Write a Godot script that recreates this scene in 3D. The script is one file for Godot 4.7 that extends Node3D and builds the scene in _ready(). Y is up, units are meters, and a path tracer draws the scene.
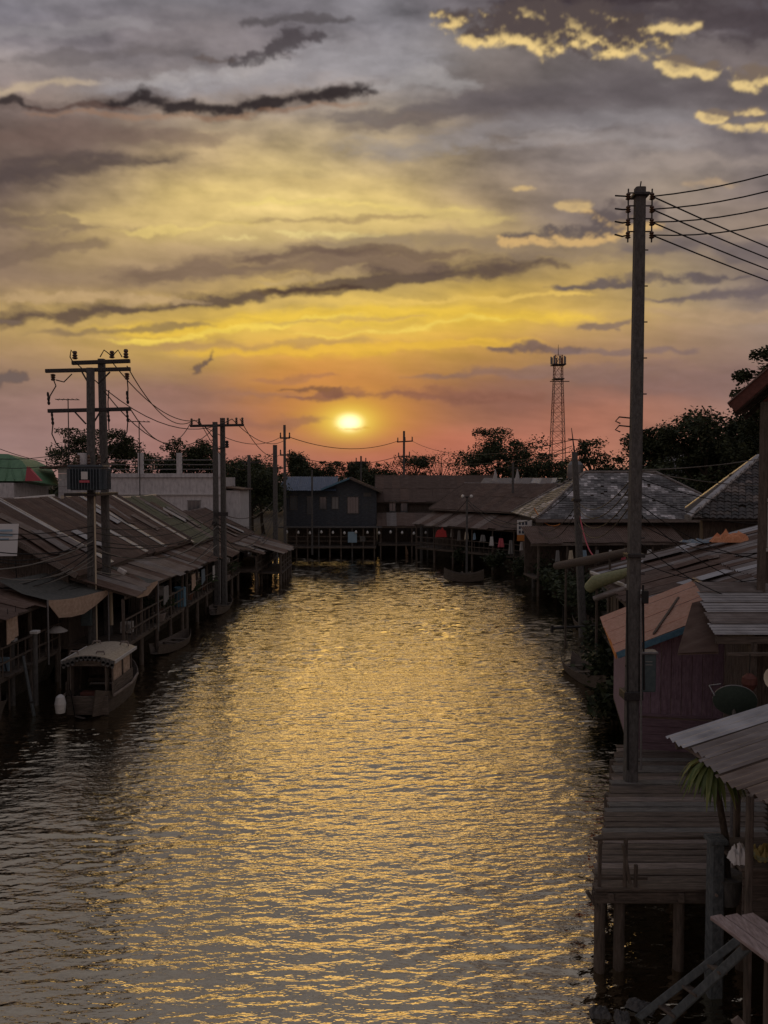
extends Node3D

const F := 804.0            # focal length in picture units of 768 x 1024
const CAM := Vector3(0, 7, 0)
const PITCH := -0.0423
var rng := RandomNumberGenerator.new()
var M := {}
var names := {}
var cache := {}

func _ready():
	rng.seed = 11
	var cam := Camera3D.new()
	cam.name = "camera"
	cam.position = CAM
	cam.rotation.x = PITCH
	cam.fov = rad_to_deg(2.0 * atan(512.0 / F))
	cam.near = 0.1
	cam.far = 3000.0
	add_child(cam)
	cam.current = true
	var env := Environment.new()
	env.background_mode = Environment.BG_SKY
	env.tonemap_mode = Environment.TONE_MAPPER_LINEAR
	env.tonemap_exposure = 1.0
	env.sdfgi_enabled = true
	env.ssao_enabled = true
	env.ssil_enabled = true
	var pm := PanoramaSkyMaterial.new()
	pm.panorama = make_sky()
	var sk := Sky.new()
	sk.sky_material = pm
	env.sky = sk
	var we := WorldEnvironment.new()
	we.name = "surroundings"
	we.environment = env
	add_child(we)
	var sun := DirectionalLight3D.new()
	sun.name = "sun"
	sun.light_color = Color(1.0, 0.80, 0.50)
	sun.light_energy = 0.085
	sun.light_angular_distance = 36.0
	sun.shadow_enabled = true
	sun.look_at_from_position(Vector3.ZERO, -ray(350, 421), Vector3.UP)
	add_child(sun)
	make_materials()
	make_setting()
	make_left_bank()
	make_far_side()
	make_right_bank()
	make_near_right()
	make_wires()

# a picture position gives a direction; the distance comes from a height or a depth
func ray(px: float, py: float) -> Vector3:
	return Vector3((px - 384.0) / F, (512.0 - py) / F, -1.0).rotated(Vector3.RIGHT, PITCH).normalized()
func on_level(px: float, py: float, y: float) -> Vector3:
	var r := ray(px, py)
	return CAM + r * ((y - CAM.y) / r.y)
func at_depth(px: float, py: float, d: float) -> Vector3:
	var r := ray(px, py)
	return CAM + r * (d / -r.z)

# ------------------------------------------------------------------ sky
const GRID_X := [0, 96, 192, 288, 384, 480, 576, 672, 768]
const GRID_Y := [0, 40, 80, 110, 150, 190, 230, 265, 300, 330, 360, 390, 420, 450, 480]
const SKY_GRID := [
	[[118,114,120],[122,117,122],[112,108,113],[120,115,120],[128,124,128],[112,105,108],[82,74,78],[88,80,82],[80,74,80]],
	[[125,118,122],[120,112,115],[112,104,106],[115,108,112],[140,135,138],[120,112,108],[95,86,85],[100,92,92],[92,84,88]],
	[[150,138,135],[135,126,124],[135,126,125],[150,140,138],[150,143,142],[112,103,100],[100,93,93],[100,92,92],[105,95,92]],
	[[110,92,84],[122,105,95],[140,125,115],[145,130,118],[140,128,120],[105,95,92],[105,97,98],[112,105,107],[100,92,95]],
	[[100,84,78],[112,95,86],[165,142,110],[185,162,118],[178,156,122],[125,112,102],[125,115,112],[130,120,118],[120,110,108]],
	[[104,88,80],[172,148,108],[205,178,116],[212,185,122],[205,178,116],[162,140,108],[135,120,110],[140,125,112],[125,112,108]],
	[[140,118,95],[182,155,106],[205,177,116],[205,178,118],[208,180,116],[180,154,108],[135,118,105],[130,115,105],[140,122,108]],
	[[130,108,90],[155,130,98],[150,125,98],[140,116,94],[150,126,96],[145,122,90],[165,140,98],[150,130,105],[125,110,105]],
	[[140,116,90],[140,116,90],[165,138,94],[212,178,96],[220,184,92],[215,176,80],[195,160,90],[165,142,105],[135,118,108]],
	[[190,158,95],[205,170,90],[220,180,80],[230,188,82],[228,186,82],[215,172,72],[190,155,92],[170,140,105],[150,128,112]],
	[[160,128,100],[178,142,95],[188,148,90],[205,150,75],[205,150,72],[182,134,80],[158,120,92],[146,116,100],[140,115,105]],
	[[140,112,100],[142,110,98],[145,106,88],[185,124,72],[185,122,74],[142,97,82],[136,99,86],[140,104,92],[145,115,105]],
	[[150,118,110],[152,116,108],[155,112,100],[172,110,80],[185,114,76],[160,106,86],[165,108,88],[160,112,95],[150,115,105]],
	[[148,118,112],[150,116,110],[160,112,102],[168,106,90],[170,98,82],[175,106,88],[178,116,95],[178,125,105],[160,120,108]],
	[[152,118,110],[152,115,108],[158,112,102],[166,106,92],[168,100,85],[172,106,88],[175,116,95],[180,130,108],[170,130,110]]]
const AROUND := [[0,140,113,108],[5,140,114,108],[10,142,119,110],[16,132,118,110],[22,125,116,112],[32,120,114,116],[60,126,123,130],[90,128,126,135]]
const PW := 4096
const PH := 2048
const SW := 840             # the finely computed part of the sky, round the direction of the sunset
const SH := 452
var plane: Image
var nz := []
var win: PackedFloat32Array
var win_u: PackedFloat32Array
var win_v: PackedFloat32Array

func lin(r: float, g: float, b: float) -> Color:
	return Color(r / 255.0, g / 255.0, b / 255.0).srgb_to_linear()

func noise(seed_: int, freq: float, oct := 4, gain := 0.5) -> FastNoiseLite:
	var n := FastNoiseLite.new()
	n.noise_type = FastNoiseLite.TYPE_SIMPLEX_SMOOTH
	n.seed = seed_
	n.frequency = freq
	n.fractal_octaves = oct
	n.fractal_gain = gain
	return n

func around(el: float) -> Color:
	for k in AROUND.size() - 1:
		var a = AROUND[k]
		var b = AROUND[k + 1]
		if el <= b[0]:
			var t: float = clampf((el - a[0]) / (b[0] - a[0]), 0, 1)
			return lin(lerpf(a[1], b[1], t), lerpf(a[2], b[2], t), lerpf(a[3], b[3], t))
	return lin(128, 126, 135)

func sky_uv(az: float, el: float) -> Vector2:
	var e := minf(el, deg_to_rad(62))
	var a := clampf(az, -1.15, 1.15)
	var d := Vector3(sin(a) * cos(e), sin(e), -cos(a) * cos(e)).rotated(Vector3.RIGHT, -PITCH)
	var z := maxf(0.18, -d.z)
	return Vector2(384.0 + F * d.x / z, 512.0 - F * d.y / z)

func sky_base(az: float, el: float, u: float, v: float) -> Color:
	# streaks lie along the wind: long across, short upwards
	var su := u + az * 300.0 * smoothstep(0.8, 1.3, absf(az))
	var p := su * 0.99 + v * 0.11
	var q := v * 0.99 - su * 0.10
	var n1: float = nz[0].get_noise_2d(p * 0.22, q)
	var n2: float = nz[1].get_noise_2d(p * 0.3, q)
	var n3: float = nz[2].get_noise_2d(p * 0.45, q)
	var gu := clampf(u + 34.0 * n2, 0, 767)
	var gv := clampf(v + 15.0 * n1 + 5.0 * n3, 0, 479)
	var c := plane.get_pixel(int(gu), int(gv))
	var out := smoothstep(0.47, 1.25, absf(az))
	out = maxf(out, smoothstep(20.0, 500.0, -v))
	if out > 0.0:
		c = c.lerp(around(rad_to_deg(el)), out)
	var n5: float = nz[4].get_noise_2d(p * 0.5, q)
	var amp := lerpf(0.50, 0.18, smoothstep(120.0, 420.0, v))
	var f := lerpf(1.13, 1.04, smoothstep(200.0, 380.0, v)) + amp * (0.75 * n1 + 0.65 * n3 + 0.3 * n2 + 0.22 * n5)
	f += 0.11 * smoothstep(120.0, 200.0, v) * nz[4].get_noise_2d(p * 0.10 + 70.0, q * 1.1)
	f += 0.34 * (1.0 - smoothstep(60.0, 330.0, v)) * nz[5].get_noise_2d(su * 0.55, v) + 0.10 * nz[5].get_noise_2d(su * 0.3 + 200.0, v * 2.0)
	return Color(c.r * f, c.g * f, c.b * f * (1.0 - 0.04 * n1))

func make_sky() -> ImageTexture:
	nz = [noise(3, 0.012, 5), noise(8, 0.007, 3), noise(21, 0.03, 5, 0.55), noise(5, 0.03, 5, 0.58), noise(77, 0.05, 5, 0.6), noise(90, 0.016, 6, 0.58)]
	plane = Image.create(9, 16, false, Image.FORMAT_RGBAF)
	for j in 16:
		var y := j * 32.0
		for i in 9:
			var k := 0
			while k < 13 and GRID_Y[k + 1] < y:
				k += 1
			var t := clampf((y - GRID_Y[k]) / (GRID_Y[k + 1] - GRID_Y[k]), 0, 1)
			var a = SKY_GRID[k][i]
			var b = SKY_GRID[k + 1][i]
			plane.set_pixel(i, j, lin(lerpf(a[0], b[0], t), lerpf(a[1], b[1], t), lerpf(a[2], b[2], t)))
	plane.resize(864, 512, Image.INTERPOLATE_CUBIC)
	plane = plane.get_region(Rect2i(48, 16, 768, 480))
	var small := Image.create(512, 256, false, Image.FORMAT_RGBAF)
	for j in 256:
		var el := PI / 2 - (j + 0.5) / 256.0 * PI
		for i in 512:
			var az := (i + 0.5) / 512.0 * TAU
			if az > PI:
				az -= TAU
			var e2 := maxf(el, 0.0)
			var uv := sky_uv(az, e2)
			small.set_pixel(i, j, sky_base(az, e2, uv.x, uv.y))
	var big: Image = small.duplicate()
	big.resize(PW, PH, Image.INTERPOLATE_CUBIC)
	# the fine part
	var j0 := PH / 2 - SH + 8
	win.resize(SW * SH * 4)
	win_u.resize(SW * SH)
	win_v.resize(SW * SH)
	for j in SH:
		var el := PI / 2 - (j + j0 + 0.5) / PH * PI
		var e2 := maxf(el, 0.0)
		for i in SW:
			var az := (i - SW / 2 + 0.5) / PW * TAU
			var uv := sky_uv(az, e2)
			var k := j * SW + i
			win_u[k] = uv.x
			win_v[k] = uv.y
			var c := sky_base(az, e2, uv.x, uv.y)
			win[k * 4] = c.r
			win[k * 4 + 1] = c.g
			win[k * 4 + 2] = c.b
			win[k * 4 + 3] = 1.0
	sky_features()
	var fine := Image.create_from_data(SW, SH, false, Image.FORMAT_RGBAF, win.to_byte_array())
	big.blit_rect(fine, Rect2i(SW / 2, 0, SW / 2, SH), Vector2i(0, j0))
	big.blit_rect(fine, Rect2i(0, 0, SW / 2, SH), Vector2i(PW - SW / 2, j0))
	return ImageTexture.create_from_image(big)

# a bank of cloud along a run of points [u, v, reach up, reach down]; ragged = how much its edge is broken up
func streak(pts: Array, rgb: Array, opacity: float, ragged := 0.5, scale := Vector2(0.35, 1.0), hard := 0.0, fade := 18.0, warp := 7.0):
	var col := lin(rgb[0], rgb[1], rgb[2])
	var u0: float = pts[0][0]
	var u1: float = pts[-1][0]
	var vmin := 1e9
	var vmax := -1e9
	for p in pts:
		vmin = minf(vmin, p[1] - p[2] * 2.2 - 10)
		vmax = maxf(vmax, p[1] + p[3] * 2.2 + 10)
	var i0 := clampi(int(SW / 2 + atan((u0 - fade * 2 - 384) / F) / TAU * PW) - 4, 0, SW - 1)
	var i1 := clampi(int(SW / 2 + atan((u1 + fade * 2 - 384) / F) / TAU * PW) + 4, 0, SW - 1)
	for i in range(i0, i1 + 1):
		for j in SH:
			var k := j * SW + i
			var v := win_v[k]
			if v < vmin or v > vmax:
				continue
			var u := win_u[k]
			# nothing in the air keeps a straight edge
			var wn: float = nz[3].get_noise_2d(u * 0.55 + 911.0, v * 0.9)
			var wm: float = nz[3].get_noise_2d(u * 0.55, v * 0.9 + 577.0)
			v += warp * wn
			u += warp * 2.2 * wm
			var a := clampf(u, u0, u1)
			var s := 0
			while s < pts.size() - 2 and pts[s + 1][0] < a:
				s += 1
			var pa = pts[s]
			var pb = pts[s + 1]
			var t: float = smoothstep(0.0, 1.0, (a - pa[0]) / (pb[0] - pa[0]))
			var mid := lerpf(pa[1], pb[1], t)
			var dv := v - mid
			var reach := lerpf(pa[2], pb[2], t) if dv < 0 else lerpf(pa[3], pb[3], t)
			var r := dv / reach
			var e := 0.0
			if u < u0: e = (u0 - u) / fade
			elif u > u1: e = (u - u1) / fade
			var m := 1.0 - sqrt(r * r + e * e) * 0.62
			var n: float = nz[3].get_noise_2d(u * scale.x, v * scale.y)
			var n2: float = nz[4].get_noise_2d(u * scale.x * 1.7 + 300, v * scale.y * 1.7)
			m += ragged * (n * 0.9 + n2 * 0.35)
			m = smoothstep(lerpf(0.05, 0.24, hard), lerpf(0.95, 0.62, hard), m) * opacity
			if ragged >= 1.4:
				m *= 0.5 + 0.5 * smoothstep(-0.25, 0.15, nz[4].get_noise_2d(u * 1.1 + 40.0, v * 1.5 + 90.0))
			if m > 0.002:
				var g := 1.0 + (0.22 if ragged < 1.4 else 0.6) * n2
				win[k * 4] = lerpf(win[k * 4], col.r * g, m)
				win[k * 4 + 1] = lerpf(win[k * 4 + 1], col.g * g, m)
				win[k * 4 + 2] = lerpf(win[k * 4 + 2], col.b * g, m)

# torn heaps of cloud: dark bodies whose rims glow on the side turned to the low sun
func heap(blobs: Array, u: float, v: float) -> float:
	var m := -1.0
	for b in blobs:
		var x: float = (u - b[0]) / b[2]
		var y: float = (v - b[1]) / b[3]
		m = maxf(m, 1.0 - (x * x + y * y))
	if m < -0.9:
		return -1.0
	return m * 0.62 + 0.62 * nz[5].get_noise_2d(u * 1.3 + 31.0, v * 1.9) + 0.24 * nz[4].get_noise_2d(u * 1.0, v * 1.4 + 17.0)

func billow(blobs: Array, body: Array, lit: Array, opacity: float):
	var cb := lin(body[0], body[1], body[2])
	var cl := lin(lit[0], lit[1], lit[2])
	var lo := Vector2(1e9, 1e9)
	var hi := Vector2(-1e9, -1e9)
	for b in blobs:
		lo = lo.min(Vector2(b[0] - b[2] * 1.5, b[1] - b[3] * 1.5))
		hi = hi.max(Vector2(b[0] + b[2] * 1.5, b[1] + b[3] * 1.5))
	for k in SW * SH:
		var u := win_u[k]
		var v := win_v[k]
		if u < lo.x or u > hi.x or v < lo.y or v > hi.y:
			continue
		var d := heap(blobs, u, v)
		if d < -0.02:
			continue
		var near := heap(blobs, u - 2.0, v + 5.0)
		var far := heap(blobs, u - 4.0, v + 11.0)
		var cover := smoothstep(-0.02, 0.46, d) * opacity
		var rim := clampf((d - near) * 1.5 + (d - far) * 1.0 - 0.06, 0.0, 1.0)
		rim = smoothstep(0.0, 1.2, rim) * 1.15
		rim *= 1.0 - 0.55 * smoothstep(0.5, 0.9, d)
		var c := cb.lerp(cl, rim)
		win[k * 4] = lerpf(win[k * 4], c.r, cover)
		win[k * 4 + 1] = lerpf(win[k * 4 + 1], c.g, cover)
		win[k * 4 + 2] = lerpf(win[k * 4 + 2], c.b, cover)

func glow(u0: float, v0: float, ru: float, rv: float, col: Color, power := 1.0):
	for k in SW * SH:
		var du := (win_u[k] - u0) / ru
		var dv := (win_v[k] - v0) / rv
		var d := du * du + dv * dv
		if d < 9.0:
			var m := exp(-pow(d, power)) * (1.0 - 0.0001)
			if d > 4.0: m *= (9.0 - d) / 5.0
			win[k * 4] = lerpf(win[k * 4], col.r, m * col.a)
			win[k * 4 + 1] = lerpf(win[k * 4 + 1], col.g, m * col.a)
			win[k * 4 + 2] = lerpf(win[k * 4 + 2], col.b, m * col.a)

func sky_features():
	# the sun low in the haze
	glow(350, 415, 105, 40, Color(0.60, 0.26, 0.05, 0.38))
	glow(349, 419, 44, 22, Color(0.78, 0.44, 0.04, 0.75))
	glow(349, 422, 23, 14, Color(1.0, 0.76, 0.12, 0.9))
	glow(349.5, 422.5, 12.0, 8.0, Color(1.7, 1.45, 0.75, 1.0), 1.5)
	# bright bands
	streak([[170, 330, 6, 7], [300, 316, 9, 10], [420, 312, 10, 9], [520, 318, 7, 6]], [238, 196, 70], 0.75, 0.5, Vector2(0.12, 1.1), 0.0, 80)
	streak([[240, 352, 4, 5], [360, 350, 6, 7], [480, 344, 4, 4]], [232, 184, 62], 0.6, 0.6, Vector2(0.12, 1.2), 0.0, 60)
	streak([[260, 200, 10, 10], [360, 205, 12, 10], [440, 215, 8, 8]], [212, 186, 118], 0.6, 0.7, Vector2(0.2, 1.0), 0.1, 60)
	streak([[60, 218, 8, 10], [180, 205, 10, 12], [300, 185, 9, 9]], [206, 178, 118], 0.55, 0.7, Vector2(0.2, 1.0), 0.1, 60)
	streak([[290, 233, 2.5, 3], [340, 234, 4, 3.5], [372, 236, 2, 2]], [235, 212, 140], 0.55, 0.9, Vector2(0.6, 1.2), 0.3, 15)
	streak([[228, 240, 2, 2.5], [250, 238, 3, 3]], [235, 212, 140], 0.5, 0.9, Vector2(0.7, 1.3), 0.3, 8)
	# pale rifts in the upper grey
	streak([[130, 92, 8, 7], [230, 78, 16, 14], [330, 66, 22, 16], [400, 60, 20, 18]], [152, 147, 150], 0.75, 0.6, Vector2(0.3, 1.0), 0.0, 50)
	streak([[-30, 93, 4, 5], [30, 88, 5, 6], [60, 82, 3, 3]], [205, 182, 150], 0.6, 0.5, Vector2(0.3, 1.0), 0.1, 30)
	streak([[400, 150, 14, 12], [520, 124, 14, 12], [640, 118, 12, 10]], [140, 134, 136], 0.55, 0.6, Vector2(0.25, 1.0), 0.0, 60)
	streak([[140, 84, 6, 6], [200, 74, 10, 9], [260, 66, 9, 9]], [172, 165, 164], 0.6, 0.9, Vector2(0.35, 1.0), 0.1, 30)
	streak([[380, 86, 8, 8], [430, 78, 12, 12], [460, 84, 6, 7]], [164, 158, 157], 0.55, 0.9, Vector2(0.35, 1.0), 0.08, 30)
	streak([[500, 146, 6, 6], [570, 136, 8, 8], [660, 140, 7, 6]], [156, 147, 145], 0.55, 0.9, Vector2(0.25, 1.0), 0.08, 40)
	streak([[600, 168, 5, 5], [680, 160, 7, 6], [780, 164, 6, 6]], [158, 143, 134], 0.5, 0.9, Vector2(0.25, 1.0), 0.1, 40)
	streak([[-20, 36, 7, 7], [60, 30, 9, 8], [120, 24, 6, 6]], [148, 142, 144], 0.5, 0.9, Vector2(0.3, 1.0), 0.08, 40)
	streak([[-20, 62, 5, 6], [70, 58, 7, 7], [150, 50, 5, 5]], [98, 90, 90], 0.55, 0.9, Vector2(0.3, 1.0), 0.1, 40)
	# broad dark banks
	streak([[-30, 178, 14, 13], [40, 173, 18, 13], [110, 166, 12, 9], [160, 158, 5, 6]], [82, 70, 68], 0.85, 0.7, Vector2(0.3, 1.0), 0.1, 30)
	streak([[-30, 140, 16, 14], [90, 132, 14, 14], [190, 138, 7, 8]], [112, 92, 84], 0.55, 0.7, Vector2(0.3, 1.0), 0.05, 40)
	streak([[-30, 225, 9, 10], [40, 220, 10, 10], [90, 228, 4, 5]], [110, 92, 82], 0.6, 0.9, Vector2(0.4, 1.0), 0.2, 30)
	streak([[-30, 262, 8, 9], [30, 252, 8, 8], [85, 246, 4, 5]], [118, 98, 84], 0.6, 0.9, Vector2(0.4, 1.0), 0.2, 25)
	streak([[380, 122, 12, 10], [470, 106, 16, 14], [560, 96, 18, 15], [680, 90, 14, 16], [800, 96, 14, 14]], [94, 86, 88], 0.75, 0.6, Vector2(0.25, 1.0), 0.05, 60)
	streak([[150, 277, 10, 10], [250, 268, 14, 14], [330, 258, 15, 18], [420, 262, 10, 16]], [126, 104, 86], 0.92, 0.8, Vector2(0.2, 1.1), 0.06, 50)
	streak([[-30, 322, 8, 5], [60, 316, 9, 5], [140, 308, 7, 4], [230, 300, 7, 5], [310, 288, 9, 6], [390, 283, 11, 6], [480, 272, 12, 7], [540, 262, 7, 6]], [88, 72, 66], 0.9, 0.8, Vector2(0.28, 1.1), 0.12, 50)
	streak([[60, 332, 4, 3], [140, 330, 6, 4], [185, 326, 3, 2]], [128, 106, 84], 0.75, 0.8, Vector2(0.3, 1.2), 0.15, 25)
	streak([[20, 299, 5, 6], [90, 297, 8, 7], [150, 300, 5, 4], [175, 301, 2, 2]], [196, 164, 122], 0.6, 0.9, Vector2(0.5, 1.0), 0.25, 25)
	streak([[380, 240, 6, 8], [470, 236, 8, 14], [540, 250, 10, 12], [620, 255, 8, 10]], [130, 112, 98], 0.6, 0.6, Vector2(0.25, 1.0), 0.0, 50)
	streak([[250, 222, 2, 2], [320, 219, 3, 3], [420, 216, 3, 3]], [150, 124, 92], 0.6, 0.6, Vector2(0.2, 1.3), 0.1, 30)
	streak([[250, 259, 3, 3], [320, 251, 4, 5], [380, 250, 4, 5], [430, 254, 3, 3]], [104, 84, 74], 0.7, 0.8, Vector2(0.25, 1.2), 0.15, 30)
	streak([[280, 291, 3, 4], [315, 289, 5, 4], [345, 287, 3, 3]], [74, 56, 50], 0.75, 0.6, Vector2(0.3, 1.2), 0.15, 20)
	streak([[270, 282, 2, 3], [320, 276, 3, 4], [352, 270, 4, 4]], [186, 158, 112], 0.55, 1.1, Vector2(0.4, 1.2), 0.3, 18)
	streak([[255, 203, 3, 3], [300, 201, 4, 4], [330, 199, 2, 2]], [234, 208, 126], 0.7, 0.8, Vector2(0.25, 1.3), 0.25, 20)
	streak([[345, 202, 2, 3], [400, 208, 4, 4], [460, 213, 3, 3]], [232, 204, 122], 0.65, 0.8, Vector2(0.2, 1.3), 0.2, 25)
	streak([[150, 232, 2, 3], [190, 228, 4, 4], [240, 222, 3, 3]], [228, 200, 122], 0.6, 0.9, Vector2(0.25, 1.3), 0.25, 25)
	streak([[150, 340, 2, 3], [260, 326, 3, 3], [330, 318, 2, 2]], [246, 212, 92], 0.7, 0.7, Vector2(0.15, 1.4), 0.25, 40)
	streak([[330, 336, 2, 2], [400, 330, 3, 3], [470, 318, 2, 2]], [244, 212, 98], 0.6, 0.7, Vector2(0.15, 1.4), 0.25, 40)
	streak([[300, 322, 1.5, 2], [350, 320, 2.5, 2], [400, 318, 1.5, 2]], [196, 158, 92], 0.6, 0.7, Vector2(0.15, 1.4), 0.2, 30)
	streak([[400, 302, 2, 2], [480, 298, 3, 3], [560, 296, 2, 2]], [236, 196, 100], 0.6, 0.7, Vector2(0.15, 1.4), 0.2, 40)
	# the black ribbon of cloud
	streak([[-30, 104, 9, 8], [60, 108, 8, 9], [140, 102, 11, 10], [210, 110, 9, 9], [290, 100, 10, 9], [350, 92, 11, 10]], [92, 78, 74], 0.6, 0.8, Vector2(0.4, 1.0), 0.05, 30)
	streak([[-20, 101, 3, 4], [12, 100, 4, 4], [34, 106, 2, 3]], [54, 46, 46], 0.9, 0.8, Vector2(0.6, 1.0), 0.5, 14)
	streak([[40, 108, 2, 3], [80, 107, 4, 4], [112, 106, 2, 3]], [86, 66, 60], 0.8, 0.8, Vector2(0.5, 1.0), 0.3, 18)
	streak([[120, 103, 4, 3], [144, 98, 8, 6], [172, 105, 5, 7], [210, 109, 5, 6], [260, 104, 6, 6], [300, 97, 9, 7], [340, 91, 9, 9], [364, 91, 7, 7]], [46, 39, 40], 0.95, 0.9, Vector2(0.6, 1.0), 0.3, 14, 4.0)
	streak([[60, 113, 2, 3], [200, 117, 2, 3], [330, 104, 2, 4]], [150, 112, 86], 0.45, 0.8, Vector2(0.4, 1.2), 0.1, 30)
	# torn dark scraps above it
	streak([[240, 54, 5, 7], [258, 53, 8, 8], [290, 44, 9, 8], [308, 39, 5, 4]], [68, 61, 64], 0.85, 1.1, Vector2(0.7, 1.0), 0.25, 14)
	streak([[246, 25, 5, 5], [290, 21, 6, 5], [338, 20, 3, 2]], [84, 78, 80], 0.8, 1.1, Vector2(0.5, 1.0), 0.35, 16)
	streak([[205, 60, 3, 2], [232, 58, 3, 2]], [96, 84, 80], 0.7, 1.0, Vector2(0.6, 1.0), 0.3, 10)
	streak([[360, 130, 3, 4], [420, 116, 4, 5]], [118, 104, 96], 0.5, 1.0, Vector2(0.5, 1.0), 0.2, 20)
	# dark mass at the upper right with sunlit rags along its underside
	streak([[490, 20, 8, 12], [530, 18, 14, 12], [600, 16, 20, 14], [680, 14, 20, 18], [800, 20, 24, 30]], [74, 65, 68], 0.85, 0.8, Vector2(0.5, 1.0), 0.15, 30)
	streak([[520, 3, 8, 6], [600, -2, 10, 8], [660, -2, 6, 5]], [58, 48, 52], 0.8, 0.7, Vector2(0.4, 1.0), 0.2, 30)
	streak([[500, 34, 8, 6], [530, 26, 14, 14], [570, 24, 14, 18], [610, 24, 12, 18], [640, 26, 8, 10]], [78, 67, 66], 0.92, 1.0, Vector2(0.8, 1.0), 0.4, 14)
	billow([[560, 24, 92, 34], [500, 34, 46, 17], [632, 40, 46, 20], [452, 20, 26, 15]], [84, 73, 72], [232, 200, 134], 1.0)
	billow([[675, 26, 26, 9], [680, 66, 26, 12], [708, 70, 18, 10], [750, 76, 26, 18]], [120, 104, 92], [228, 198, 136], 0.95)
	billow([[713, 116, 20, 8], [750, 113, 18, 7], [762, 127, 40, 8]], [126, 110, 98], [222, 192, 134], 0.95)
	# middle right
	billow([[624, 216, 46, 20], [575, 234, 46, 13], [528, 240, 38, 9]], [96, 85, 84], [208, 170, 114], 0.9)
	billow([[574, 205, 26, 7], [522, 188, 14, 4]], [172, 146, 112], [210, 178, 124], 0.8)
	streak([[690, 184, 3, 4], [716, 181, 4, 5], [735, 184, 2, 3]], [176, 150, 122], 0.7, 1.0, Vector2(0.6, 1.2), 0.2, 8)
	streak([[640, 250, 6, 8], [700, 246, 9, 10], [800, 252, 9, 12]], [104, 94, 96], 0.7, 0.8, Vector2(0.4, 1.0), 0.15, 25)
	streak([[565, 289, 3, 3], [620, 284, 5, 4], [660, 276, 6, 6], [720, 276, 4, 5], [735, 277, 2, 2]], [92, 82, 86], 0.88, 0.9, Vector2(0.45, 1.1), 0.35, 14)
	streak([[650, 300, 2, 3], [690, 298, 4, 4], [740, 292, 8, 8], [800, 288, 10, 12]], [104, 92, 94], 0.85, 0.9, Vector2(0.45, 1.1), 0.3, 16)
	streak([[588, 328, 3, 3], [608, 325, 3, 3], [624, 321, 2, 2]], [124, 104, 96], 0.8, 0.9, Vector2(0.6, 1.1), 0.35, 8)
	streak([[660, 312, 4, 4], [740, 318, 6, 5], [800, 318, 6, 6]], [178, 148, 116], 0.5, 0.8, Vector2(0.3, 1.1), 0.1, 30)
	streak([[494, 349, 2, 3], [530, 348, 4, 3], [570, 350, 3, 3]], [116, 94, 88], 0.88, 0.8, Vector2(0.4, 1.2), 0.4, 12)
	streak([[575, 352, 3, 3], [640, 352, 5, 4], [690, 350, 3, 3]], [128, 106, 102], 0.75, 0.8, Vector2(0.4, 1.2), 0.3, 14)
	streak([[430, 376, 2, 3], [490, 372, 4, 4], [570, 372, 8, 16], [680, 374, 10, 22], [800, 376, 10, 22]], [132, 104, 98], 0.62, 0.7, Vector2(0.25, 1.0), 0.08, 24)
	# thin bars about the sun
	streak([[286, 389, 1.5, 1.5], [300, 390, 2, 2], [332, 393, 2, 2]], [120, 84, 66], 0.8, 0.8, Vector2(0.4, 1.3), 0.3, 8)
	streak([[300, 399, 1.5, 1.5], [350, 394, 4, 4], [420, 395, 6, 6], [520, 397, 6, 5]], [136, 92, 76], 0.78, 0.8, Vector2(0.3, 1.1), 0.15, 20)
	streak([[262, 378, 2, 2], [290, 378, 3, 3], [330, 376, 2, 2]], [168, 116, 84], 0.6, 0.8, Vector2(0.3, 1.2), 0.15, 14)
	streak([[160, 394, 8, 8], [220, 392, 8, 9], [270, 396, 4, 5]], [146, 108, 94], 0.5, 0.7, Vector2(0.3, 1.1), 0.05, 30)
	streak([[200, 418, 6, 9], [270, 424, 7, 8], [310, 420, 3, 3]], [142, 98, 84], 0.55, 0.6, Vector2(0.3, 1.1), 0.05, 24)
	streak([[180, 346, 3, 3], [250, 347, 4, 4], [350, 341, 3, 3]], [172, 134, 92], 0.55, 0.8, Vector2(0.25, 1.2), 0.1, 40)
	streak([[334, 431, 0.8, 1.0], [352, 430.5, 1, 1.1], [362, 429, 0.7, 0.7]], [214, 160, 60], 0.7, 0.4, Vector2(0.4, 1.0), 0.2, 4)
	# small wisps
	streak([[198, 370, 2, 3], [206, 366, 5, 4], [212, 360, 5, 2]], [96, 78, 72], 0.85, 0.9, Vector2(1.0, 1.0), 0.5, 3)
	streak([[-8, 380, 4, 4], [8, 377, 6, 5], [20, 379, 3, 4]], [92, 78, 76], 0.85, 1.1, Vector2(1.0, 1.0), 0.5, 4)
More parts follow.
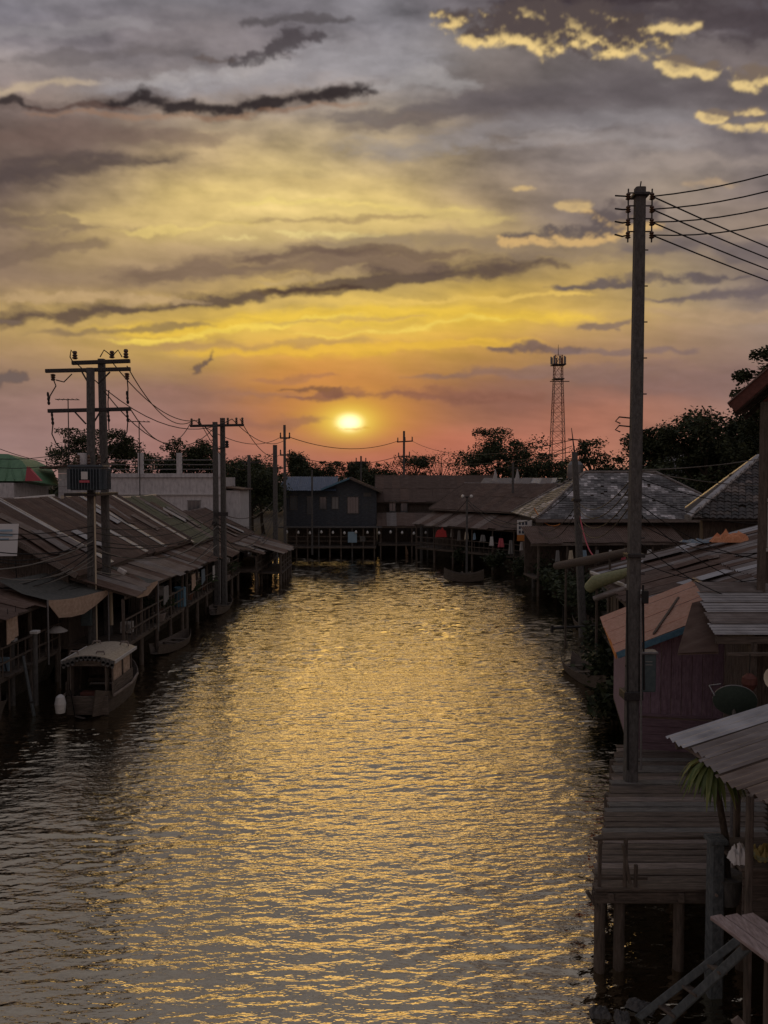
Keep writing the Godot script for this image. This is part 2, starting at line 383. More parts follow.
# ------------------------------------------------------------------ tools
class Geo:
	var v := PackedVector3Array()
	var n := PackedVector3Array()
	var c := PackedColorArray()
	var tint := Color(1, 1, 1)
	func tri(a: Vector3, b: Vector3, d: Vector3):
		var k := (b - a).cross(d - a).normalized()
		v.append(a); v.append(d); v.append(b)
		n.append(k); n.append(k); n.append(k)
		c.append(tint); c.append(tint); c.append(tint)
	func quad(a: Vector3, b: Vector3, d: Vector3, e: Vector3):
		tri(a, b, d)
		tri(a, d, e)
	func smooth_quad(p: Array, k: Array):
		for i in [0, 2, 1, 0, 3, 2]:
			v.append(p[i]); n.append(k[i]); c.append(tint)
	func box(at: Vector3, s: Vector3, b := Basis.IDENTITY):
		var x := b.x * s.x * 0.5
		var y := b.y * s.y * 0.5
		var z := b.z * s.z * 0.5
		quad(at - x - y + z, at + x - y + z, at + x + y + z, at - x + y + z)
		quad(at + x - y - z, at - x - y - z, at - x + y - z, at + x + y - z)
		quad(at + x - y + z, at + x - y - z, at + x + y - z, at + x + y + z)
		quad(at - x - y - z, at - x - y + z, at - x + y + z, at - x + y - z)
		quad(at - x + y + z, at + x + y + z, at + x + y - z, at - x + y - z)
		quad(at - x - y - z, at + x - y - z, at + x - y + z, at - x - y + z)
	func bar(a: Vector3, b: Vector3, w: float, h: float, up := Vector3.UP):
		var z := (b - a).normalized()
		var u := up if absf(z.dot(up)) < 0.98 else Vector3.RIGHT
		var x := u.cross(z).normalized()
		box((a + b) * 0.5, Vector3(w, h, a.distance_to(b)), Basis(x, z.cross(x), z))
	func tube(p: Array, r: Array, sides := 6, cap := true):
		var rings := []
		var last := Vector3.ZERO
		for i in p.size():
			var t: Vector3 = (p[mini(i + 1, p.size() - 1)] - p[maxi(i - 1, 0)]).normalized()
			var x := last
			if i == 0:
				x = t.cross(Vector3.RIGHT if absf(t.x) < 0.9 else Vector3.UP)
			x = (x - t * x.dot(t)).normalized()
			last = x
			var y := t.cross(x)
			var ring := []
			var rr: float = r[mini(i, r.size() - 1)]
			for k in sides:
				var a := TAU * k / sides
				var d := x * cos(a) + y * sin(a)
				ring.append([p[i] + d * rr, d])
			rings.append(ring)
		for i in p.size() - 1:
			for k in sides:
				var a = rings[i][k]
				var b = rings[i][(k + 1) % sides]
				var d = rings[i + 1][(k + 1) % sides]
				var e = rings[i + 1][k]
				smooth_quad([a[0], b[0], d[0], e[0]], [a[1], b[1], d[1], e[1]])
		if cap:
			for k in range(1, sides - 1):
				tri(rings[0][0][0], rings[0][k + 1][0], rings[0][k][0])
				tri(rings[-1][0][0], rings[-1][k][0], rings[-1][k + 1][0])
	func lathe(prof: Array, sides := 14, at := Vector3.ZERO, b := Basis.IDENTITY):
		for i in prof.size() - 1:
			var p: Vector2 = prof[i]
			var q: Vector2 = prof[i + 1]
			var dn := Vector2(q.y - p.y, p.x - q.x).normalized()
			for k in sides:
				var a0 := TAU * k / sides
				var a1 := TAU * (k + 1) / sides
				var pts := []
				var ns := []
				for w in [[p, a0], [q, a0], [q, a1], [p, a1]]:
					var d := Vector3(cos(w[1]), 0, sin(w[1]))
					pts.append(at + b * (d * w[0].x + Vector3.UP * w[0].y))
					ns.append(b * (d * dn.x + Vector3.UP * dn.y))
				smooth_quad(pts, ns)
	func done() -> ArrayMesh:
		var arr := []
		arr.resize(Mesh.ARRAY_MAX)
		arr[Mesh.ARRAY_VERTEX] = v
		arr[Mesh.ARRAY_NORMAL] = n
		arr[Mesh.ARRAY_COLOR] = c
		var m := ArrayMesh.new()
		m.add_surface_from_arrays(Mesh.PRIMITIVE_TRIANGLES, arr)
		return m

func numbered(called: String) -> String:
	names[called] = names.get(called, -1) + 1
	return called if names[called] == 0 else "%s_%03d" % [called, names[called]]

func tag(o: Node3D, label: String, category: String, group := ""):
	o.set_meta("label", label)
	o.set_meta("category", category)
	if group != "":
		o.set_meta("group", group)

func thing(called: String, label: String, category: String, at := Vector3.ZERO, turn := 0.0, group := "") -> Node3D:
	var o := Node3D.new()
	o.name = numbered(called)
	o.position = at
	o.rotation.y = turn
	tag(o, label, category, group)
	add_child(o)
	return o

func part(parent: Node3D, called: String, m: Mesh, mat: Material, t := Transform3D.IDENTITY) -> MeshInstance3D:
	var o := MeshInstance3D.new()
	o.mesh = m
	o.material_override = mat
	o.transform = t
	if parent == self:
		o.name = numbered(called)
		add_child(o)
	else:
		o.name = called
		parent.add_child(o, true)
	return o

func solo(called: String, label: String, category: String, m: Mesh, mat: Material, t := Transform3D.IDENTITY, group := "") -> MeshInstance3D:
	var o := part(self, called, m, mat, t)
	tag(o, label, category, group)
	return o

func structure(called: String, m: Mesh, mat: Material) -> MeshInstance3D:
	var o := part(self, called, m, mat)
	o.set_meta("kind", "structure")
	return o

func copy_of(o: Node3D, at: Vector3, turn := 0.0, label := "") -> Node3D:
	var r: Node3D = o.duplicate()
	var base := String(o.name)
	if base.length() > 4 and base.substr(base.length() - 3).is_valid_int():
		base = base.left(base.length() - 4)
	r.name = numbered(base)
	add_child(r)
	r.position = at
	r.rotation.y = turn
	if label != "":
		r.set_meta("label", label)
	return r

# a block with narrow chamfers, shared between pieces of one size
func block(s: Vector3) -> ArrayMesh:
	var key := "b%.2f_%.2f_%.2f" % [s.x, s.y, s.z] if maxf(s.x, maxf(s.y, s.z)) > 0.3 else "b%.3f_%.3f_%.3f" % [s.x, s.y, s.z]
	if cache.has(key):
		return cache[key]
	var g := Geo.new()
	var h := s * 0.5
	var k := minf(0.012, minf(s.x, minf(s.y, s.z)) * 0.18)
	var i := h - Vector3(k, k, k)
	for sx in [-1.0, 1.0]:
		g_face(g, Vector3(sx * h.x, 0, 0), Vector3(0, i.y, 0), Vector3(0, 0, i.z))
		g_face(g, Vector3(0, sx * h.y, 0), Vector3(0, 0, i.z), Vector3(i.x, 0, 0))
		g_face(g, Vector3(0, 0, sx * h.z), Vector3(i.x, 0, 0), Vector3(0, i.y, 0))
		for sy in [-1.0, 1.0]:
			g_face(g, Vector3(sx * (i.x + k / 2), sy * (i.y + k / 2), 0), Vector3(sx * k / 2, -sy * k / 2, 0), Vector3(0, 0, i.z))
			g_face(g, Vector3(0, sx * (i.y + k / 2), sy * (i.z + k / 2)), Vector3(0, sx * k / 2, -sy * k / 2), Vector3(i.x, 0, 0))
			g_face(g, Vector3(sx * (i.x + k / 2), 0, sy * (i.z + k / 2)), Vector3(sx * k / 2, 0, -sy * k / 2), Vector3(0, i.y, 0))
	cache[key] = g.done()
	return cache[key]

func g_face(g: Geo, at: Vector3, a: Vector3, b: Vector3):
	var out := a.cross(b).dot(at) > 0.0
	if out: g.quad(at - a - b, at + a - b, at + a + b, at - a + b)
	else: g.quad(at - a - b, at - a + b, at + a + b, at + a - b)

# a straight board, beam or post from a to b as one piece
func board(parent: Node3D, called: String, a: Vector3, b: Vector3, w: float, h: float, mat: Material, up := Vector3.UP) -> MeshInstance3D:
	var z := (b - a).normalized()
	var u := up if absf(z.dot(up)) < 0.98 else Vector3.RIGHT
	var x := u.cross(z).normalized()
	return part(parent, called, block(Vector3(w, h, a.distance_to(b))), mat, Transform3D(Basis(x, z.cross(x), z), (a + b) * 0.5))

func pipe(parent: Node3D, called: String, p: Array, r: Array, mat: Material, sides := 6) -> MeshInstance3D:
	var g := Geo.new()
	g.tube(p, r, sides)
	return part(parent, called, g.done(), mat)

# one corrugated sheet: x across, z up the slope from 0 to length
func sheet_mesh(w: float, l: float, ribs: int, amp: float, boxy := false) -> ArrayMesh:
	var key := "s%.2f_%.2f_%d_%.3f_%s" % [w, l, ribs, amp, boxy]
	if cache.has(key):
		return cache[key]
	var g := Geo.new()
	var xs := []
	if boxy:
		for r in ribs:
			for q in [[0.0, 0.0], [0.55, 0.0], [0.65, 1.0], [0.9, 1.0], [1.0, 0.0]]:
				xs.append([w * ((r + q[0]) / ribs - 0.5), amp * q[1]])
		for i in xs.size() - 1:
			var a = xs[i]
			var b = xs[i + 1]
			if b[0] - a[0] > 1e-5:
				g.quad(Vector3(a[0], a[1], l), Vector3(b[0], b[1], l), Vector3(b[0], b[1], 0), Vector3(a[0], a[1], 0))
	else:
		var segs := ribs * 5
		for i in segs:
			var p := []
			var k := []
			for q in [[i, l], [i + 1, l], [i + 1, 0.0], [i, 0.0]]:
				var a: float = TAU * q[0] * ribs / float(segs)
				p.append(Vector3(w * (q[0] / float(segs) - 0.5), amp * 0.5 * sin(a), q[1]))
				k.append(Vector3(-amp * 0.5 * cos(a) * TAU * ribs / w, 1, 0).normalized())
			g.smooth_quad(p, k)
	cache[key] = g.done()
	return cache[key]

# a slope of sheets: from a (eave corner) along `along` (full length) and up `rise` (full slope)
func sheet_slope(parent: Node3D, a: Vector3, along: Vector3, rise: Vector3, mats: Array, sw := 0.8, ribs := 9, amp := 0.03, rough := 1.0, boxy := false, courses := 1):
	var x := along.normalized()
	var z := rise.normalized()
	z = (z - x * x.dot(z)).normalized()
	var y := z.cross(x).normalized()
	if y.y < 0:
		a = a + along
		x = -x
		y = z.cross(x).normalized()
	var n := maxi(1, int(round(along.length() / sw)))
	var w := along.length() / n
	for c in courses:
		var l := rise.length() / courses
		for i in n:
			var jit := rough * 0.01
			var tilt := Basis(z, rng.randf_range(-1, 1) * jit * 0.8) * Basis(x, rng.randf_range(-1, 1) * jit * 0.5) * Basis(y, rng.randf_range(-1, 1) * jit)
			var at := a + x * w * (i + 0.5) + z * (l * c - rng.randf() * 0.10 * rough) + y * (0.02 + 0.022 * c + 0.012 * (i % 2))
			part(parent, "roof_sheet", sheet_mesh(w * 1.06, l + 0.12, ribs, amp, boxy), mats[rng.randi() % mats.size()], Transform3D(tilt * Basis(x, y, z), at))

# small overlapping tiles over a slope that narrows from along0 (eave) to along1 (top): too small to pick apart, joined
func tile_mesh(a: Vector3, b: Vector3, c: Vector3, d: Vector3, tw: float, tl: float, tones: Array, curl := 0.0) -> ArrayMesh:
	# a, b eave corners; d, c top corners (d above a, c above b)
	var g := Geo.new()
	var rise := ((d + c) - (a + b)) * 0.5
	var rows := int(rise.length() / tl)
	var up := rise.normalized()
	var nrm := (b - a).cross(up).normalized()
	if nrm.y < 0: nrm = -nrm
	var pn := noise(int(absf(a.x * 7.0)) + 5, 0.55, 4)
	for r in rows:
		var t := float(r) / rows
		var p := a.lerp(d, t)
		var q := b.lerp(c, t)
		var run := q - p
		if run.length() < tw: continue
		var x := run.normalized()
		var n := int(run.length() / tw)
		for i in n:
			if rng.randf() < 0.012: continue
			var at := p + x * (tw * (i + (0.5 if r % 2 else 0.0)) + tw * 0.5) + nrm * rng.randf_range(0.0, 0.016)
			var lift := rng.randf_range(0.030, 0.052)
			var w := x * tw * 0.48
			var lo := at + nrm * lift
			var hi := at + up * tl * 1.35 + nrm * 0.006
			var e := nrm * 0.018
			var patch := pn.get_noise_3d(at.x * 1.0, at.y * 2.0, at.z)
			g.tint = tones[clampi(int((patch + 0.45 + rng.randf_range(-0.14, 0.14)) * tones.size() / 0.9), 0, tones.size() - 1)] * rng.randf_range(0.88, 1.12) * (2.0 if rng.randf() < 0.5 and patch > 0.16 else 1.0)
			if curl > 0.0:
				var m := nrm * curl
				g.quad(lo - w, lo + m - w * 0.1, hi + m - w * 0.1, hi - w)
				g.quad(lo + m - w * 0.1, lo + w, hi + w, hi + m - w * 0.1)
				g.tri(lo - w, lo + w, lo + m)
			else:
				g.quad(lo - w, lo + w, hi + w, hi - w)
				g.quad(lo - w - e, lo + w - e, lo + w, lo - w)
				g.quad(hi - w, lo - w, lo - w - e, hi - w - e)
				g.quad(lo + w, hi + w, hi + w - e, lo + w - e)
	return g.done()

# ------------------------------------------------------------------ materials
func grain(seed_: int, freq: float, lo: Color, hi: Color, mid := Color(0, 0, 0, 0), oct := 5, size := 256) -> NoiseTexture2D:
	var key := "g%d_%.3f_%s_%s" % [seed_, freq, lo, hi]
	if cache.has(key):
		return cache[key]
	var t := NoiseTexture2D.new()
	t.width = size
	t.height = size
	t.seamless = true
	t.noise = noise(seed_, freq, oct, 0.6)
	var r := Gradient.new()
	r.set_color(0, lo)
	r.set_color(1, hi)
	if mid.a > 0: r.add_point(0.5, mid)
	t.color_ramp = r
	cache[key] = t
	return t

func relief(seed_: int, freq: float, oct := 4) -> NoiseTexture2D:
	var key := "r%d_%.3f" % [seed_, freq]
	if not cache.has(key):
		var t := NoiseTexture2D.new()
		t.width = 256
		t.height = 256
		t.seamless = true
		t.as_normal_map = true
		t.bump_strength = 6.0
		t.noise = noise(seed_, freq, oct, 0.6)
		cache[key] = t
	return cache[key]

# colours are given as linear base colours
func mat(called: String, a: Color, b: Color, scale: Vector3, seed_ := 1, freq := 0.02, rough := 0.85, metal := 0.0, bump := 0.5, mid := Color(0, 0, 0, 0)) -> StandardMaterial3D:
	var m := StandardMaterial3D.new()
	m.resource_name = called
	var md := mid.linear_to_srgb() if mid.a > 0 else mid
	m.albedo_texture = grain(seed_, freq, a.linear_to_srgb(), b.linear_to_srgb(), md)
	m.uv1_triplanar = true
	m.uv1_world_triplanar = true
	m.uv1_scale = scale
	m.roughness = rough
	m.metallic = metal
	if bump > 0:
		m.normal_enabled = true
		m.normal_texture = relief(seed_ % 3 + 60, freq * 1.5)
		m.normal_scale = bump
	M[called] = m
	return m

func plain(called: String, c: Color, rough := 0.8, metal := 0.0) -> StandardMaterial3D:
	var m := StandardMaterial3D.new()
	m.resource_name = called
	m.albedo_color = c.linear_to_srgb()
	m.roughness = rough
	m.metallic = metal
	M[called] = m
	return m

func make_materials():
	var s := Vector3(1, 1, 1)
	# weathered boards, grain along x, y or z
	for ax in ["x", "y", "z"]:
		var sc := Vector3(0.25 if ax == "x" else 2.2, 0.25 if ax == "y" else 2.2, 0.25 if ax == "z" else 2.2)
		mat("wood_" + ax, Color(0.058, 0.047, 0.039), Color(0.195, 0.156, 0.130), sc, 2, 0.03, 0.85, 0.0, 0.7)
		mat("pale_wood_" + ax, Color(0.108, 0.090, 0.082), Color(0.324, 0.270, 0.240), sc, 4, 0.03, 0.8, 0.0, 0.8)
		mat("dark_wood_" + ax, Color(0.050, 0.041, 0.034), Color(0.165, 0.132, 0.110), sc, 6, 0.03, 0.85, 0.0, 0.7)
	mat("weathered_x", Color(0.075, 0.075, 0.07), Color(0.24, 0.23, 0.215), Vector3(0.35, 2.5, 2.5), 13, 0.03, 0.85, 0.0, 0.9)
	mat("bench_z", Color(0.20, 0.15, 0.145), Color(0.44, 0.36, 0.35), Vector3(2.5, 2.5, 0.6), 3, 0.03, 0.7, 0.0, 0.5)
	mat("purple_y", Color(0.15, 0.10, 0.145), Color(0.30, 0.22, 0.28), Vector3(2.0, 0.3, 2.0), 5, 0.03, 0.75, 0.0, 0.6)
	mat("purple_dark_y", Color(0.135, 0.09, 0.125), Color(0.285, 0.205, 0.26), Vector3(2.0, 0.3, 2.0), 7, 0.03, 0.75, 0.0, 0.6)
	mat("purple_x", Color(0.11, 0.072, 0.095), Color(0.235, 0.165, 0.20), Vector3(0.3, 2.0, 2.0), 5, 0.03, 0.75, 0.0, 0.6)
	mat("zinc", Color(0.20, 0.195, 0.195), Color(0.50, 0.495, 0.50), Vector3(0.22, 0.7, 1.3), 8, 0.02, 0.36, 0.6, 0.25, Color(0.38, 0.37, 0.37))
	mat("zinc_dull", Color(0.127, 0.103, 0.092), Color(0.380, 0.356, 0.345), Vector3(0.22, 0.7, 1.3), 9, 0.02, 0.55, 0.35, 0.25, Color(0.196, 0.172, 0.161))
	mat("rust", Color(0.061, 0.032, 0.022), Color(0.216, 0.169, 0.142), Vector3(0.22, 0.7, 1.3), 10, 0.018, 0.7, 0.15, 0.3, Color(0.121, 0.074, 0.054))
	mat("rust_dark", Color(0.056, 0.032, 0.023), Color(0.195, 0.150, 0.125), Vector3(0.22, 0.7, 1.3), 12, 0.018, 0.72, 0.1, 0.3, Color(0.105, 0.068, 0.052))
	mat("rust_pale", Color(0.096, 0.066, 0.050), Color(0.300, 0.258, 0.228), Vector3(0.22, 0.7, 1.3), 14, 0.02, 0.6, 0.25, 0.3, Color(0.204, 0.162, 0.138))
	mat("blue_sheet", Color(0.06, 0.09, 0.15), Color(0.12, 0.17, 0.25), s * 0.4, 15, 0.02, 0.5, 0.1, 0.2)
	mat("green_sheet", Color(0.07, 0.17, 0.09), Color(0.14, 0.28, 0.15), s * 0.4, 16, 0.02, 0.6, 0.0, 0.2)
	mat("olive_sheet", Color(0.08, 0.085, 0.05), Color(0.19, 0.19, 0.12), s * 0.4, 16, 0.03, 0.65, 0.1, 0.2)
	mat("concrete", Color(0.06, 0.059, 0.058), Color(0.15, 0.146, 0.142), Vector3(1.5, 0.5, 1.5), 18, 0.03, 0.9, 0.0, 0.5)
	mat("dark_concrete", Color(0.06, 0.059, 0.058), Color(0.15, 0.146, 0.142), Vector3(1.5, 0.5, 1.5), 19, 0.03, 0.9, 0.0, 0.5)
	mat("blue_concrete", Color(0.05, 0.062, 0.07), Color(0.15, 0.17, 0.18), Vector3(1.2, 0.6, 1.2), 19, 0.04, 0.85, 0.0, 0.5)
	mat("plaster", Color(0.42, 0.42, 0.44), Color(0.66, 0.66, 0.68), Vector3(0.5, 0.15, 0.5), 20, 0.03, 0.85, 0.0, 0.2, Color(0.58, 0.58, 0.60))
	mat("soil", Color(0.022, 0.018, 0.013), Color(0.075, 0.062, 0.042), s * 0.4, 22, 0.03, 0.95, 0.0, 0.8)
	mat("iron", Color(0.03, 0.03, 0.032), Color(0.085, 0.08, 0.08), s * 2.0, 24, 0.03, 0.55, 0.6, 0.3)
	mat("galvanized", Color(0.14, 0.14, 0.145), Color(0.30, 0.30, 0.31), s * 2.0, 25, 0.03, 0.5, 0.6, 0.2)
	mat("transformer_paint", Color(0.045, 0.062, 0.078), Color(0.09, 0.115, 0.135), s, 26, 0.03, 0.5, 0.1, 0.1)
	mat("box_paint", Color(0.055, 0.085, 0.095), Color(0.10, 0.135, 0.145), s, 26, 0.03, 0.5, 0.2, 0.1)
	mat("canvas", Color(0.330, 0.237, 0.176), Color(0.605, 0.462, 0.363), s * 0.8, 27, 0.03, 0.9, 0.0, 0.3)
	mat("grey_canvas", Color(0.055, 0.06, 0.055), Color(0.13, 0.13, 0.12), s * 0.8, 28, 0.03, 0.9, 0.0, 0.3)
	mat("tarp_green", Color(0.16, 0.18, 0.09), Color(0.33, 0.34, 0.20), s * 1.2, 28, 0.03, 0.7, 0.0, 0.3)
	mat("tarp_blue", Color(0.09, 0.13, 0.17), Color(0.19, 0.25, 0.30), s * 0.8, 28, 0.03, 0.6, 0.0, 0.3)
	mat("orange_cloth", Color(0.55, 0.20, 0.09), Color(0.80, 0.42, 0.24), s * 1.5, 29, 0.03, 0.8, 0.0, 0.3)
	var o := mat("orange_sheet", Color(0.62, 0.34, 0.23), Color(0.92, 0.70, 0.57), s * 0.9, 29, 0.03, 0.55, 0.0, 0.2)
	o.backlight_enabled = true
	o.backlight = Color(0.9, 0.62, 0.48)
	mat("white_paint", Color(0.40, 0.40, 0.40), Color(0.64, 0.63, 0.62), s, 30, 0.03, 0.7, 0.0, 0.1)
	mat("pale_roof", Color(0.20, 0.17, 0.13), Color(0.46, 0.41, 0.33), s * 1.2, 30, 0.03, 0.55, 0.0, 0.2)
	mat("blue_paint", Color(0.05, 0.14, 0.22), Color(0.12, 0.25, 0.34), s, 31, 0.03, 0.6, 0.0, 0.2)
	mat("red_wood", Color(0.07, 0.022, 0.016), Color(0.17, 0.06, 0.045), s, 32, 0.03, 0.7, 0.0, 0.3)
	mat("blue_board", Color(0.028, 0.036, 0.048), Color(0.085, 0.10, 0.125), Vector3(0.25, 2.0, 2.0), 33, 0.03, 0.8, 0.0, 0.4)
	mat("dish", Color(0.045, 0.075, 0.065), Color(0.085, 0.125, 0.11), s * 2.0, 34, 0.03, 0.5, 0.3, 0.1)
	mat("bark", Color(0.03, 0.024, 0.018), Color(0.10, 0.08, 0.06), Vector3(2, 0.6, 2), 35, 0.04, 0.95, 0.0, 0.8)
	plain("wire", Color(0.012, 0.012, 0.013), 0.7)
	plain("pale_wire", Color(0.20, 0.19, 0.17), 0.7)
	plain("ceramic", Color(0.10, 0.055, 0.035), 0.25)
	plain("black_rubber", Color(0.015, 0.015, 0.016), 0.8)
	plain("red", Color(0.40, 0.03, 0.03), 0.7)
	plain("pink", Color(0.50, 0.10, 0.13), 0.7)
	plain("orange", Color(0.55, 0.20, 0.04), 0.7)
	plain("white", Color(0.62, 0.62, 0.62), 0.7)
	plain("cream", Color(0.55, 0.48, 0.36), 0.7)
	plain("grey", Color(0.22, 0.22, 0.22), 0.7)
	plain("ink", Color(0.05, 0.06, 0.09), 0.7)
	plain("light_blue", Color(0.24, 0.36, 0.46), 0.7)
	plain("teal", Color(0.05, 0.14, 0.15), 0.7)
	plain("terracotta", Color(0.22, 0.09, 0.05), 0.85)
	plain("yellow", Color(0.34, 0.27, 0.09), 0.7)
	plain("tower_red", Color(0.20, 0.05, 0.04), 0.6)
	plain("tower_white", Color(0.24, 0.15, 0.13), 0.6)
	var gl := plain("window_glass", Color(0.10, 0.11, 0.12), 0.08)
	gl.metallic_specular = 0.8
	var milk := plain("milk_glass", Color(0.7, 0.7, 0.68), 0.3)
	milk.backlight_enabled = true
	milk.backlight = Color(0.5, 0.5, 0.48)
	for k in ["leaf", "leaf_far", "leaf_palm", "tile", "tint"]:
		var lf := StandardMaterial3D.new()
		lf.resource_name = k
		lf.vertex_color_use_as_albedo = true
		lf.roughness = 0.75 if k != "leaf_palm" else 0.5
		if k != "tile" and k != "tint":
			lf.backlight_enabled = true
			lf.backlight = Color(0.35, 0.40, 0.2)
		M[k] = lf
	M["tile"].roughness = 0.6
	M["tile"].metallic_specular = 0.6
# ------------------------------------------------------------------ setting
func ripple_texture(seed_: int, freq: float, oct: int) -> NoiseTexture2D:
	var t := NoiseTexture2D.new()
	t.width = 1024
	t.height = 1024
	t.seamless = true
	t.seamless_blend_skirt = 0.15
	t.noise = noise(seed_, freq, oct, 0.5)
	t.normalize = true
	return t

func wave(n1: FastNoiseLite, n2: FastNoiseLite, x: float, z: float) -> float:
	var wx := x + 0.15 * z
	var calm := 0.72 + 0.5 * n1.get_noise_2d(x * 0.10 + 9.0, z * 0.16)
	return calm * (0.026 * n1.get_noise_2d(wx * 0.5, z * 1.4) + 0.0215 * n2.get_noise_2d(wx * 1.6 + 50.0, z * 3.9))

func make_water():
	var n1 := noise(41, 1.0, 2, 0.5)
	var n2 := noise(42, 1.0, 2, 0.5)
	var rows := 760
	var cols := 260
	var v := PackedVector3Array()
	var n := PackedVector3Array()
	var idx := PackedInt32Array()
	for r in rows + 1:
		var d := 5.5 * pow(15.5, float(r) / rows)
		for c in cols + 1:
			var x := (float(c) / cols - 0.5) * (12.0 + d * 0.9)
			v.append(Vector3(x, wave(n1, n2, x, -d), -d))
	for p in v:
		var e := 0.02
		var hx := wave(n1, n2, p.x + e, p.z) - p.y
		var hz := wave(n1, n2, p.x, p.z + e) - p.y
		n.append(Vector3(-hx / e, 1.0, -hz / e).normalized())
	for r in rows:
		for c in cols:
			var a := r * (cols + 1) + c
			var b := a + cols + 1
			idx.append_array([a, b, b + 1, a, b + 1, a + 1])
	var arr := []
	arr.resize(Mesh.ARRAY_MAX)
	arr[Mesh.ARRAY_VERTEX] = v
	arr[Mesh.ARRAY_NORMAL] = n
	arr[Mesh.ARRAY_INDEX] = idx
	var m := ArrayMesh.new()
	m.add_surface_from_arrays(Mesh.PRIMITIVE_TRIANGLES, arr)
	var w := StandardMaterial3D.new()
	w.resource_name = "canal_water"
	w.albedo_color = Color(0.77, 0.735, 0.65)
	w.roughness = 0.05
	w.metallic = 1.0
	w.uv1_triplanar = true
	w.uv1_world_triplanar = true
	w.uv1_scale = Vector3(0.16, 0.4, 0.4)
	w.heightmap_enabled = true
	w.heightmap_texture = ripple_texture(6, 0.024, 3)
	w.heightmap_scale = 1.0
	structure("water", m, w)

func make_ground():
	var shore := [Vector2(-10.6, 60), Vector2(-11.6, -20), Vector2(-11.4, -28), Vector2(-9.9, -30), Vector2(-9.7, -60), Vector2(-13, -63), Vector2(-40, -66), Vector2(-40, -75), Vector2(2, -74.5), Vector2(6.5, -69), Vector2(9.6, -60), Vector2(11.2, -50), Vector2(9.6, -33), Vector2(8.0, -26.5), Vector2(6.0, -16), Vector2(5.2, -10), Vector2(5.0, 60)]
	var poly := PackedVector2Array(shore)
	for p in [Vector2(900, 60), Vector2(900, -900), Vector2(-900, -900), Vector2(-900, 60)]:
		poly.append(p)
	var g := Geo.new()
	var idx := Geometry2D.triangulate_polygon(poly)
	for k in range(0, idx.size(), 3):
		var a := poly[idx[k]]
		var b := poly[idx[k + 1]]
		var c := poly[idx[k + 2]]
		var p := [Vector3(a.x, 0.85, a.y), Vector3(b.x, 0.85, b.y), Vector3(c.x, 0.85, c.y)]
		if (p[1] - p[0]).cross(p[2] - p[0]).y > 0: g.tri(p[0], p[1], p[2])
		else: g.tri(p[0], p[2], p[1])
	for k in shore.size() - 1:
		var a: Vector2 = shore[k]
		var b: Vector2 = shore[k + 1]
		var nrm := (b - a).orthogonal().normalized() * 0.9
		var lo := 14
		for s in lo:
			var p := a.lerp(b, s / float(lo))
			var q := a.lerp(b, (s + 1) / float(lo))
			g.quad(Vector3(p.x, 0.85, p.y), Vector3(q.x, 0.85, q.y), Vector3(q.x + nrm.x, -1.2, q.y + nrm.y), Vector3(p.x + nrm.x, -1.2, p.y + nrm.y))
	structure("ground", g.done(), M.soil)
	# bed of the canal, far under the surface
	var bed := Geo.new()
	bed.quad(Vector3(-70, -1.6, 20), Vector3(70, -1.6, 20), Vector3(70, -1.6, -80), Vector3(-70, -1.6, -80))
	structure("canal_bed_ground", bed.done(), M.soil)

func make_setting():
	make_water()
	make_ground()
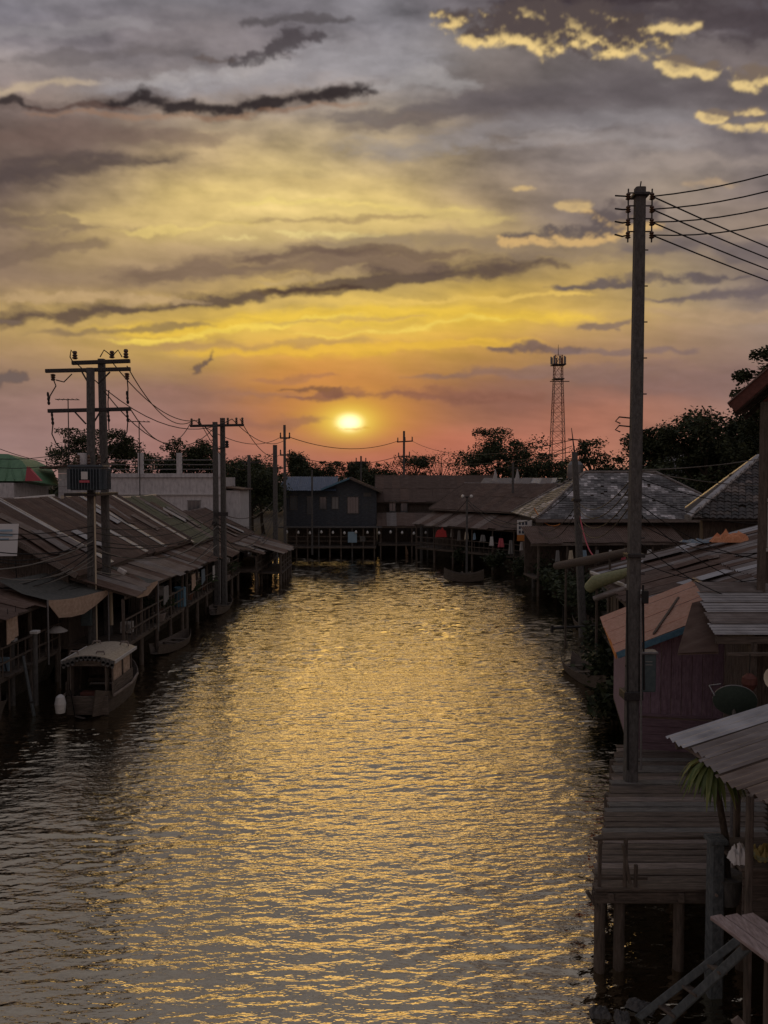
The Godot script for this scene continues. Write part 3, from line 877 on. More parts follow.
# ------------------------------------------------------------------ builders
# A wooden waterside house. Local frame: x along the front from 0 to w, z = 0 at the front wall and positive towards the water.
func house(called: String, label: String, at: Vector3, turn: float, p: Dictionary) -> Node3D:
	var h := thing(called, label, "house", at, turn, p.get("group", ""))
	var w: float = p.w
	var dep: float = p.dep
	var fl: float = p.get("floor", 1.15)
	var ev: float = p.eave
	var rg: float = p.ridge
	var rz: float = -p.get("ridge_z", dep * 0.5)
	var ov: float = p.get("over", 0.5)
	var lean: float = p.get("lean", 0.0)
	var wood: String = p.get("wood", "dark_wood")
	var wm: Material = p.get("wall", M[wood + "_y"])
	var fz: float = p.get("deck", lean)          # the walkway in front
	# floor slab of joists and boards
	var g := Geo.new()
	g.box(Vector3(w / 2, fl - 0.06, (fz - dep) / 2), Vector3(w - 0.05, 0.12, fz + dep - 0.05))
	part(h, "floor", g.done(), M[wood + "_x"])
	if fz > 0.3:
		var nb := int(w / 0.45)
		for i in nb:
			board(h, "plank", Vector3(w * (i + 0.5) / nb, fl + 0.02, 0.05), Vector3(w * (i + 0.5) / nb, fl + 0.02, fz + rng.randf_range(-0.05, 0.1)), 0.40, 0.04, M[wood + "_x"])
	# front wall of upright boards, with an opening
	var op: float = p.get("open", 0.4)
	g = Geo.new()
	var nbw := int(w / 0.22)
	var top := ev
	for i in nbw:
		var f := (i + 0.5) / nbw
		if absf(f - p.get("open_at", 0.5)) < op * 0.5:
			g.box(Vector3(w * f, top - 0.18, rng.randf_range(-0.02, 0.02)), Vector3(w / nbw - 0.012, 0.36, 0.04))
			continue
		var hh := top - fl
		g.box(Vector3(w * f, fl + hh / 2, rng.randf_range(-0.014, 0.014)), Vector3(w / nbw - 0.012, hh, 0.035))
	part(h, "front_wall", g.done(), wm)
	for s in [0.03, w - 0.03]:
		g = Geo.new()
		var n := int(dep / 0.3)
		for i in n:
			var z := -dep * (i + 0.5) / n
			var k := 1.0 - absf(z - rz) / (absf(rz) if z > rz else dep + rz)
			var hh := lerpf(ev, rg, clampf(k, 0, 1)) - fl - 0.08
			g.box(Vector3(s + rng.randf_range(-0.01, 0.01), fl + hh / 2, z), Vector3(0.035, hh, dep / n - 0.012))
		part(h, "side_wall", g.done(), wm)
	g = Geo.new()
	g.box(Vector3(w / 2, (fl + ev) / 2, -dep + 0.03), Vector3(w, ev - fl, 0.05))
	part(h, "back_wall", g.done(), wm)
	# piles
	var np := maxi(2, int(w / 2.0))
	for i in np + 1:
		var x := lerpf(0.12, w - 0.12, float(i) / np)
		for z in ([0.0, fz - 0.12] if fz > 0.3 else [0.0]):
			pipe(h, "pile", [Vector3(x, -0.9 - at.y, z), Vector3(x + rng.randf_range(-0.04, 0.04), fl - 0.1, z)], [0.10, 0.09], M[wood + "_y"])
	# roof
	var mats: Array = p.roof
	var up := Vector3(0, rg - ev, rz)
	var drop := up.normalized() * ov
	var eav := Vector3(-0.25, ev, 0) - drop
	var courses: int = p.get("courses", 2)
	if p.get("tiles", false):
		var t := part(h, "roof_tiles", tile_mesh(eav, eav + Vector3(w + 0.5, 0, 0), eav + Vector3(w + 0.5, 0, 0) + up + drop, eav + up + drop, 0.24, 0.24, p.tones), M.tile)
		t.set_meta("kind", "stuff")
	else:
		sheet_slope(h, eav, Vector3(w + 0.5, 0, 0), up + drop, mats, p.get("sheet", 0.8), p.get("ribs", 8), p.get("amp", 0.035), 1.2, false, courses)
	var back := Vector3(0, rg - ev, -(-dep - rz) * -1.0)
	back = Vector3(0, rg - ev, dep + rz)
	g = Geo.new()
	var b0 := Vector3(-0.25, ev, -dep) - back.normalized() * ov
	var b1 := b0 + Vector3(w + 0.5, 0, 0)
	var bu := back + back.normalized() * ov
	g.quad(b1, b0, b0 + bu, b1 + bu)
	g.quad(b0 + Vector3(0, -0.04, 0), b1 + Vector3(0, -0.04, 0), b1 + bu + Vector3(0, -0.04, 0), b0 + bu + Vector3(0, -0.04, 0))
	part(h, "back_roof", g.done(), mats[0])
	pipe(h, "ridge_cap", [Vector3(-0.3, rg + 0.03, rz), Vector3(w * 0.5, rg + 0.03 - p.get("sag", 0.06), rz), Vector3(w + 0.3, rg + 0.03, rz)], [0.085], p.get("cap", M.zinc_dull), 6)
	for x in [-0.28, w + 0.28]:
		board(h, "verge_board", Vector3(x, ev - 0.02, 0) - drop, Vector3(x, rg - 0.02, rz), 0.035, p.get("verge_h", 0.2), p.get("verge", M.wood_z))
	board(h, "fascia", Vector3(-0.25, ev - 0.09, 0.0) - drop, Vector3(w + 0.25, ev - 0.09, 0.0) - drop, 0.03, 0.12, p.get("fascia", M.wood_x))
	for x in p.get("strips", []):
		var l := up.length() + ov
		part(h, "flashing", sheet_mesh(0.5, l, 2, 0.03), M.zinc, Transform3D(Basis(Vector3.RIGHT, up.normalized().cross(Vector3.RIGHT).normalized(), up.normalized()) if true else Basis.IDENTITY, eav + Vector3(x, 0, 0) + Vector3(0, 0.075, 0)))
	for k in p.get("patches", 0):
		var f := rng.randf_range(0.05, 0.6)
		part(h, "patch_sheet", sheet_mesh(0.7, 1.5, 7, 0.03), [M.zinc_dull, M.rust_pale, M.rust, M.zinc][k % 4], Transform3D(Basis(Vector3.RIGHT, up.normalized().cross(Vector3.RIGHT).normalized(), up.normalized()) * Basis(Vector3.UP, rng.randf_range(-0.35, 0.35)), eav + (up + drop) * f + Vector3(rng.randf_range(0.6, w - 0.6), 0.11 + 0.012 * k, 0)))
	# lean-to over the walkway
	if lean > 0.3:
		var lh: float = p.get("lean_top", ev - 0.25)
		var ll: float = p.get("lean_low", lh - 0.7)
		var a := Vector3(-0.1, ll, lean + 0.15)
		sheet_slope(h, a, Vector3(w + 0.2, 0, 0), Vector3(0, lh - ll, -lean - 0.1), p.get("lean_roof", mats), 0.85, 8, 0.03, 3.2, false, 1)
		board(h, "eave_beam", Vector3(0, ll - 0.12, lean), Vector3(w, ll - 0.12, lean), 0.08, 0.12, M[wood + "_x"])
		var n := maxi(2, int(w / 1.9))
		for i in n + 1:
			var x := lerpf(0.1, w - 0.1, float(i) / n)
			board(h, "post", Vector3(x, fl, lean - 0.1), Vector3(x + rng.randf_range(-0.03, 0.03), ll - 0.16, lean - 0.1), 0.10, 0.10, M[wood + "_y"])
			board(h, "rafter", Vector3(x, lh - 0.1, 0.05), Vector3(x, ll - 0.05, lean + 0.1), 0.06, 0.09, M[wood + "_z"])
		if p.get("rail", true):
			for y in [0.45, 0.9]:
				board(h, "rail", Vector3(0.1, fl + y, lean - 0.03), Vector3(w - 0.1, fl + y - 0.02, lean - 0.03), 0.05, 0.06, M[wood + "_x"])
			var nr := int(w / 0.5)
			for i in nr:
				board(h, "baluster", Vector3(w * (i + 0.5) / nr, fl, lean - 0.03), Vector3(w * (i + 0.5) / nr, fl + 0.86, lean - 0.03), 0.035, 0.035, M[wood + "_y"])
	return h

func window(h: Node3D, at: Vector3, w: float, hh: float, frame: Material, glass: Material, bars := 2):
	var f := part(h, "window", block(Vector3(w, hh, 0.03)), glass, Transform3D(Basis.IDENTITY, at))
	var t := 0.07
	for q in [[Vector3(0, hh / 2, 0), Vector3(w + 2 * t, t, 0.07)], [Vector3(0, -hh / 2, 0), Vector3(w + 2 * t, t, 0.09)], [Vector3(w / 2, 0, 0), Vector3(t, hh - t - 0.01, 0.07)], [Vector3(-w / 2, 0, 0), Vector3(t, hh - t - 0.01, 0.07)]]:
		part(f, "frame", block(q[1]), frame, Transform3D(Basis.IDENTITY, q[0]))
	for i in bars:
		part(f, "bar", block(Vector3(0.035, hh - t - 0.01, 0.05)), frame, Transform3D(Basis.IDENTITY, Vector3(w * ((i + 1.0) / (bars + 1) - 0.5), 0, 0)))

# a tree: limbs from a trunk, leaves clustered round the limb ends
func tree(label: String, at: Vector3, top: float, radius: float, p := {}) -> Node3D:
	var t := thing(p.get("called", "tree"), label, "tree", at, 0.0, p.get("group", ""))
	var r := RandomNumberGenerator.new()
	r.seed = p.get("seed", 1)
	var hgt := top - at.y
	var low: float = p.get("low", 0.35)
	var wide: float = p.get("wide", 1.0)
	var trunk := Geo.new()
	var tr: float = p.get("thick", hgt * 0.022)
	var bend := Vector3(r.randf_range(-1, 1), 0, r.randf_range(-1, 1)) * hgt * 0.05
	var p0 := Vector3.ZERO
	var p1 := Vector3(0, hgt * low, 0) + bend
	var p2 := Vector3(0, hgt * 0.72, 0) + bend * 1.4
	trunk.tube([p0, p1 * 0.5 + bend * 0.2, p1, p2], [tr * 1.4, tr * 1.05, tr * 0.9, tr * 0.3], 7)
	var tips := []
	var nl: int = p.get("limbs", 16)
	for i in nl:
		var f := r.randf_range(0.0, 1.0)
		var s := p1.lerp(p2, f)
		var a := TAU * (i * 0.618 + r.randf() * 0.25)
		var e := Vector3(cos(a), 0, sin(a)) * radius * wide * r.randf_range(0.45, 0.95) * (1.0 - 0.45 * f)
		e.y = hgt * lerpf(low + 0.15, 0.97, clampf(f * 0.8 + r.randf() * 0.4, 0, 1)) - s.y
		if e.length() > radius * 1.7: e = e.normalized() * radius * 1.7
		var m := s + e * 0.5 + Vector3(0, -0.06 * e.length() + r.randf_range(-0.2, 0.2), 0)
		trunk.tube([s, m, s + e], [tr * 0.42, tr * 0.26, tr * 0.08], 5, false)
		tips.append(s + e)
		tips.append(m.lerp(s + e, 0.5) + Vector3(r.randf_range(-1, 1), r.randf_range(-0.3, 0.8), r.randf_range(-1, 1)) * radius * 0.18)
		for k in 3:
			var d := Vector3(r.randf_range(-1, 1), r.randf_range(-0.25, 0.9), r.randf_range(-1, 1)) * radius * 0.3
			trunk.tube([m.lerp(s + e, 0.3 + 0.3 * k), m.lerp(s + e, 0.3 + 0.3 * k) + d], [tr * 0.13, tr * 0.04], 4, false)
			tips.append(m.lerp(s + e, 0.3 + 0.3 * k) + d)
	part(t, "trunk", trunk.done(), M.bark)
	var n: int = int(p.get("leaves", 5000) * 1.9)
	if n > 0:
		var crown := Geo.new()
		var size: float = p.get("leaf", 0.28) * 0.85
		var cl: float = p.get("clump", 0.26) * radius
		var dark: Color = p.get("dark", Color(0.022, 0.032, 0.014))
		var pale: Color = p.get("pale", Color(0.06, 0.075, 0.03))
		var sizes := []
		for q in tips:
			sizes.append(r.randf_range(0.5, 1.25) * cl)
		for i in n:
			var k := r.randi() % tips.size()
			var d := Vector3(r.randfn(), r.randfn() * 0.6, r.randfn()).limit_length(1.7)
			var c: Vector3 = tips[k] + d * sizes[k] * 0.5
			if c.y > hgt * 1.03: c.y = hgt * (2.06) - c.y
			var ax := Vector3(r.randf_range(-1, 1), r.randf_range(-0.7, 0.3), r.randf_range(-1, 1)).normalized()
			var sd := ax.cross(Vector3(r.randf_range(-1, 1), r.randf_range(0.2, 1), r.randf_range(-1, 1))).normalized()
			var l := size * r.randf_range(0.6, 1.3)
			crown.tint = dark.lerp(pale, r.randf())
			crown.tri(c - ax * l * 0.5, c + sd * l * 0.28, c + ax * l * 0.5)
			crown.tri(c - ax * l * 0.5, c + ax * l * 0.5, c - sd * l * 0.28)
		part(t, "crown", crown.done(), M.leaf)
	return t

# a concrete power pole with an octagon-edged square shaft
func shaft(parent: Node3D, a: Vector3, b: Vector3, w0: float, w1: float, m: Material) -> MeshInstance3D:
	var g := Geo.new()
	var k := 0.28
	var ring := []
	for q in [[1, 1 - k], [1 - k, 1], [-(1 - k), 1], [-1, 1 - k], [-1, -(1 - k)], [-(1 - k), -1], [1 - k, -1], [1, -(1 - k)]]:
		ring.append(Vector3(q[0], 0, q[1]) * 0.5)
	for i in 8:
		var p: Vector3 = ring[i]
		var q: Vector3 = ring[(i + 1) % 8]
		g.quad(a + q * w0, a + p * w0, b + p * w1, b + q * w1)
	for i in range(1, 7):
		g.tri(b + ring[0] * w1, b + ring[i + 1] * w1, b + ring[i] * w1)
	return part(parent, "shaft", g.done(), m)

func insulator_mesh(h: float, r: float) -> ArrayMesh:
	var key := "i%.2f%.2f" % [h, r]
	if not cache.has(key):
		var g := Geo.new()
		g.lathe([Vector2(0, 0), Vector2(r * 0.5, 0), Vector2(r, h * 0.15), Vector2(r * 0.55, h * 0.3), Vector2(r * 0.9, h * 0.45), Vector2(r * 0.5, h * 0.6), Vector2(r * 0.8, h * 0.75), Vector2(r * 0.6, h * 0.95), Vector2(0, h)], 10)
		cache[key] = g.done()
	return cache[key]

func sagging(a: Vector3, b: Vector3, sag: float, n := 14) -> Array:
	var p := []
	for i in n + 1:
		var t := i / float(n)
		p.append(a.lerp(b, t) - Vector3(0, sag * 4.0 * t * (1.0 - t), 0))
	return p

func wire(label: String, a: Vector3, b: Vector3, sag: float, r := 0.014, m: Material = null, group := "", called := "power_line"):
	var g := Geo.new()
	g.tube(sagging(a, b, sag), [r], 5, false)
	solo(called, label, "cable", g.done(), m if m else M.wire, Transform3D.IDENTITY, group)

# an open wooden boat: stations along z from stern (0) to bow (l)
func hull_mesh(l: float, w: float, deep: float, rise: float) -> ArrayMesh:
	var g := Geo.new()
	var rows := []
	var n := 12
	for i in n + 1:
		var t := i / float(n)
		var half := w * 0.5 * (1.0 - pow(absf(t * 2.0 - 0.9) / 1.12, 3.0))
		half = maxf(half, 0.03)
		var sheer := rise * pow(absf(t * 2 - 0.95), 2.4)
		rows.append([Vector3(0, sheer * 0.6 - deep * 0.25, l * t), Vector3(half * 0.7, sheer * 0.55 - deep * 0.1, l * t), Vector3(half, deep * 0.75 + sheer, l * t)])
	for i in n:
		var a = rows[i]
		var b = rows[i + 1]
		var mir := Vector3(-1, 1, 1)
		for k in 2:
			g.quad(a[k], a[k + 1], b[k + 1], b[k])
			g.quad(b[k] * mir, b[k + 1] * mir, a[k + 1] * mir, a[k] * mir)
			var o := Vector3(0, 0.03, 0)
			g.quad(b[k] * Vector3(0.9, 1, 1) + o, b[k + 1] * Vector3(0.93, 1, 1) + o * 0, a[k + 1] * Vector3(0.93, 1, 1), a[k] * Vector3(0.9, 1, 1) + o)
			g.quad(a[k] * mir * Vector3(0.9, 1, 1) + o, a[k + 1] * mir * Vector3(0.93, 1, 1), b[k + 1] * mir * Vector3(0.93, 1, 1), b[k] * mir * Vector3(0.9, 1, 1) + o)
		g.quad(a[2] * Vector3(0.93, 1, 1), b[2] * Vector3(0.93, 1, 1), b[2], a[2])
		g.quad(a[2] * mir, b[2] * mir, b[2] * mir * Vector3(0.93, 1, 1), a[2] * mir * Vector3(0.93, 1, 1))
	return g.done()

func boat(label: String, at: Vector3, turn: float, l: float, w: float, deep: float, m: Material) -> Node3D:
	var b := thing("wooden_boat", label, "boat", at, turn)
	part(b, "hull", hull_mesh(l, w, deep, deep * 0.6), m)
	for t in [0.25, 0.5, 0.72]:
		part(b, "thwart", block(Vector3(w * 0.8, 0.04, 0.22)), M.wood_x, Transform3D(Basis.IDENTITY, Vector3(0, deep * 0.55, l * t)))
	return b

func pot_plant(label: String, at: Vector3, h: float, seed_: int, group := "") -> Node3D:
	var t := thing("pot_plant", label, "plant", at, 0.0, group)
	var r := RandomNumberGenerator.new()
	r.seed = seed_
	var g := Geo.new()
	g.lathe([Vector2(0, 0), Vector2(0.14, 0), Vector2(0.2, 0.28), Vector2(0.22, 0.3), Vector2(0.19, 0.3), Vector2(0, 0.27)], 10)
	part(t, "pot", g.done(), M.terracotta)
	var f := Geo.new()
	for i in 130:
		var a := r.randf() * TAU
		var rr := r.randf_range(0.0, 0.55)
		var c := Vector3(cos(a) * rr, 0.35 + r.randf() * h, sin(a) * rr)
		var ax := Vector3(cos(a), r.randf_range(-0.3, 1.0), sin(a)).normalized()
		var sd := ax.cross(Vector3(r.randf_range(-1, 1), 1, r.randf_range(-1, 1))).normalized()
		f.tint = Color(0.02, 0.035, 0.014).lerp(Color(0.06, 0.09, 0.03), r.randf())
		f.tri(c, c + ax * 0.12 + sd * 0.05, c + ax * 0.26)
		f.tri(c, c + ax * 0.26, c + ax * 0.12 - sd * 0.05)
	part(t, "foliage", f.done(), M.leaf)
	return t
# ------------------------------------------------------------------ left bank
func make_left_bank():
	var q := PI / 2
	var rd := [M.rust_dark, M.rust_dark, M.rust]
	var rp := [M.rust, M.rust_pale, M.zinc_dull, M.rust]
	var row := "wooden houses in a row along the canal"
	# x of the front wall, z where it starts (turned a quarter, the house runs on away from the viewer)
	house("waterside_house", "low dark house beside the roofed boat, white banner on its roof", Vector3(-12.6, 0, -14.5), q, {"w": 13.0, "dep": 6.0, "eave": 3.55, "ridge": 5.3, "lean": 1.5, "lean_top": 3.4, "lean_low": 3.0, "roof": rd, "patches": 4, "group": row, "open": 0.7})
	house("waterside_house", "house with big dark rusty roof behind the transformer poles", Vector3(-11.0, 0, -27.8), q, {"w": 8.4, "dep": 8.0, "eave": 3.9, "ridge": 6.15, "lean": 2.0, "lean_top": 3.6, "lean_low": 2.95, "roof": rd, "lean_roof": rp, "cap": M.white_paint, "verge": M.pale_wood_z, "strips": [3.6, 8.2], "patches": 5, "group": row, "open": 0.6})
	house("waterside_house", "rusty roofed house with pale verge boards, second beyond the transformer poles", Vector3(-10.9, 0, -36.8), q, {"w": 6.4, "dep": 7.4, "eave": 3.9, "ridge": 6.1, "lean": 1.9, "lean_top": 3.5, "lean_low": 2.8, "roof": [M.rust_dark, M.rust], "lean_roof": rp, "cap": M.cream, "verge": M.pale_wood_z, "verge_h": 0.3, "strips": [2.0, 6.2], "patches": 4, "group": row, "open": 0.5})
	house("waterside_house", "house with olive green sheet roof in front of the white building", Vector3(-10.8, 0, -43.8), q, {"w": 6.2, "dep": 7.0, "eave": 3.7, "ridge": 5.9, "lean": 1.8, "lean_top": 3.3, "lean_low": 2.6, "roof": [M.olive_sheet, M.olive_sheet, M.rust_pale], "lean_roof": rp, "cap": M.cream, "verge": M.rust_dark, "strips": [0.1], "patches": 5, "group": row, "open": 0.5})
	house("waterside_house", "low dark house at the end of the row beside the jetty", Vector3(-10.2, 0, -50.6), q, {"w": 9.5, "dep": 6.5, "eave": 3.1, "ridge": 4.7, "lean": 2.2, "lean_top": 2.9, "lean_low": 2.25, "roof": rd, "patches": 4, "lean_roof": rp, "group": row, "open": 0.6})
	# the jetty roof that stands out over the water
	var j := thing("jetty_pavilion", "low roofed jetty on posts at the end of the house row", "jetty", Vector3(-8.2, 0, -52.5), q)
	sheet_slope(j, Vector3(-0.2, 2.05, 1.6), Vector3(6.0, 0, 0), Vector3(0, 0.55, -2.0), [M.rust_pale, M.zinc_dull, M.rust], 0.85, 8, 0.03, 3.0)
	for x in [0.1, 1.5, 2.8, 4.2, 5.5]:
		for z in [1.4, -0.1]:
			pipe(j, "post", [Vector3(x, -0.8, z), Vector3(x, 2.05 + (0.42 if z < 0 else 0.0), z)], [0.11, 0.10], M.dark_wood_y)
	board(j, "beam", Vector3(-0.1, 1.95, 1.45), Vector3(5.7, 1.95, 1.45), 0.08, 0.14, M.wood_x)
	board(j, "floor", Vector3(0, 0.75, 0.6), Vector3(5.6, 0.75, 0.6), 1.9, 0.08, M.dark_wood_x)
	for y in [1.1, 1.4]:
		board(j, "rail", Vector3(0, y, 1.45), Vector3(5.6, y, 1.45), 0.05, 0.06, M.dark_wood_x)
	# crumpled cloth awning in front of the first two houses
	var aw := thing("awning", "grey cloth awning with a beige hanging front, before the transformer poles", "awning", Vector3.ZERO)
	var g := Geo.new()
	var n := 10
	var e0 := Vector3(-10.6, 3.15, -25.2)
	var e1 := Vector3(-8.7, 3.05, -30.8)
	var t0 := Vector3(-12.4, 3.75, -25.6)
	var t1 := Vector3(-10.8, 3.70, -31.2)
	var fl := []
	for i in n + 1:
		var t := i / float(n)
		var s := -0.16 * sin(t * PI * 3.0) * 0.5 - 0.10 * sin(t * PI)
		fl.append([t0.lerp(t1, t) + Vector3(0, s * 0.4, 0), t0.lerp(t1, t).lerp(e0.lerp(e1, t), 0.5) + Vector3(0, s - 0.12, 0), e0.lerp(e1, t) + Vector3(0, s * 0.6, 0)])
	for i in n:
		for k in 2:
			g.quad(fl[i][k], fl[i][k + 1], fl[i + 1][k + 1], fl[i + 1][k])
			var o := Vector3(0, -0.012, 0)
			g.quad(fl[i + 1][k] + o, fl[i + 1][k + 1] + o, fl[i][k + 1] + o, fl[i][k] + o)
	part(aw, "canopy", g.done(), M.grey_canvas)
	g = Geo.new()
	for i in n:
		var d := [0.0, 0.0]
		for k in 2:
			var t := (i + k) / float(n)
			d[k] = (0.52 * smoothstep(0.0, 0.12, t) * (1.0 - smoothstep(0.30, 0.55, t)) + 0.34 * smoothstep(0.72, 0.78, t) * (1.0 - smoothstep(0.9, 1.0, t))) + 0.10
		var a: Vector3 = fl[i][2]
		var b: Vector3 = fl[i + 1][2]
		var o := Vector3(0.02, 0, 0)
		var sw := Vector3(-0.12, 0, 0.05)
		g.quad(a + o + Vector3(0, -d[0], 0) + sw * d[0], b + o + Vector3(0, -d[1], 0) + sw * d[1], b + o, a + o)
		g.quad(a + Vector3(0, -d[0], 0) + sw * d[0], a, b, b + Vector3(0, -d[1], 0) + sw * d[1])
	part(aw, "valance", g.done(), M.canvas)
	for i in [0, 5, 10]:
		pipe(aw, "pole", [Vector3(fl[i][2].x, 1.1, fl[i][2].z), fl[i][2]], [0.03], M.galvanized)
	# white printed banner lying against the first roof
	var bn := thing("banner", "white banner with faint blue print hanging on a dark roof", "banner", at_depth(3, 540, 27.0), 0.15)
	part(bn, "sheet", block(Vector3(0.95, 1.1, 0.02)), M.white, Transform3D(Basis(Vector3.RIGHT, -0.25), Vector3.ZERO))
	for r in 5:
		part(bn, "print", block(Vector3(0.62 - 0.12 * (r % 3), 0.07, 0.012)), M.light_blue, Transform3D(Basis(Vector3.RIGHT, -0.25), Vector3(0.06 * (r % 2), 0.32 - 0.15 * r, 0.013 + 0.0)))
	for x in [-0.4, 0.4]:
		pipe(bn, "stay", [Vector3(x, -0.5, 0.1), Vector3(x, -1.6, -0.1)], [0.02], M.iron, 5)
	# roofed boat moored by the first house
	var b := thing("roofed_boat", "wooden passenger boat with curved cream roof, moored by the dark houses", "boat", Vector3(-8.7, 0, -23.0), PI)
	b.scale = Vector3(0.72, 1.0, 0.8)
	part(b, "hull", hull_mesh(5.2, 2.15, 0.75, 0.35), M.dark_wood_z)
	pipe(b, "rubbing_strake", [Vector3(-1.02, 0.60, 0.6), Vector3(-1.08, 0.58, 2.5), Vector3(-0.9, 0.62, 3.8)], [0.05], M.pale_wood_z)
	pipe(b, "rubbing_strake", [Vector3(1.02, 0.60, 0.6), Vector3(1.08, 0.58, 2.5), Vector3(0.9, 0.62, 3.8)], [0.05], M.pale_wood_z)
	part(b, "stern_board", block(Vector3(1.7, 0.55, 0.06)), M.dark_wood_x, Transform3D(Basis.IDENTITY, Vector3(0, 0.33, 0.42)))
	part(b, "deck", block(Vector3(1.7, 0.05, 3.2)), M.dark_wood_z, Transform3D(Basis.IDENTITY, Vector3(0, 0.42, 2.2)))
	part(b, "seat", block(Vector3(0.7, 0.10, 0.35)), M.red_wood, Transform3D(Basis.IDENTITY, Vector3(0.1, 0.58, 0.95)))
	part(b, "seat", block(Vector3(1.5, 0.10, 0.45)), M.dark_wood_x, Transform3D(Basis.IDENTITY, Vector3(0, 0.70, 2.6)))
	for x in [-0.92, 0.92]:
		for z in [0.75, 1.9, 2.9]:
			board(b, "roof_post", Vector3(x, 0.5, z), Vector3(x * 0.98, 1.62, z), 0.07, 0.07, M.wood_y)
		for z in [[0.85, 1.8], [2.0, 2.8]]:
			part(b, "side_curtain", block(Vector3(0.02, 0.86, z[1] - z[0])), M.canvas if x < 0 else M.dark_wood_y, Transform3D(Basis.IDENTITY, Vector3(x * 0.97, 1.12, (z[0] + z[1]) / 2)))
	for x in [-0.95, 0.95]:
		for k in 3:
			board(b, "side_plank", Vector3(x, 0.66 + 0.13 * k, 0.6), Vector3(x, 0.66 + 0.13 * k, 3.0), 0.03, 0.12, M.wood_z)
	board(b, "stern_frame", Vector3(-0.92, 1.52, 0.7), Vector3(0.92, 1.52, 0.7), 0.05, 0.16, M.wood_x)
	for k in [[-0.7, 0.35], [0.75, 0.3]]:
		board(b, "stern_panel", Vector3(k[0], 0.45, 0.7), Vector3(k[0], 1.5, 0.7), k[1], 0.04, M.wood_y)
	part(b, "front_bulkhead", block(Vector3(1.8, 1.1, 0.05)), M.dark_wood_y, Transform3D(Basis.IDENTITY, Vector3(0, 1.05, 2.95)))
	g = Geo.new()
	var under := Geo.new()
	for i in 10:
		var p := []
		for k in 2:
			var t := (i + k) / 10.0
			p.append(Vector3(lerpf(-1.1, 1.1, t), 1.62 + 0.17 * (1.0 - pow(t * 2 - 1, 2)), 0))
		var zz := Vector3(0, 0, 3.1)
		var z0 := Vector3(0, 0, 0.55)
		var dn := Vector3(0, -0.06, 0)
		g.quad(p[0] + zz, p[0] + z0, p[1] + z0, p[1] + zz)
		under.quad(p[0] + z0 + dn, p[0] + zz + dn, p[1] + zz + dn, p[1] + z0 + dn)
		g.quad(p[1] + z0, p[0] + z0, p[0] + z0 + dn, p[1] + z0 + dn)
	part(b, "roof", g.done(), M.pale_roof)
	part(b, "roof_lining", under.done(), M.wood_x)
	for x in [-1.1, 1.1]:
		board(b, "roof_edge", Vector3(x, 1.59, 0.55), Vector3(x, 1.59, 3.1), 0.04, 0.10, M.white_paint)
	# scalloped board under the roof's front edge
	g = Geo.new()
	for i in 12:
		var x0 := -1.08 + 0.18 * i
		var c := 0.17 * (1.0 - pow((x0 + 0.09) / 1.1, 2))
		var dd := 0.16 if i < 3 or i > 8 else 0.07
		g.box(Vector3(x0 + 0.09, 1.60 + c - dd / 2, 0.52), Vector3(0.17, dd, 0.03))
		g.tube([Vector3(x0 + 0.09, 1.60 + c - dd, 0.505), Vector3(x0 + 0.09, 1.60 + c - dd, 0.535)], [0.075], 8)
	part(b, "fretwork", g.done(), M.concrete)
	for k in [[-0.7, 2.7], [0.55, 2.8], [0.75, 0.95], [-0.35, 0.9]]:
		pipe(b, "roof_handle", [Vector3(k[0] - 0.2, 1.70, k[1]), Vector3(k[0] - 0.16, 1.84, k[1]), Vector3(k[0] + 0.12, 1.84, k[1]), Vector3(k[0] + 0.2, 1.72, k[1])], [0.03], M.pale_wood_x, 6)
	g = Geo.new()
	g.lathe([Vector2(0, 0), Vector2(0.13, 0.04), Vector2(0.16, 0.3), Vector2(0.12, 0.5), Vector2(0.05, 0.56), Vector2(0, 0.57)], 12)
	solo("fender", "whitish fender drum hanging at the stern of the roofed boat", "fender", g.done(), M.white_paint, Transform3D(Basis.IDENTITY, Vector3(-9.3, 0.22, -22.85)))
	# open boats under the houses
	boat("open wooden boat drawn up under the houses past the roofed boat", Vector3(-9.0, 0.05, -31.2), PI - 0.2, 3.2, 0.95, 0.38, M.dark_wood_z)
	boat("dark open boat lying under the awning beside the leaning blue pole", Vector3(-11.2, 0.05, -22.6), PI + 0.5, 4.2, 1.1, 0.45, M.wood_z)
	boat("small dark boat tied up beneath the low house at the jetty", Vector3(-8.6, 0.05, -40.2), PI, 4.0, 1.0, 0.4, M.dark_wood_z)
	# leaning mooring pole and bank posts
	var mp := thing("mooring_pole", "bluish mooring pole leaning in the water beside the roofed boat", "pole")
	var m0 := on_level(34, 716, 0.0)
	pipe(mp, "shaft", [m0 - Vector3(0, 1.0, 0), m0, at_depth(23, 656, -m0.z)], [0.05, 0.05, 0.04], M.blue_concrete)
	part(mp, "collar", block(Vector3(0.12, 0.06, 0.12)), M.iron, Transform3D(Basis.IDENTITY, m0 + Vector3(-0.07, 0.42, 0)))
	for k in [[12, 674, 640, "pale capped post at the corner of the walkway near the roofed boat"], [35, 660, 632, "short pale capped post between the dark boat and the awning"]]:
		var ps := thing("mooring_post", k[3], "post")
		var f := at_depth(k[0], k[1], 24.5)
		pipe(ps, "shaft", [Vector3(f.x, -0.8, f.z), at_depth(k[0], k[2], 24.5)], [0.085, 0.075], M.concrete, 8)
		part(ps, "cap", block(Vector3(0.24, 0.09, 0.24)), M.white_paint, Transform3D(Basis.IDENTITY, at_depth(k[0], k[2], 24.5)))
	var sg := thing("notice_board", "light blue notice board by the first house's walkway", "sign", at_depth(2, 668, 24.0))
	part(sg, "panel", block(Vector3(0.45, 0.66, 0.04)), M.light_blue)
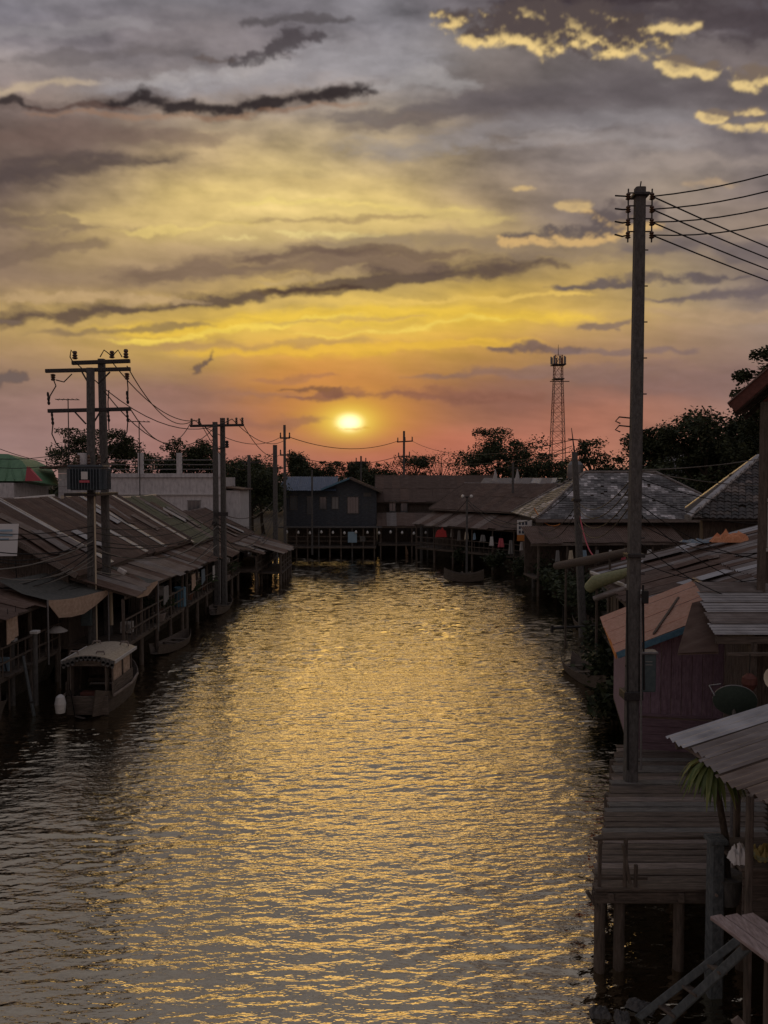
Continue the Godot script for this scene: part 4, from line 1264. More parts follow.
	part(sg, "stroke", block(Vector3(0.05, 0.4, 0.012)), M.ink, Transform3D(Basis(Vector3.BACK, 0.25), Vector3(0.02, 0, 0.027)))
	part(sg, "stroke", block(Vector3(0.05, 0.4, 0.012)), M.ink, Transform3D(Basis(Vector3.BACK, 0.2), Vector3(0.13, 0, 0.027)))
	for x in [-0.18, 0.18]:
		board(sg, "leg", Vector3(x, -1.6, -0.05), Vector3(x, 0.3, -0.05), 0.05, 0.05, M.wood_y)
	# goods and boxes under the roofs
	var ac := thing("air_conditioner", "small white box unit fixed beside the second concrete pole", "air conditioner", at_depth(127, 627, 29.8))
	part(ac, "case", block(Vector3(0.42, 0.42, 0.3)), M.white_paint)
	part(ac, "grille", block(Vector3(0.30, 0.28, 0.03)), M.grey, Transform3D(Basis.IDENTITY, Vector3(0.01, -0.02, 0.16)))
	for x in [-0.15, 0.15]:
		board(ac, "bracket", Vector3(x, -0.24, -0.9), Vector3(x, -0.24, 0.1), 0.04, 0.04, M.iron)
	var sd := Geo.new()
	sd.lathe([Vector2(0, 0.16), Vector2(0.12, 0.15), Vector2(0.34, 0.0), Vector2(0.33, -0.02), Vector2(0, 0.10)], 14)
	var ls := thing("street_lantern", "pale dome shaped lamp shade on a post by the walkway", "lamp", at_depth(57, 631, 26.5))
	part(ls, "shade", sd.done(), M.white_paint)
	board(ls, "post", Vector3(0.05, -2.6, -0.05), Vector3(0.05, 0.1, -0.05), 0.06, 0.06, M.wood_y)
	var spots := [[Vector3(-9.4, 1.2, -33.5), 0.4], [Vector3(-9.3, 1.2, -38.2), 0.5], [Vector3(-9.35, 1.2, -41.5), 0.4], [Vector3(-9.2, 1.2, -46.2), 0.5], [Vector3(-9.3, 1.2, -48.3), 0.4]]
	for i in spots.size():
		pot_plant(["leafy plant in a clay pot just past the transformer poles", "leafy potted plant on the walkway between the two stall tables", "leafy potted plant beside the twin poles at the water's edge", "leafy potted plant on the walkway past the twin poles", "leafy potted plant on the walkway beside the last stall table"][i], spots[i][0], spots[i][1], 30 + i, "pot plants on the walkway")
	var tb := thing("stall_table", "wooden stall table on the covered walkway before the rusty house", "table", Vector3(-9.6, 1.19, -34.6))
	part(tb, "top", block(Vector3(0.7, 0.05, 1.6)), M.pale_wood_z, Transform3D(Basis.IDENTITY, Vector3(0, 0.75, 0)))
	for x in [-0.28, 0.28]:
		for z in [-0.7, 0.7]:
			board(tb, "leg", Vector3(x, 0, z), Vector3(x, 0.72, z), 0.06, 0.06, M.wood_y)
	copy_of(tb, Vector3(-9.5, 1.19, -40.0), 0.05, "wooden stall table on the walkway before the olive roofed house")
	copy_of(tb, Vector3(-9.3, 1.19, -47.0), 0.0, "wooden stall table on the walkway just short of the jetty")
	for k in [[-9.6, 1.97, -34.4, "white"], [-9.6, 1.97, -34.9, "teal"], [-9.5, 1.97, -40.2, "cream"], [-9.3, 1.97, -47.2, "white"]]:
		var cr := thing("goods_box", k[3] + " box of goods standing on a stall table", "box", Vector3(k[0], k[1], k[2]), 0.1, "boxes on the stall tables")
		part(cr, "case", block(Vector3(0.4, 0.26, 0.34)), M[k[3]], Transform3D(Basis.IDENTITY, Vector3(0, 0.13, 0)))
		part(cr, "lid", block(Vector3(0.44, 0.04, 0.38)), M.white_paint, Transform3D(Basis.IDENTITY, Vector3(0, 0.285, 0)))
	var dr := thing("oil_drum", "dark blue steel drum standing on the walkway before the low house", "drum", Vector3(-11.6, 1.19, -21.8))
	g = Geo.new()
	g.lathe([Vector2(0, 0), Vector2(0.28, 0), Vector2(0.29, 0.02), Vector2(0.28, 0.28), Vector2(0.295, 0.3), Vector2(0.28, 0.32), Vector2(0.28, 0.58), Vector2(0.295, 0.6), Vector2(0.28, 0.62), Vector2(0.28, 0.86), Vector2(0.25, 0.88), Vector2(0, 0.86)], 16)
	part(dr, "barrel", g.done(), M.blue_paint)
	part(dr, "bung", block(Vector3(0.07, 0.03, 0.07)), M.iron, Transform3D(Basis.IDENTITY, Vector3(0.12, 0.88, 0.05)))
	copy_of(dr, Vector3(-9.25, 1.19, -36.2), 0.6, "dark blue steel drum standing by the stall table on the walkway")
	var bk2 := Geo.new()
	for i in 7:
		bk2.lathe([Vector2(0.20 + 0.016 * i, 0.05 * i), Vector2(0.225 + 0.016 * i, 0.05 * i + 0.025), Vector2(0.21 + 0.016 * i, 0.05 * i + 0.05)], 14)
	bk2.lathe([Vector2(0, 0.02), Vector2(0.2, 0.02), Vector2(0.2, 0.0), Vector2(0, 0.0)], 14)
	for k in [[-9.15, -32.4, "woven cane basket on the walkway behind the open wooden boat"], [-9.2, -43.0, "woven cane basket on the walkway before the olive roofed house"], [-9.0, -45.3, "woven cane basket near the twin poles on the walkway"]]:
		var bw := thing("cane_basket", k[2], "basket", Vector3(k[0], 1.19, k[1]))
		part(bw, "body", bk2.done(), M.pale_wood_x)
		pipe(bw, "handle", [Vector3(-0.3, 0.3, 0), Vector3(-0.2, 0.52, 0), Vector3(0.2, 0.52, 0), Vector3(0.3, 0.3, 0)], [0.015], M.wood_x, 5)
	for k in [[-9.0, 2.55, -33.0, "grey"], [-8.95, 2.5, -37.6, "canvas"], [-8.95, 2.4, -42.2, "white_paint"], [-8.9, 2.35, -44.6, "red_wood"], [-8.95, 2.5, -39.6, "tarp_blue"], [-10.95, 2.9, -23.5, "canvas"]]:
		var hc := thing("hanging_cloth", {"grey": "grey", "canvas": "beige", "white_paint": "white", "red_wood": "dark red", "tarp_blue": "blue-grey"}[k[3]] + " cloth pegged under the eaves of the wooden house row", "cloth", Vector3(k[0], k[1], k[2]), q, "cloths under the wooden house row")
		var cg := Geo.new()
		for i in 5:
			var x0 := 0.13 * (i - 2.5)
			var z0 := 0.04 * (i % 2)
			var z1 := 0.04 * ((i + 1) % 2)
			cg.quad(Vector3(x0, -0.75 + 0.03 * i, z0), Vector3(x0 + 0.13, -0.72 + 0.03 * i, z1), Vector3(x0 + 0.13, 0, z1 * 0.4), Vector3(x0, 0, z0 * 0.4))
			cg.quad(Vector3(x0 + 0.13, -0.72 + 0.03 * i, z1 - 0.015), Vector3(x0, -0.75 + 0.03 * i, z0 - 0.015), Vector3(x0, 0, z0 * 0.4 - 0.015), Vector3(x0 + 0.13, 0, z1 * 0.4 - 0.015))
		part(hc, "cloth", cg.done(), M[k[3]])
		for x in [-0.25, 0.25]:
			pipe(hc, "cord", [Vector3(x, -0.02, 0), Vector3(x, 0.3, 0)], [0.01], M.wire, 4)
	# behind the row
	var gr := thing("green_roofed_building", "building with green sheet gable roof and red gable trim", "building", Vector3(-27.2, 0.85, -58))
	g = Geo.new()
	g.box(Vector3(-3.5, 2.9, -3), Vector3(8.0, 5.8, 6.0))
	part(gr, "wall", g.done(), M.plaster)
	var pf := []
	for k in [[-60, 481], [31, 481], [26, 466], [22, 461], [8, 454], [-60, 452]]:
		pf.append(at_depth(k[0], k[1], 58.0 + (481 - k[1]) * 0.10) - gr.position)
	g = Geo.new()
	var bk := Vector3(0, -0.4, -5.0)
	for i in range(1, 5):
		g.tri(pf[0], pf[i], pf[i + 1])
	for i in 6:
		g.quad(pf[(i + 1) % 6], pf[i], pf[i] + bk, pf[(i + 1) % 6] + bk)
	part(gr, "roof", g.done(), M.green_sheet)
	for i in 9:
		var x := -52.0 + 9.5 * i
		board(gr, "roof_rib", at_depth(x, 480, 57.98) - gr.position, at_depth(x + (4 if i < 7 else -5), 456 + (4 if i > 6 else 0), 60.2) - gr.position, 0.05, 0.06, M.green_sheet)
	pf = []
	for k in [[25, 481], [41, 481], [30, 469], [27, 466]]:
		pf.append(at_depth(k[0], k[1], 57.6) - gr.position)
	g = Geo.new()
	g.quad(pf[0], pf[1], pf[2], pf[3])
	g.quad(pf[1] - Vector3(0, 0, 0.3), pf[0] - Vector3(0, 0, 0.3), pf[3] - Vector3(0, 0, 0.3), pf[2] - Vector3(0, 0, 0.3))
	g.quad(pf[2], pf[1], pf[1] - Vector3(0, 0, 0.3), pf[2] - Vector3(0, 0, 0.3))
	part(gr, "gable_trim", g.done(), M.pink)
	var wb := thing("white_building", "long white rendered building with a balustrade roof terrace", "building", Vector3(-21.5, 0.85, -60.5))
	g = Geo.new()
	g.box(Vector3(4.6, 3.1, -3), Vector3(9.2, 6.2, 6))
	part(wb, "wall", g.done(), M.plaster)
	g = Geo.new()
	g.box(Vector3(4.6, 6.35, -0.02), Vector3(9.4, 0.3, 0.3))
	part(wb, "parapet", g.done(), M.plaster)
	for i in 4:
		part(wb, "terrace_post", block(Vector3(0.35, 1.55, 0.35)), M.plaster, Transform3D(Basis.IDENTITY, Vector3(0.3 + 2.9 * i, 7.25, -0.1)))
	for y in [6.8, 7.15, 7.5]:
		board(wb, "terrace_rail", Vector3(0.3, y, -0.1), Vector3(9.0, y, -0.1), 0.06, 0.06, M.galvanized)
	part(wb, "string_course", block(Vector3(9.3, 0.12, 0.12)), M.white_paint, Transform3D(Basis.IDENTITY, Vector3(4.6, 4.9, 0.06)))
	for x in [1.2, 3.4, 7.2]:
		window(wb, Vector3(x, 3.9, 0.02), 0.9, 1.1, M.grey, M.window_glass)
	var wx := thing("white_annex", "lower white annex wall at the end of the terrace building", "building", Vector3(-12.3, 0.85, -61.5))
	g = Geo.new()
	g.box(Vector3(-0.2, 2.6, -2), Vector3(3.0, 5.2, 4))
	part(wx, "wall", g.done(), M.plaster)
	part(wx, "roof", block(Vector3(3.4, 0.12, 4.4)), M.rust_dark, Transform3D(Basis(Vector3.BACK, -0.12), Vector3(-0.1, 5.45, -2)))
	window(wx, Vector3(-1.1, 3.5, 0.02), 0.9, 1.2, M.dark_wood_y, M.window_glass)
	var wh := thing("white_hut", "small white boarded hut with dark overhanging roof behind the transformer", "building", Vector3(-24.6, 0.85, -62))
	g = Geo.new()
	for i in 14:
		g.box(Vector3(1.0, 0.25 + 0.5 * i, -1.5), Vector3(3.0 + 0.02 * (i % 2), 0.48, 3.0))
	part(wh, "wall", g.done(), M.plaster)
	part(wh, "roof", block(Vector3(4.6, 0.14, 4.2)), M.rust_dark, Transform3D(Basis(Vector3.BACK, 0.08), Vector3(0.6, 7.1, -1.5)))
	part(wh, "door", block(Vector3(0.7, 1.7, 0.05)), M.dark_wood_y, Transform3D(Basis.IDENTITY, Vector3(1.9, 4.2, 0.03)))
	# television aerials
	for k in [[68, 400, 440, 58.0, "thin television aerial rising above the white hut"], [139, 422, 470, 60.0, "thin television aerial rising above the white terrace"]]:
		var ae := thing("television_aerial", k[4], "aerial")
		var t0a := at_depth(k[0], k[1], k[3])
		var t1a := at_depth(k[0], k[2] + 20, k[3])
		pipe(ae, "mast", [Vector3(t0a.x, t1a.y - 1.0, t0a.z), t0a], [0.04], M.iron, 5)
		pipe(ae, "boom", [t0a + Vector3(-0.9, 0.05, 0), t0a + Vector3(0.9, -0.02, 0.3)], [0.03], M.iron, 5)
		for i in 6:
			var c := t0a + Vector3(-0.8 + 0.32 * i, 0.03, 0.05 * i)
			pipe(ae, "element", [c + Vector3(0, -0.02, -0.35), c + Vector3(0, 0.02, 0.35)], [0.018], M.iron, 4)
	# trees behind
	var behind := "trees behind the houses"
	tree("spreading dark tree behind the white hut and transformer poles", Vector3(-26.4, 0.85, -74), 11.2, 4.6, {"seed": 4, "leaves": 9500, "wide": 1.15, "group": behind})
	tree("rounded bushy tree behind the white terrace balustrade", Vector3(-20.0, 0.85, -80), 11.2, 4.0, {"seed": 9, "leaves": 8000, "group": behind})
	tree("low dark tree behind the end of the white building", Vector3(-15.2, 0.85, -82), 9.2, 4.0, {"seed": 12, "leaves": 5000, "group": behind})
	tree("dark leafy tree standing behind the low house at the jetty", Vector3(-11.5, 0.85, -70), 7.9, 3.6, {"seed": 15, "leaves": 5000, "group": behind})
# ------------------------------------------------------------------ far side, where the canal bends away
func make_far_side():
	# the blue-roofed house that closes the view
	var h := thing("blue_roofed_house", "two-storey dark timber house with blue sheet roof facing down the canal", "house", Vector3(-8.9, 0, -72.5))
	var w := 8.2
	var g := Geo.new()
	var n := 26
	for i in n:
		g.box(Vector3(w / 2, 2.6 + 0.135 * i + 0.07, rng.randf_range(-0.012, 0.012)), Vector3(w, 0.128, 0.05))
	part(h, "front_wall", g.done(), M.blue_board)
	for x in [0.02, w - 0.02]:
		g = Geo.new()
		for i in n:
			g.box(Vector3(x, 2.6 + 0.135 * i + 0.07, -3.0), Vector3(0.05, 0.128, 6.0))
		part(h, "side_wall", g.done(), M.blue_board)
	g = Geo.new()
	g.tri(Vector3(w * 0.42, 6.1, 0.02), Vector3(w, 6.1, 0.02), Vector3(w * 0.71, 6.95, 0.02))
	part(h, "gable", g.done(), M.blue_board)
	sheet_slope(h, Vector3(-0.5, 5.85, 0.7), Vector3(w * 0.62, 0, 0), Vector3(1.6, 1.1, -3.4), [M.blue_sheet], 0.9, 5, 0.04, 0.5, true)
	sheet_slope(h, Vector3(w * 0.40, 6.0, 0.75), Vector3(0, 0, -4.5), Vector3(w * 0.31, 0.98, 0), [M.blue_sheet, M.rust_dark], 0.9, 5, 0.04, 0.5, true)
	sheet_slope(h, Vector3(w + 0.5, 5.75, 0.75), Vector3(0, 0, -6.5), Vector3(-w * 0.29 - 0.5, 1.25, 0), [M.rust_dark], 0.9, 5, 0.04, 0.5, true)
	board(h, "verge_board", Vector3(w * 0.40, 5.95, 0.78), Vector3(w * 0.71, 6.98, 0.78), 0.04, 0.16, M.blue_paint)
	board(h, "verge_board", Vector3(w * 0.71, 6.98, 0.78), Vector3(w + 0.5, 5.72, 0.78), 0.04, 0.16, M.wood_x)
	for q in [[0.75, 0.62, 1.2], [2.2, 0.45, 1.6], [3.4, 0.6, 1.1], [4.5, 0.6, 1.1], [6.1, 1.0, 1.5]]:
		window(h, Vector3(q[0], 4.75 - (0.2 if q[2] > 1.4 else 0.0), 0.05), q[1], q[2], M.concrete, M.window_glass if q[0] != 4.5 else M.grey, 1 if q[1] < 0.8 else 3)
	part(h, "vent_panel", block(Vector3(0.7, 0.35, 0.06)), M.concrete, Transform3D(Basis.IDENTITY, Vector3(7.4, 5.5, 0.05)))
	g = Geo.new()
	g.box(Vector3(w / 2, 1.75, -1.5), Vector3(w, 1.7, 0.06))
	part(h, "lower_wall", g.done(), M.dark_wood_x)
	part(h, "floor", block(Vector3(w, 0.16, 7.5)), M.dark_wood_x, Transform3D(Basis.IDENTITY, Vector3(w / 2, 0.85, -2.2)))
	part(h, "balcony_slab", block(Vector3(w + 1.0, 0.10, 1.6)), M.concrete, Transform3D(Basis.IDENTITY, Vector3(w / 2, 2.62, 0.7)))
	for i in 9:
		var x := 0.15 + i * (w - 0.3) / 8
		board(h, "post", Vector3(x, -0.8, 1.3), Vector3(x, 2.6, 1.3), 0.12, 0.12, M.wood_y if i % 3 else M.concrete)
	for y in [1.4, 1.8]:
		board(h, "rail", Vector3(0, y, 1.3), Vector3(w, y, 1.3), 0.06, 0.06, M.wood_x)
	part(h, "shutter", block(Vector3(0.8, 0.95, 0.05)), M.light_blue, Transform3D(Basis.IDENTITY, Vector3(6.1, 1.75, 1.36)))
	part(h, "shutter", block(Vector3(0.5, 0.5, 0.05)), M.concrete, Transform3D(Basis.IDENTITY, Vector3(7.0, 1.6, 1.36)))
	# bare bulbs strung along the front: unlit in the dusk
	var g0 := Geo.new()
	g0.lathe([Vector2(0, -0.17), Vector2(0.09, -0.13), Vector2(0.12, -0.04), Vector2(0.07, 0.06), Vector2(0.04, 0.12), Vector2(0, 0.13)], 8)
	var bulb := g0.done()
	for i in 17:
		var x := -8.9 + 0.3 + 1.02 * i
		var lamp := thing("hanging_bulb", "white globe bulb hanging from the eave by the water", "bulb", Vector3(x, 2.25 - 0.04 * (i % 3), -71.0 + maxf(0, x - 1.0) * 0.35), 0.0, "globe bulbs strung along the far waterfront")
		part(lamp, "globe", bulb, M.milk_glass)
		pipe(lamp, "flex", [Vector3(0, 0.12, 0), Vector3(0, 0.34, 0)], [0.015], M.wire, 4)
	# the roofs between the blue house and the right bank
	house("dark_gabled_house", "wide dark house with low rusty roof next to the blue roofed house", Vector3(-0.6, 0, -76.5), 0.0, {"w": 11.5, "dep": 7.5, "eave": 5.0, "ridge": 7.2, "roof": [M.rust_dark, M.rust_dark, M.rust], "open": 0.0, "cap": M.rust_dark, "verge": M.dark_wood_z, "fascia": M.dark_wood_x})
	var hh := thing("canal_shop", "open-fronted shop with lean-to sheet roof between the blue house and right-bank row", "shop", Vector3(-0.4, 0, -73.2))
	sheet_slope(hh, Vector3(-0.2, 2.75, 1.6), Vector3(6.0, 0, 0), Vector3(0, 1.0, -2.6), [M.rust, M.zinc_dull, M.rust_dark], 0.9, 8, 0.035, 2.0)
	for i in 5:
		board(hh, "post", Vector3(0.1 + 1.4 * i, -0.8, 1.4), Vector3(0.1 + 1.4 * i, 2.7, 1.4), 0.13, 0.13, M.wood_y if i != 3 else M.concrete)
	board(hh, "beam", Vector3(0, 2.62, 1.42), Vector3(5.8, 2.62, 1.42), 0.1, 0.16, M.pale_wood_x)
	part(hh, "floor", block(Vector3(6.0, 0.12, 3.6)), M.dark_wood_x, Transform3D(Basis.IDENTITY, Vector3(2.9, 1.0, -0.3)))
	part(hh, "back_wall", block(Vector3(6.0, 3.0, 0.06)), M.dark_wood_y, Transform3D(Basis.IDENTITY, Vector3(2.9, 2.3, -1.7)))
	for x in [1.2, 2.3]:
		window(hh, Vector3(x, 4.2, -2.9), 0.6, 1.3, M.concrete, M.window_glass, 1)
	# trees beyond
	var far := "trees beyond the far houses"
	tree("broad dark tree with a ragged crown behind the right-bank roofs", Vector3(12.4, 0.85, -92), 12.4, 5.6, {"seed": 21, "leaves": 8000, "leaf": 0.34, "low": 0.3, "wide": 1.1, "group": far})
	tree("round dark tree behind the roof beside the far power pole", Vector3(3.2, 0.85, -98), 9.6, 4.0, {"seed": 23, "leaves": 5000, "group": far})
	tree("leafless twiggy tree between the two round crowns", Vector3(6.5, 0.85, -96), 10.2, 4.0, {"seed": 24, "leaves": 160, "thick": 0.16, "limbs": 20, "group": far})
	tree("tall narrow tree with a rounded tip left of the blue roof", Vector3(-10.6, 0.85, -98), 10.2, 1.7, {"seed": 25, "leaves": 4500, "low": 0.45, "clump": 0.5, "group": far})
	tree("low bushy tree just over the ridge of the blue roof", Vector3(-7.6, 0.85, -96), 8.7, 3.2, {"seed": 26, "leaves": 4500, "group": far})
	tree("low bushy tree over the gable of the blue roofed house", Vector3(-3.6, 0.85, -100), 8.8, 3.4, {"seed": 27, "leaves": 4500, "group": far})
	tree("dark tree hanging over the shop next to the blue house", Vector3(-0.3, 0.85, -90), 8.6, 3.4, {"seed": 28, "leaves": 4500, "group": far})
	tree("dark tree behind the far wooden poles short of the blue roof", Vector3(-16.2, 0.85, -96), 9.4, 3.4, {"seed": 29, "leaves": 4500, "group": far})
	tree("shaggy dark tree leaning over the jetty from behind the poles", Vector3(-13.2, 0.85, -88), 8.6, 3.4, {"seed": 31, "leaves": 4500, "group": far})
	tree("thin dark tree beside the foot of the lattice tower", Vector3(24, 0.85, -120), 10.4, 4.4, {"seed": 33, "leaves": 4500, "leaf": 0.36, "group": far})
	# a wood far behind that reads as one mass
	var mass := Geo.new()
	var r := RandomNumberGenerator.new()
	r.seed = 5
	for i in 26000:
		var x := r.randf_range(-120, 120)
		var z := r.randf_range(-150, -125)
		var top := 3.6 + 1.9 * sin(x * 0.21) + 1.2 * sin(x * 0.53 + 1.0) + 0.8 * sin(x * 1.3)
		if top < 2.4: continue
		var c := Vector3(x, 0.9 + (top) * sqrt(r.randf()), z)
		var ax := Vector3(r.randf_range(-1, 1), r.randf_range(-1, 1), r.randf_range(-1, 1)).normalized()
		var sd := ax.cross(Vector3(r.randf_range(-1, 1), 1, r.randf_range(-1, 1))).normalized()
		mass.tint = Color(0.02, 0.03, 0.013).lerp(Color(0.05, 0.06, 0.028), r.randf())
		mass.tri(c - ax * 0.45, c + sd * 0.3, c + ax * 0.45)
		mass.tri(c - ax * 0.45, c + ax * 0.45, c - sd * 0.3)
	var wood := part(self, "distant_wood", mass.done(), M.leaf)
	wood.set_meta("kind", "stuff")
	wood.set_meta("label", "dark line of distant trees along the horizon")
	wood.set_meta("category", "woodland")
	# the lattice mast
	make_tower()

func make_tower():
	var t := thing("lattice_tower", "tall red and white lattice radio tower with antennas on top", "tower", Vector3(55.3, 0.85, -257))
	var hgt := 45.0
	var half := func(y: float) -> float: return lerpf(2.6, 1.15, minf(1.0, y / 42.0))
	for sx in [-1, 1]:
		for sz in [-1, 1]:
			for k in 7:
				var y0 := hgt * k / 7.0
				var y1 := hgt * (k + 1) / 7.0
				var a: float = half.call(y0)
				var b: float = half.call(y1)
				board(t, "leg", Vector3(sx * a, y0, sz * a), Vector3(sx * b, y1, sz * b), 0.20, 0.20, M.tower_red if k % 2 == 0 else M.tower_white)
	var rows := 15
	for k in rows:
		var y0 := hgt * k / rows
		var y1 := hgt * (k + 1) / rows
		var a: float = half.call(y0)
		var b: float = half.call(y1)
		var m: Material = M.tower_red if int(y0 / hgt * 7) % 2 == 0 else M.tower_white
		for f in 4:
			var bs := Basis(Vector3.UP, f * PI / 2)
			board(t, "strut", bs * Vector3(-a, y0, a), bs * Vector3(b, y1, b), 0.09, 0.09, m)
			board(t, "strut", bs * Vector3(a, y0, a), bs * Vector3(-b, y1, b), 0.09, 0.09, m)
			board(t, "strut", bs * Vector3(-b, y1, b), bs * Vector3(b, y1, b), 0.09, 0.09, m)
	part(t, "platform", block(Vector3(4.2, 0.3, 4.2)), M.iron, Transform3D(Basis.IDENTITY, Vector3(0, hgt - 3.0, 0)))
	part(t, "platform", block(Vector3(3.4, 0.3, 3.4)), M.iron, Transform3D(Basis.IDENTITY, Vector3(0, hgt - 7.5, 0)))
	for f in 8:
		var a := TAU * f / 8.0
		var d := Vector3(cos(a), 0, sin(a))
		for y in [hgt - 1.6]:
			part(t, "panel_antenna", block(Vector3(0.45, 2.4, 0.3)), M.grey, Transform3D(Basis(Vector3.UP, -a + PI / 2), d * 2.3 + Vector3(0, y, 0)))
	board(t, "outrigger", Vector3(-2.6, hgt - 8.2, 0), Vector3(3.6, hgt - 8.2, 0), 0.25, 0.25, M.iron)
	pipe(t, "lightning_rod", [Vector3(0, hgt, 0), Vector3(0, hgt + 3.4, 0)], [0.12, 0.05], M.iron, 5)
# ------------------------------------------------------------------ right bank
func hip_roof(h: Node3D, a: Vector3, w: float, dep: float, rise: float, inset: float, tw: float, tones: Array, cap: Material, curl := 0.0, cap_r := 0.09):
	# local frame: a = front-left eave corner, x across, -z back
	var b := a + Vector3(w, 0, 0)
	var c := a + Vector3(w, 0, -dep)
	var d := a + Vector3(0, 0, -dep)
	var p := a + Vector3(inset, rise, -dep / 2)
	var q := a + Vector3(w - inset, rise, -dep / 2)
	for f in [[a, b, q, p], [d, a, p, p], [b, c, q, q], [c, d, p, q]]:
		var under := Geo.new()
		var dn := Vector3(0, -0.05, 0)
		under.quad(f[0] + dn, f[1] + dn, f[2] + dn, f[3] + dn)
		part(h, "roof_deck", under.done(), M.dark_wood_x)
		var t := part(h, "roof_tiles", tile_mesh(f[0], f[1], f[2], f[3], tw, tw, tones, curl), M.tile)
		t.set_meta("kind", "stuff")
	for e in [[a, p], [b, q], [d, p], [c, q], [p, q]]:
		var nn := maxi(3, int(e[0].distance_to(e[1]) / 0.42))
		for i in nn:
			var s: Vector3 = e[0].lerp(e[1], i / float(nn)) + Vector3(0, 0.05, 0)
			var u: Vector3 = e[0].lerp(e[1], (i + 1.08) / float(nn)) + Vector3(0, 0.07, 0)
			pipe(h, "ridge_tile", [s, u], [cap_r, cap_r * 0.85], cap, 7)

func walls(h: Node3D, a: Vector3, w: float, dep: float, y0: float, y1: float, m: Material):
	for q in [[Vector3(w / 2, 0, -0.03), Vector3(w, 0, 0.06)], [Vector3(w / 2, 0, -dep), Vector3(w, 0, 0.06)], [Vector3(0.0, 0, -dep / 2), Vector3(0.06, 0, dep)], [Vector3(w, 0, -dep / 2), Vector3(0.06, 0, dep)]]:
		var g := Geo.new()
		var n := maxi(2, int(maxf(q[1].x, q[1].z) / 0.25))
		for i in n:
			var f := (i + 0.5) / n - 0.5
			var o := Vector3(q[1].x * f, 0, 0) if q[1].x > 0.1 else Vector3(0, 0, q[1].z * f)
			var s := Vector3(q[1].x / n - 0.012 if q[1].x > 0.1 else 0.05, y1 - y0, q[1].z / n - 0.012 if q[1].z > 0.1 else 0.05)
			g.box(a + q[0] + o + Vector3(0, (y0 + y1) / 2, 0) + (Vector3(0, 0, rng.randf_range(-0.012, 0.012)) if q[1].x > 0.1 else Vector3.ZERO), s)
		part(h, "wall", g.done(), m)

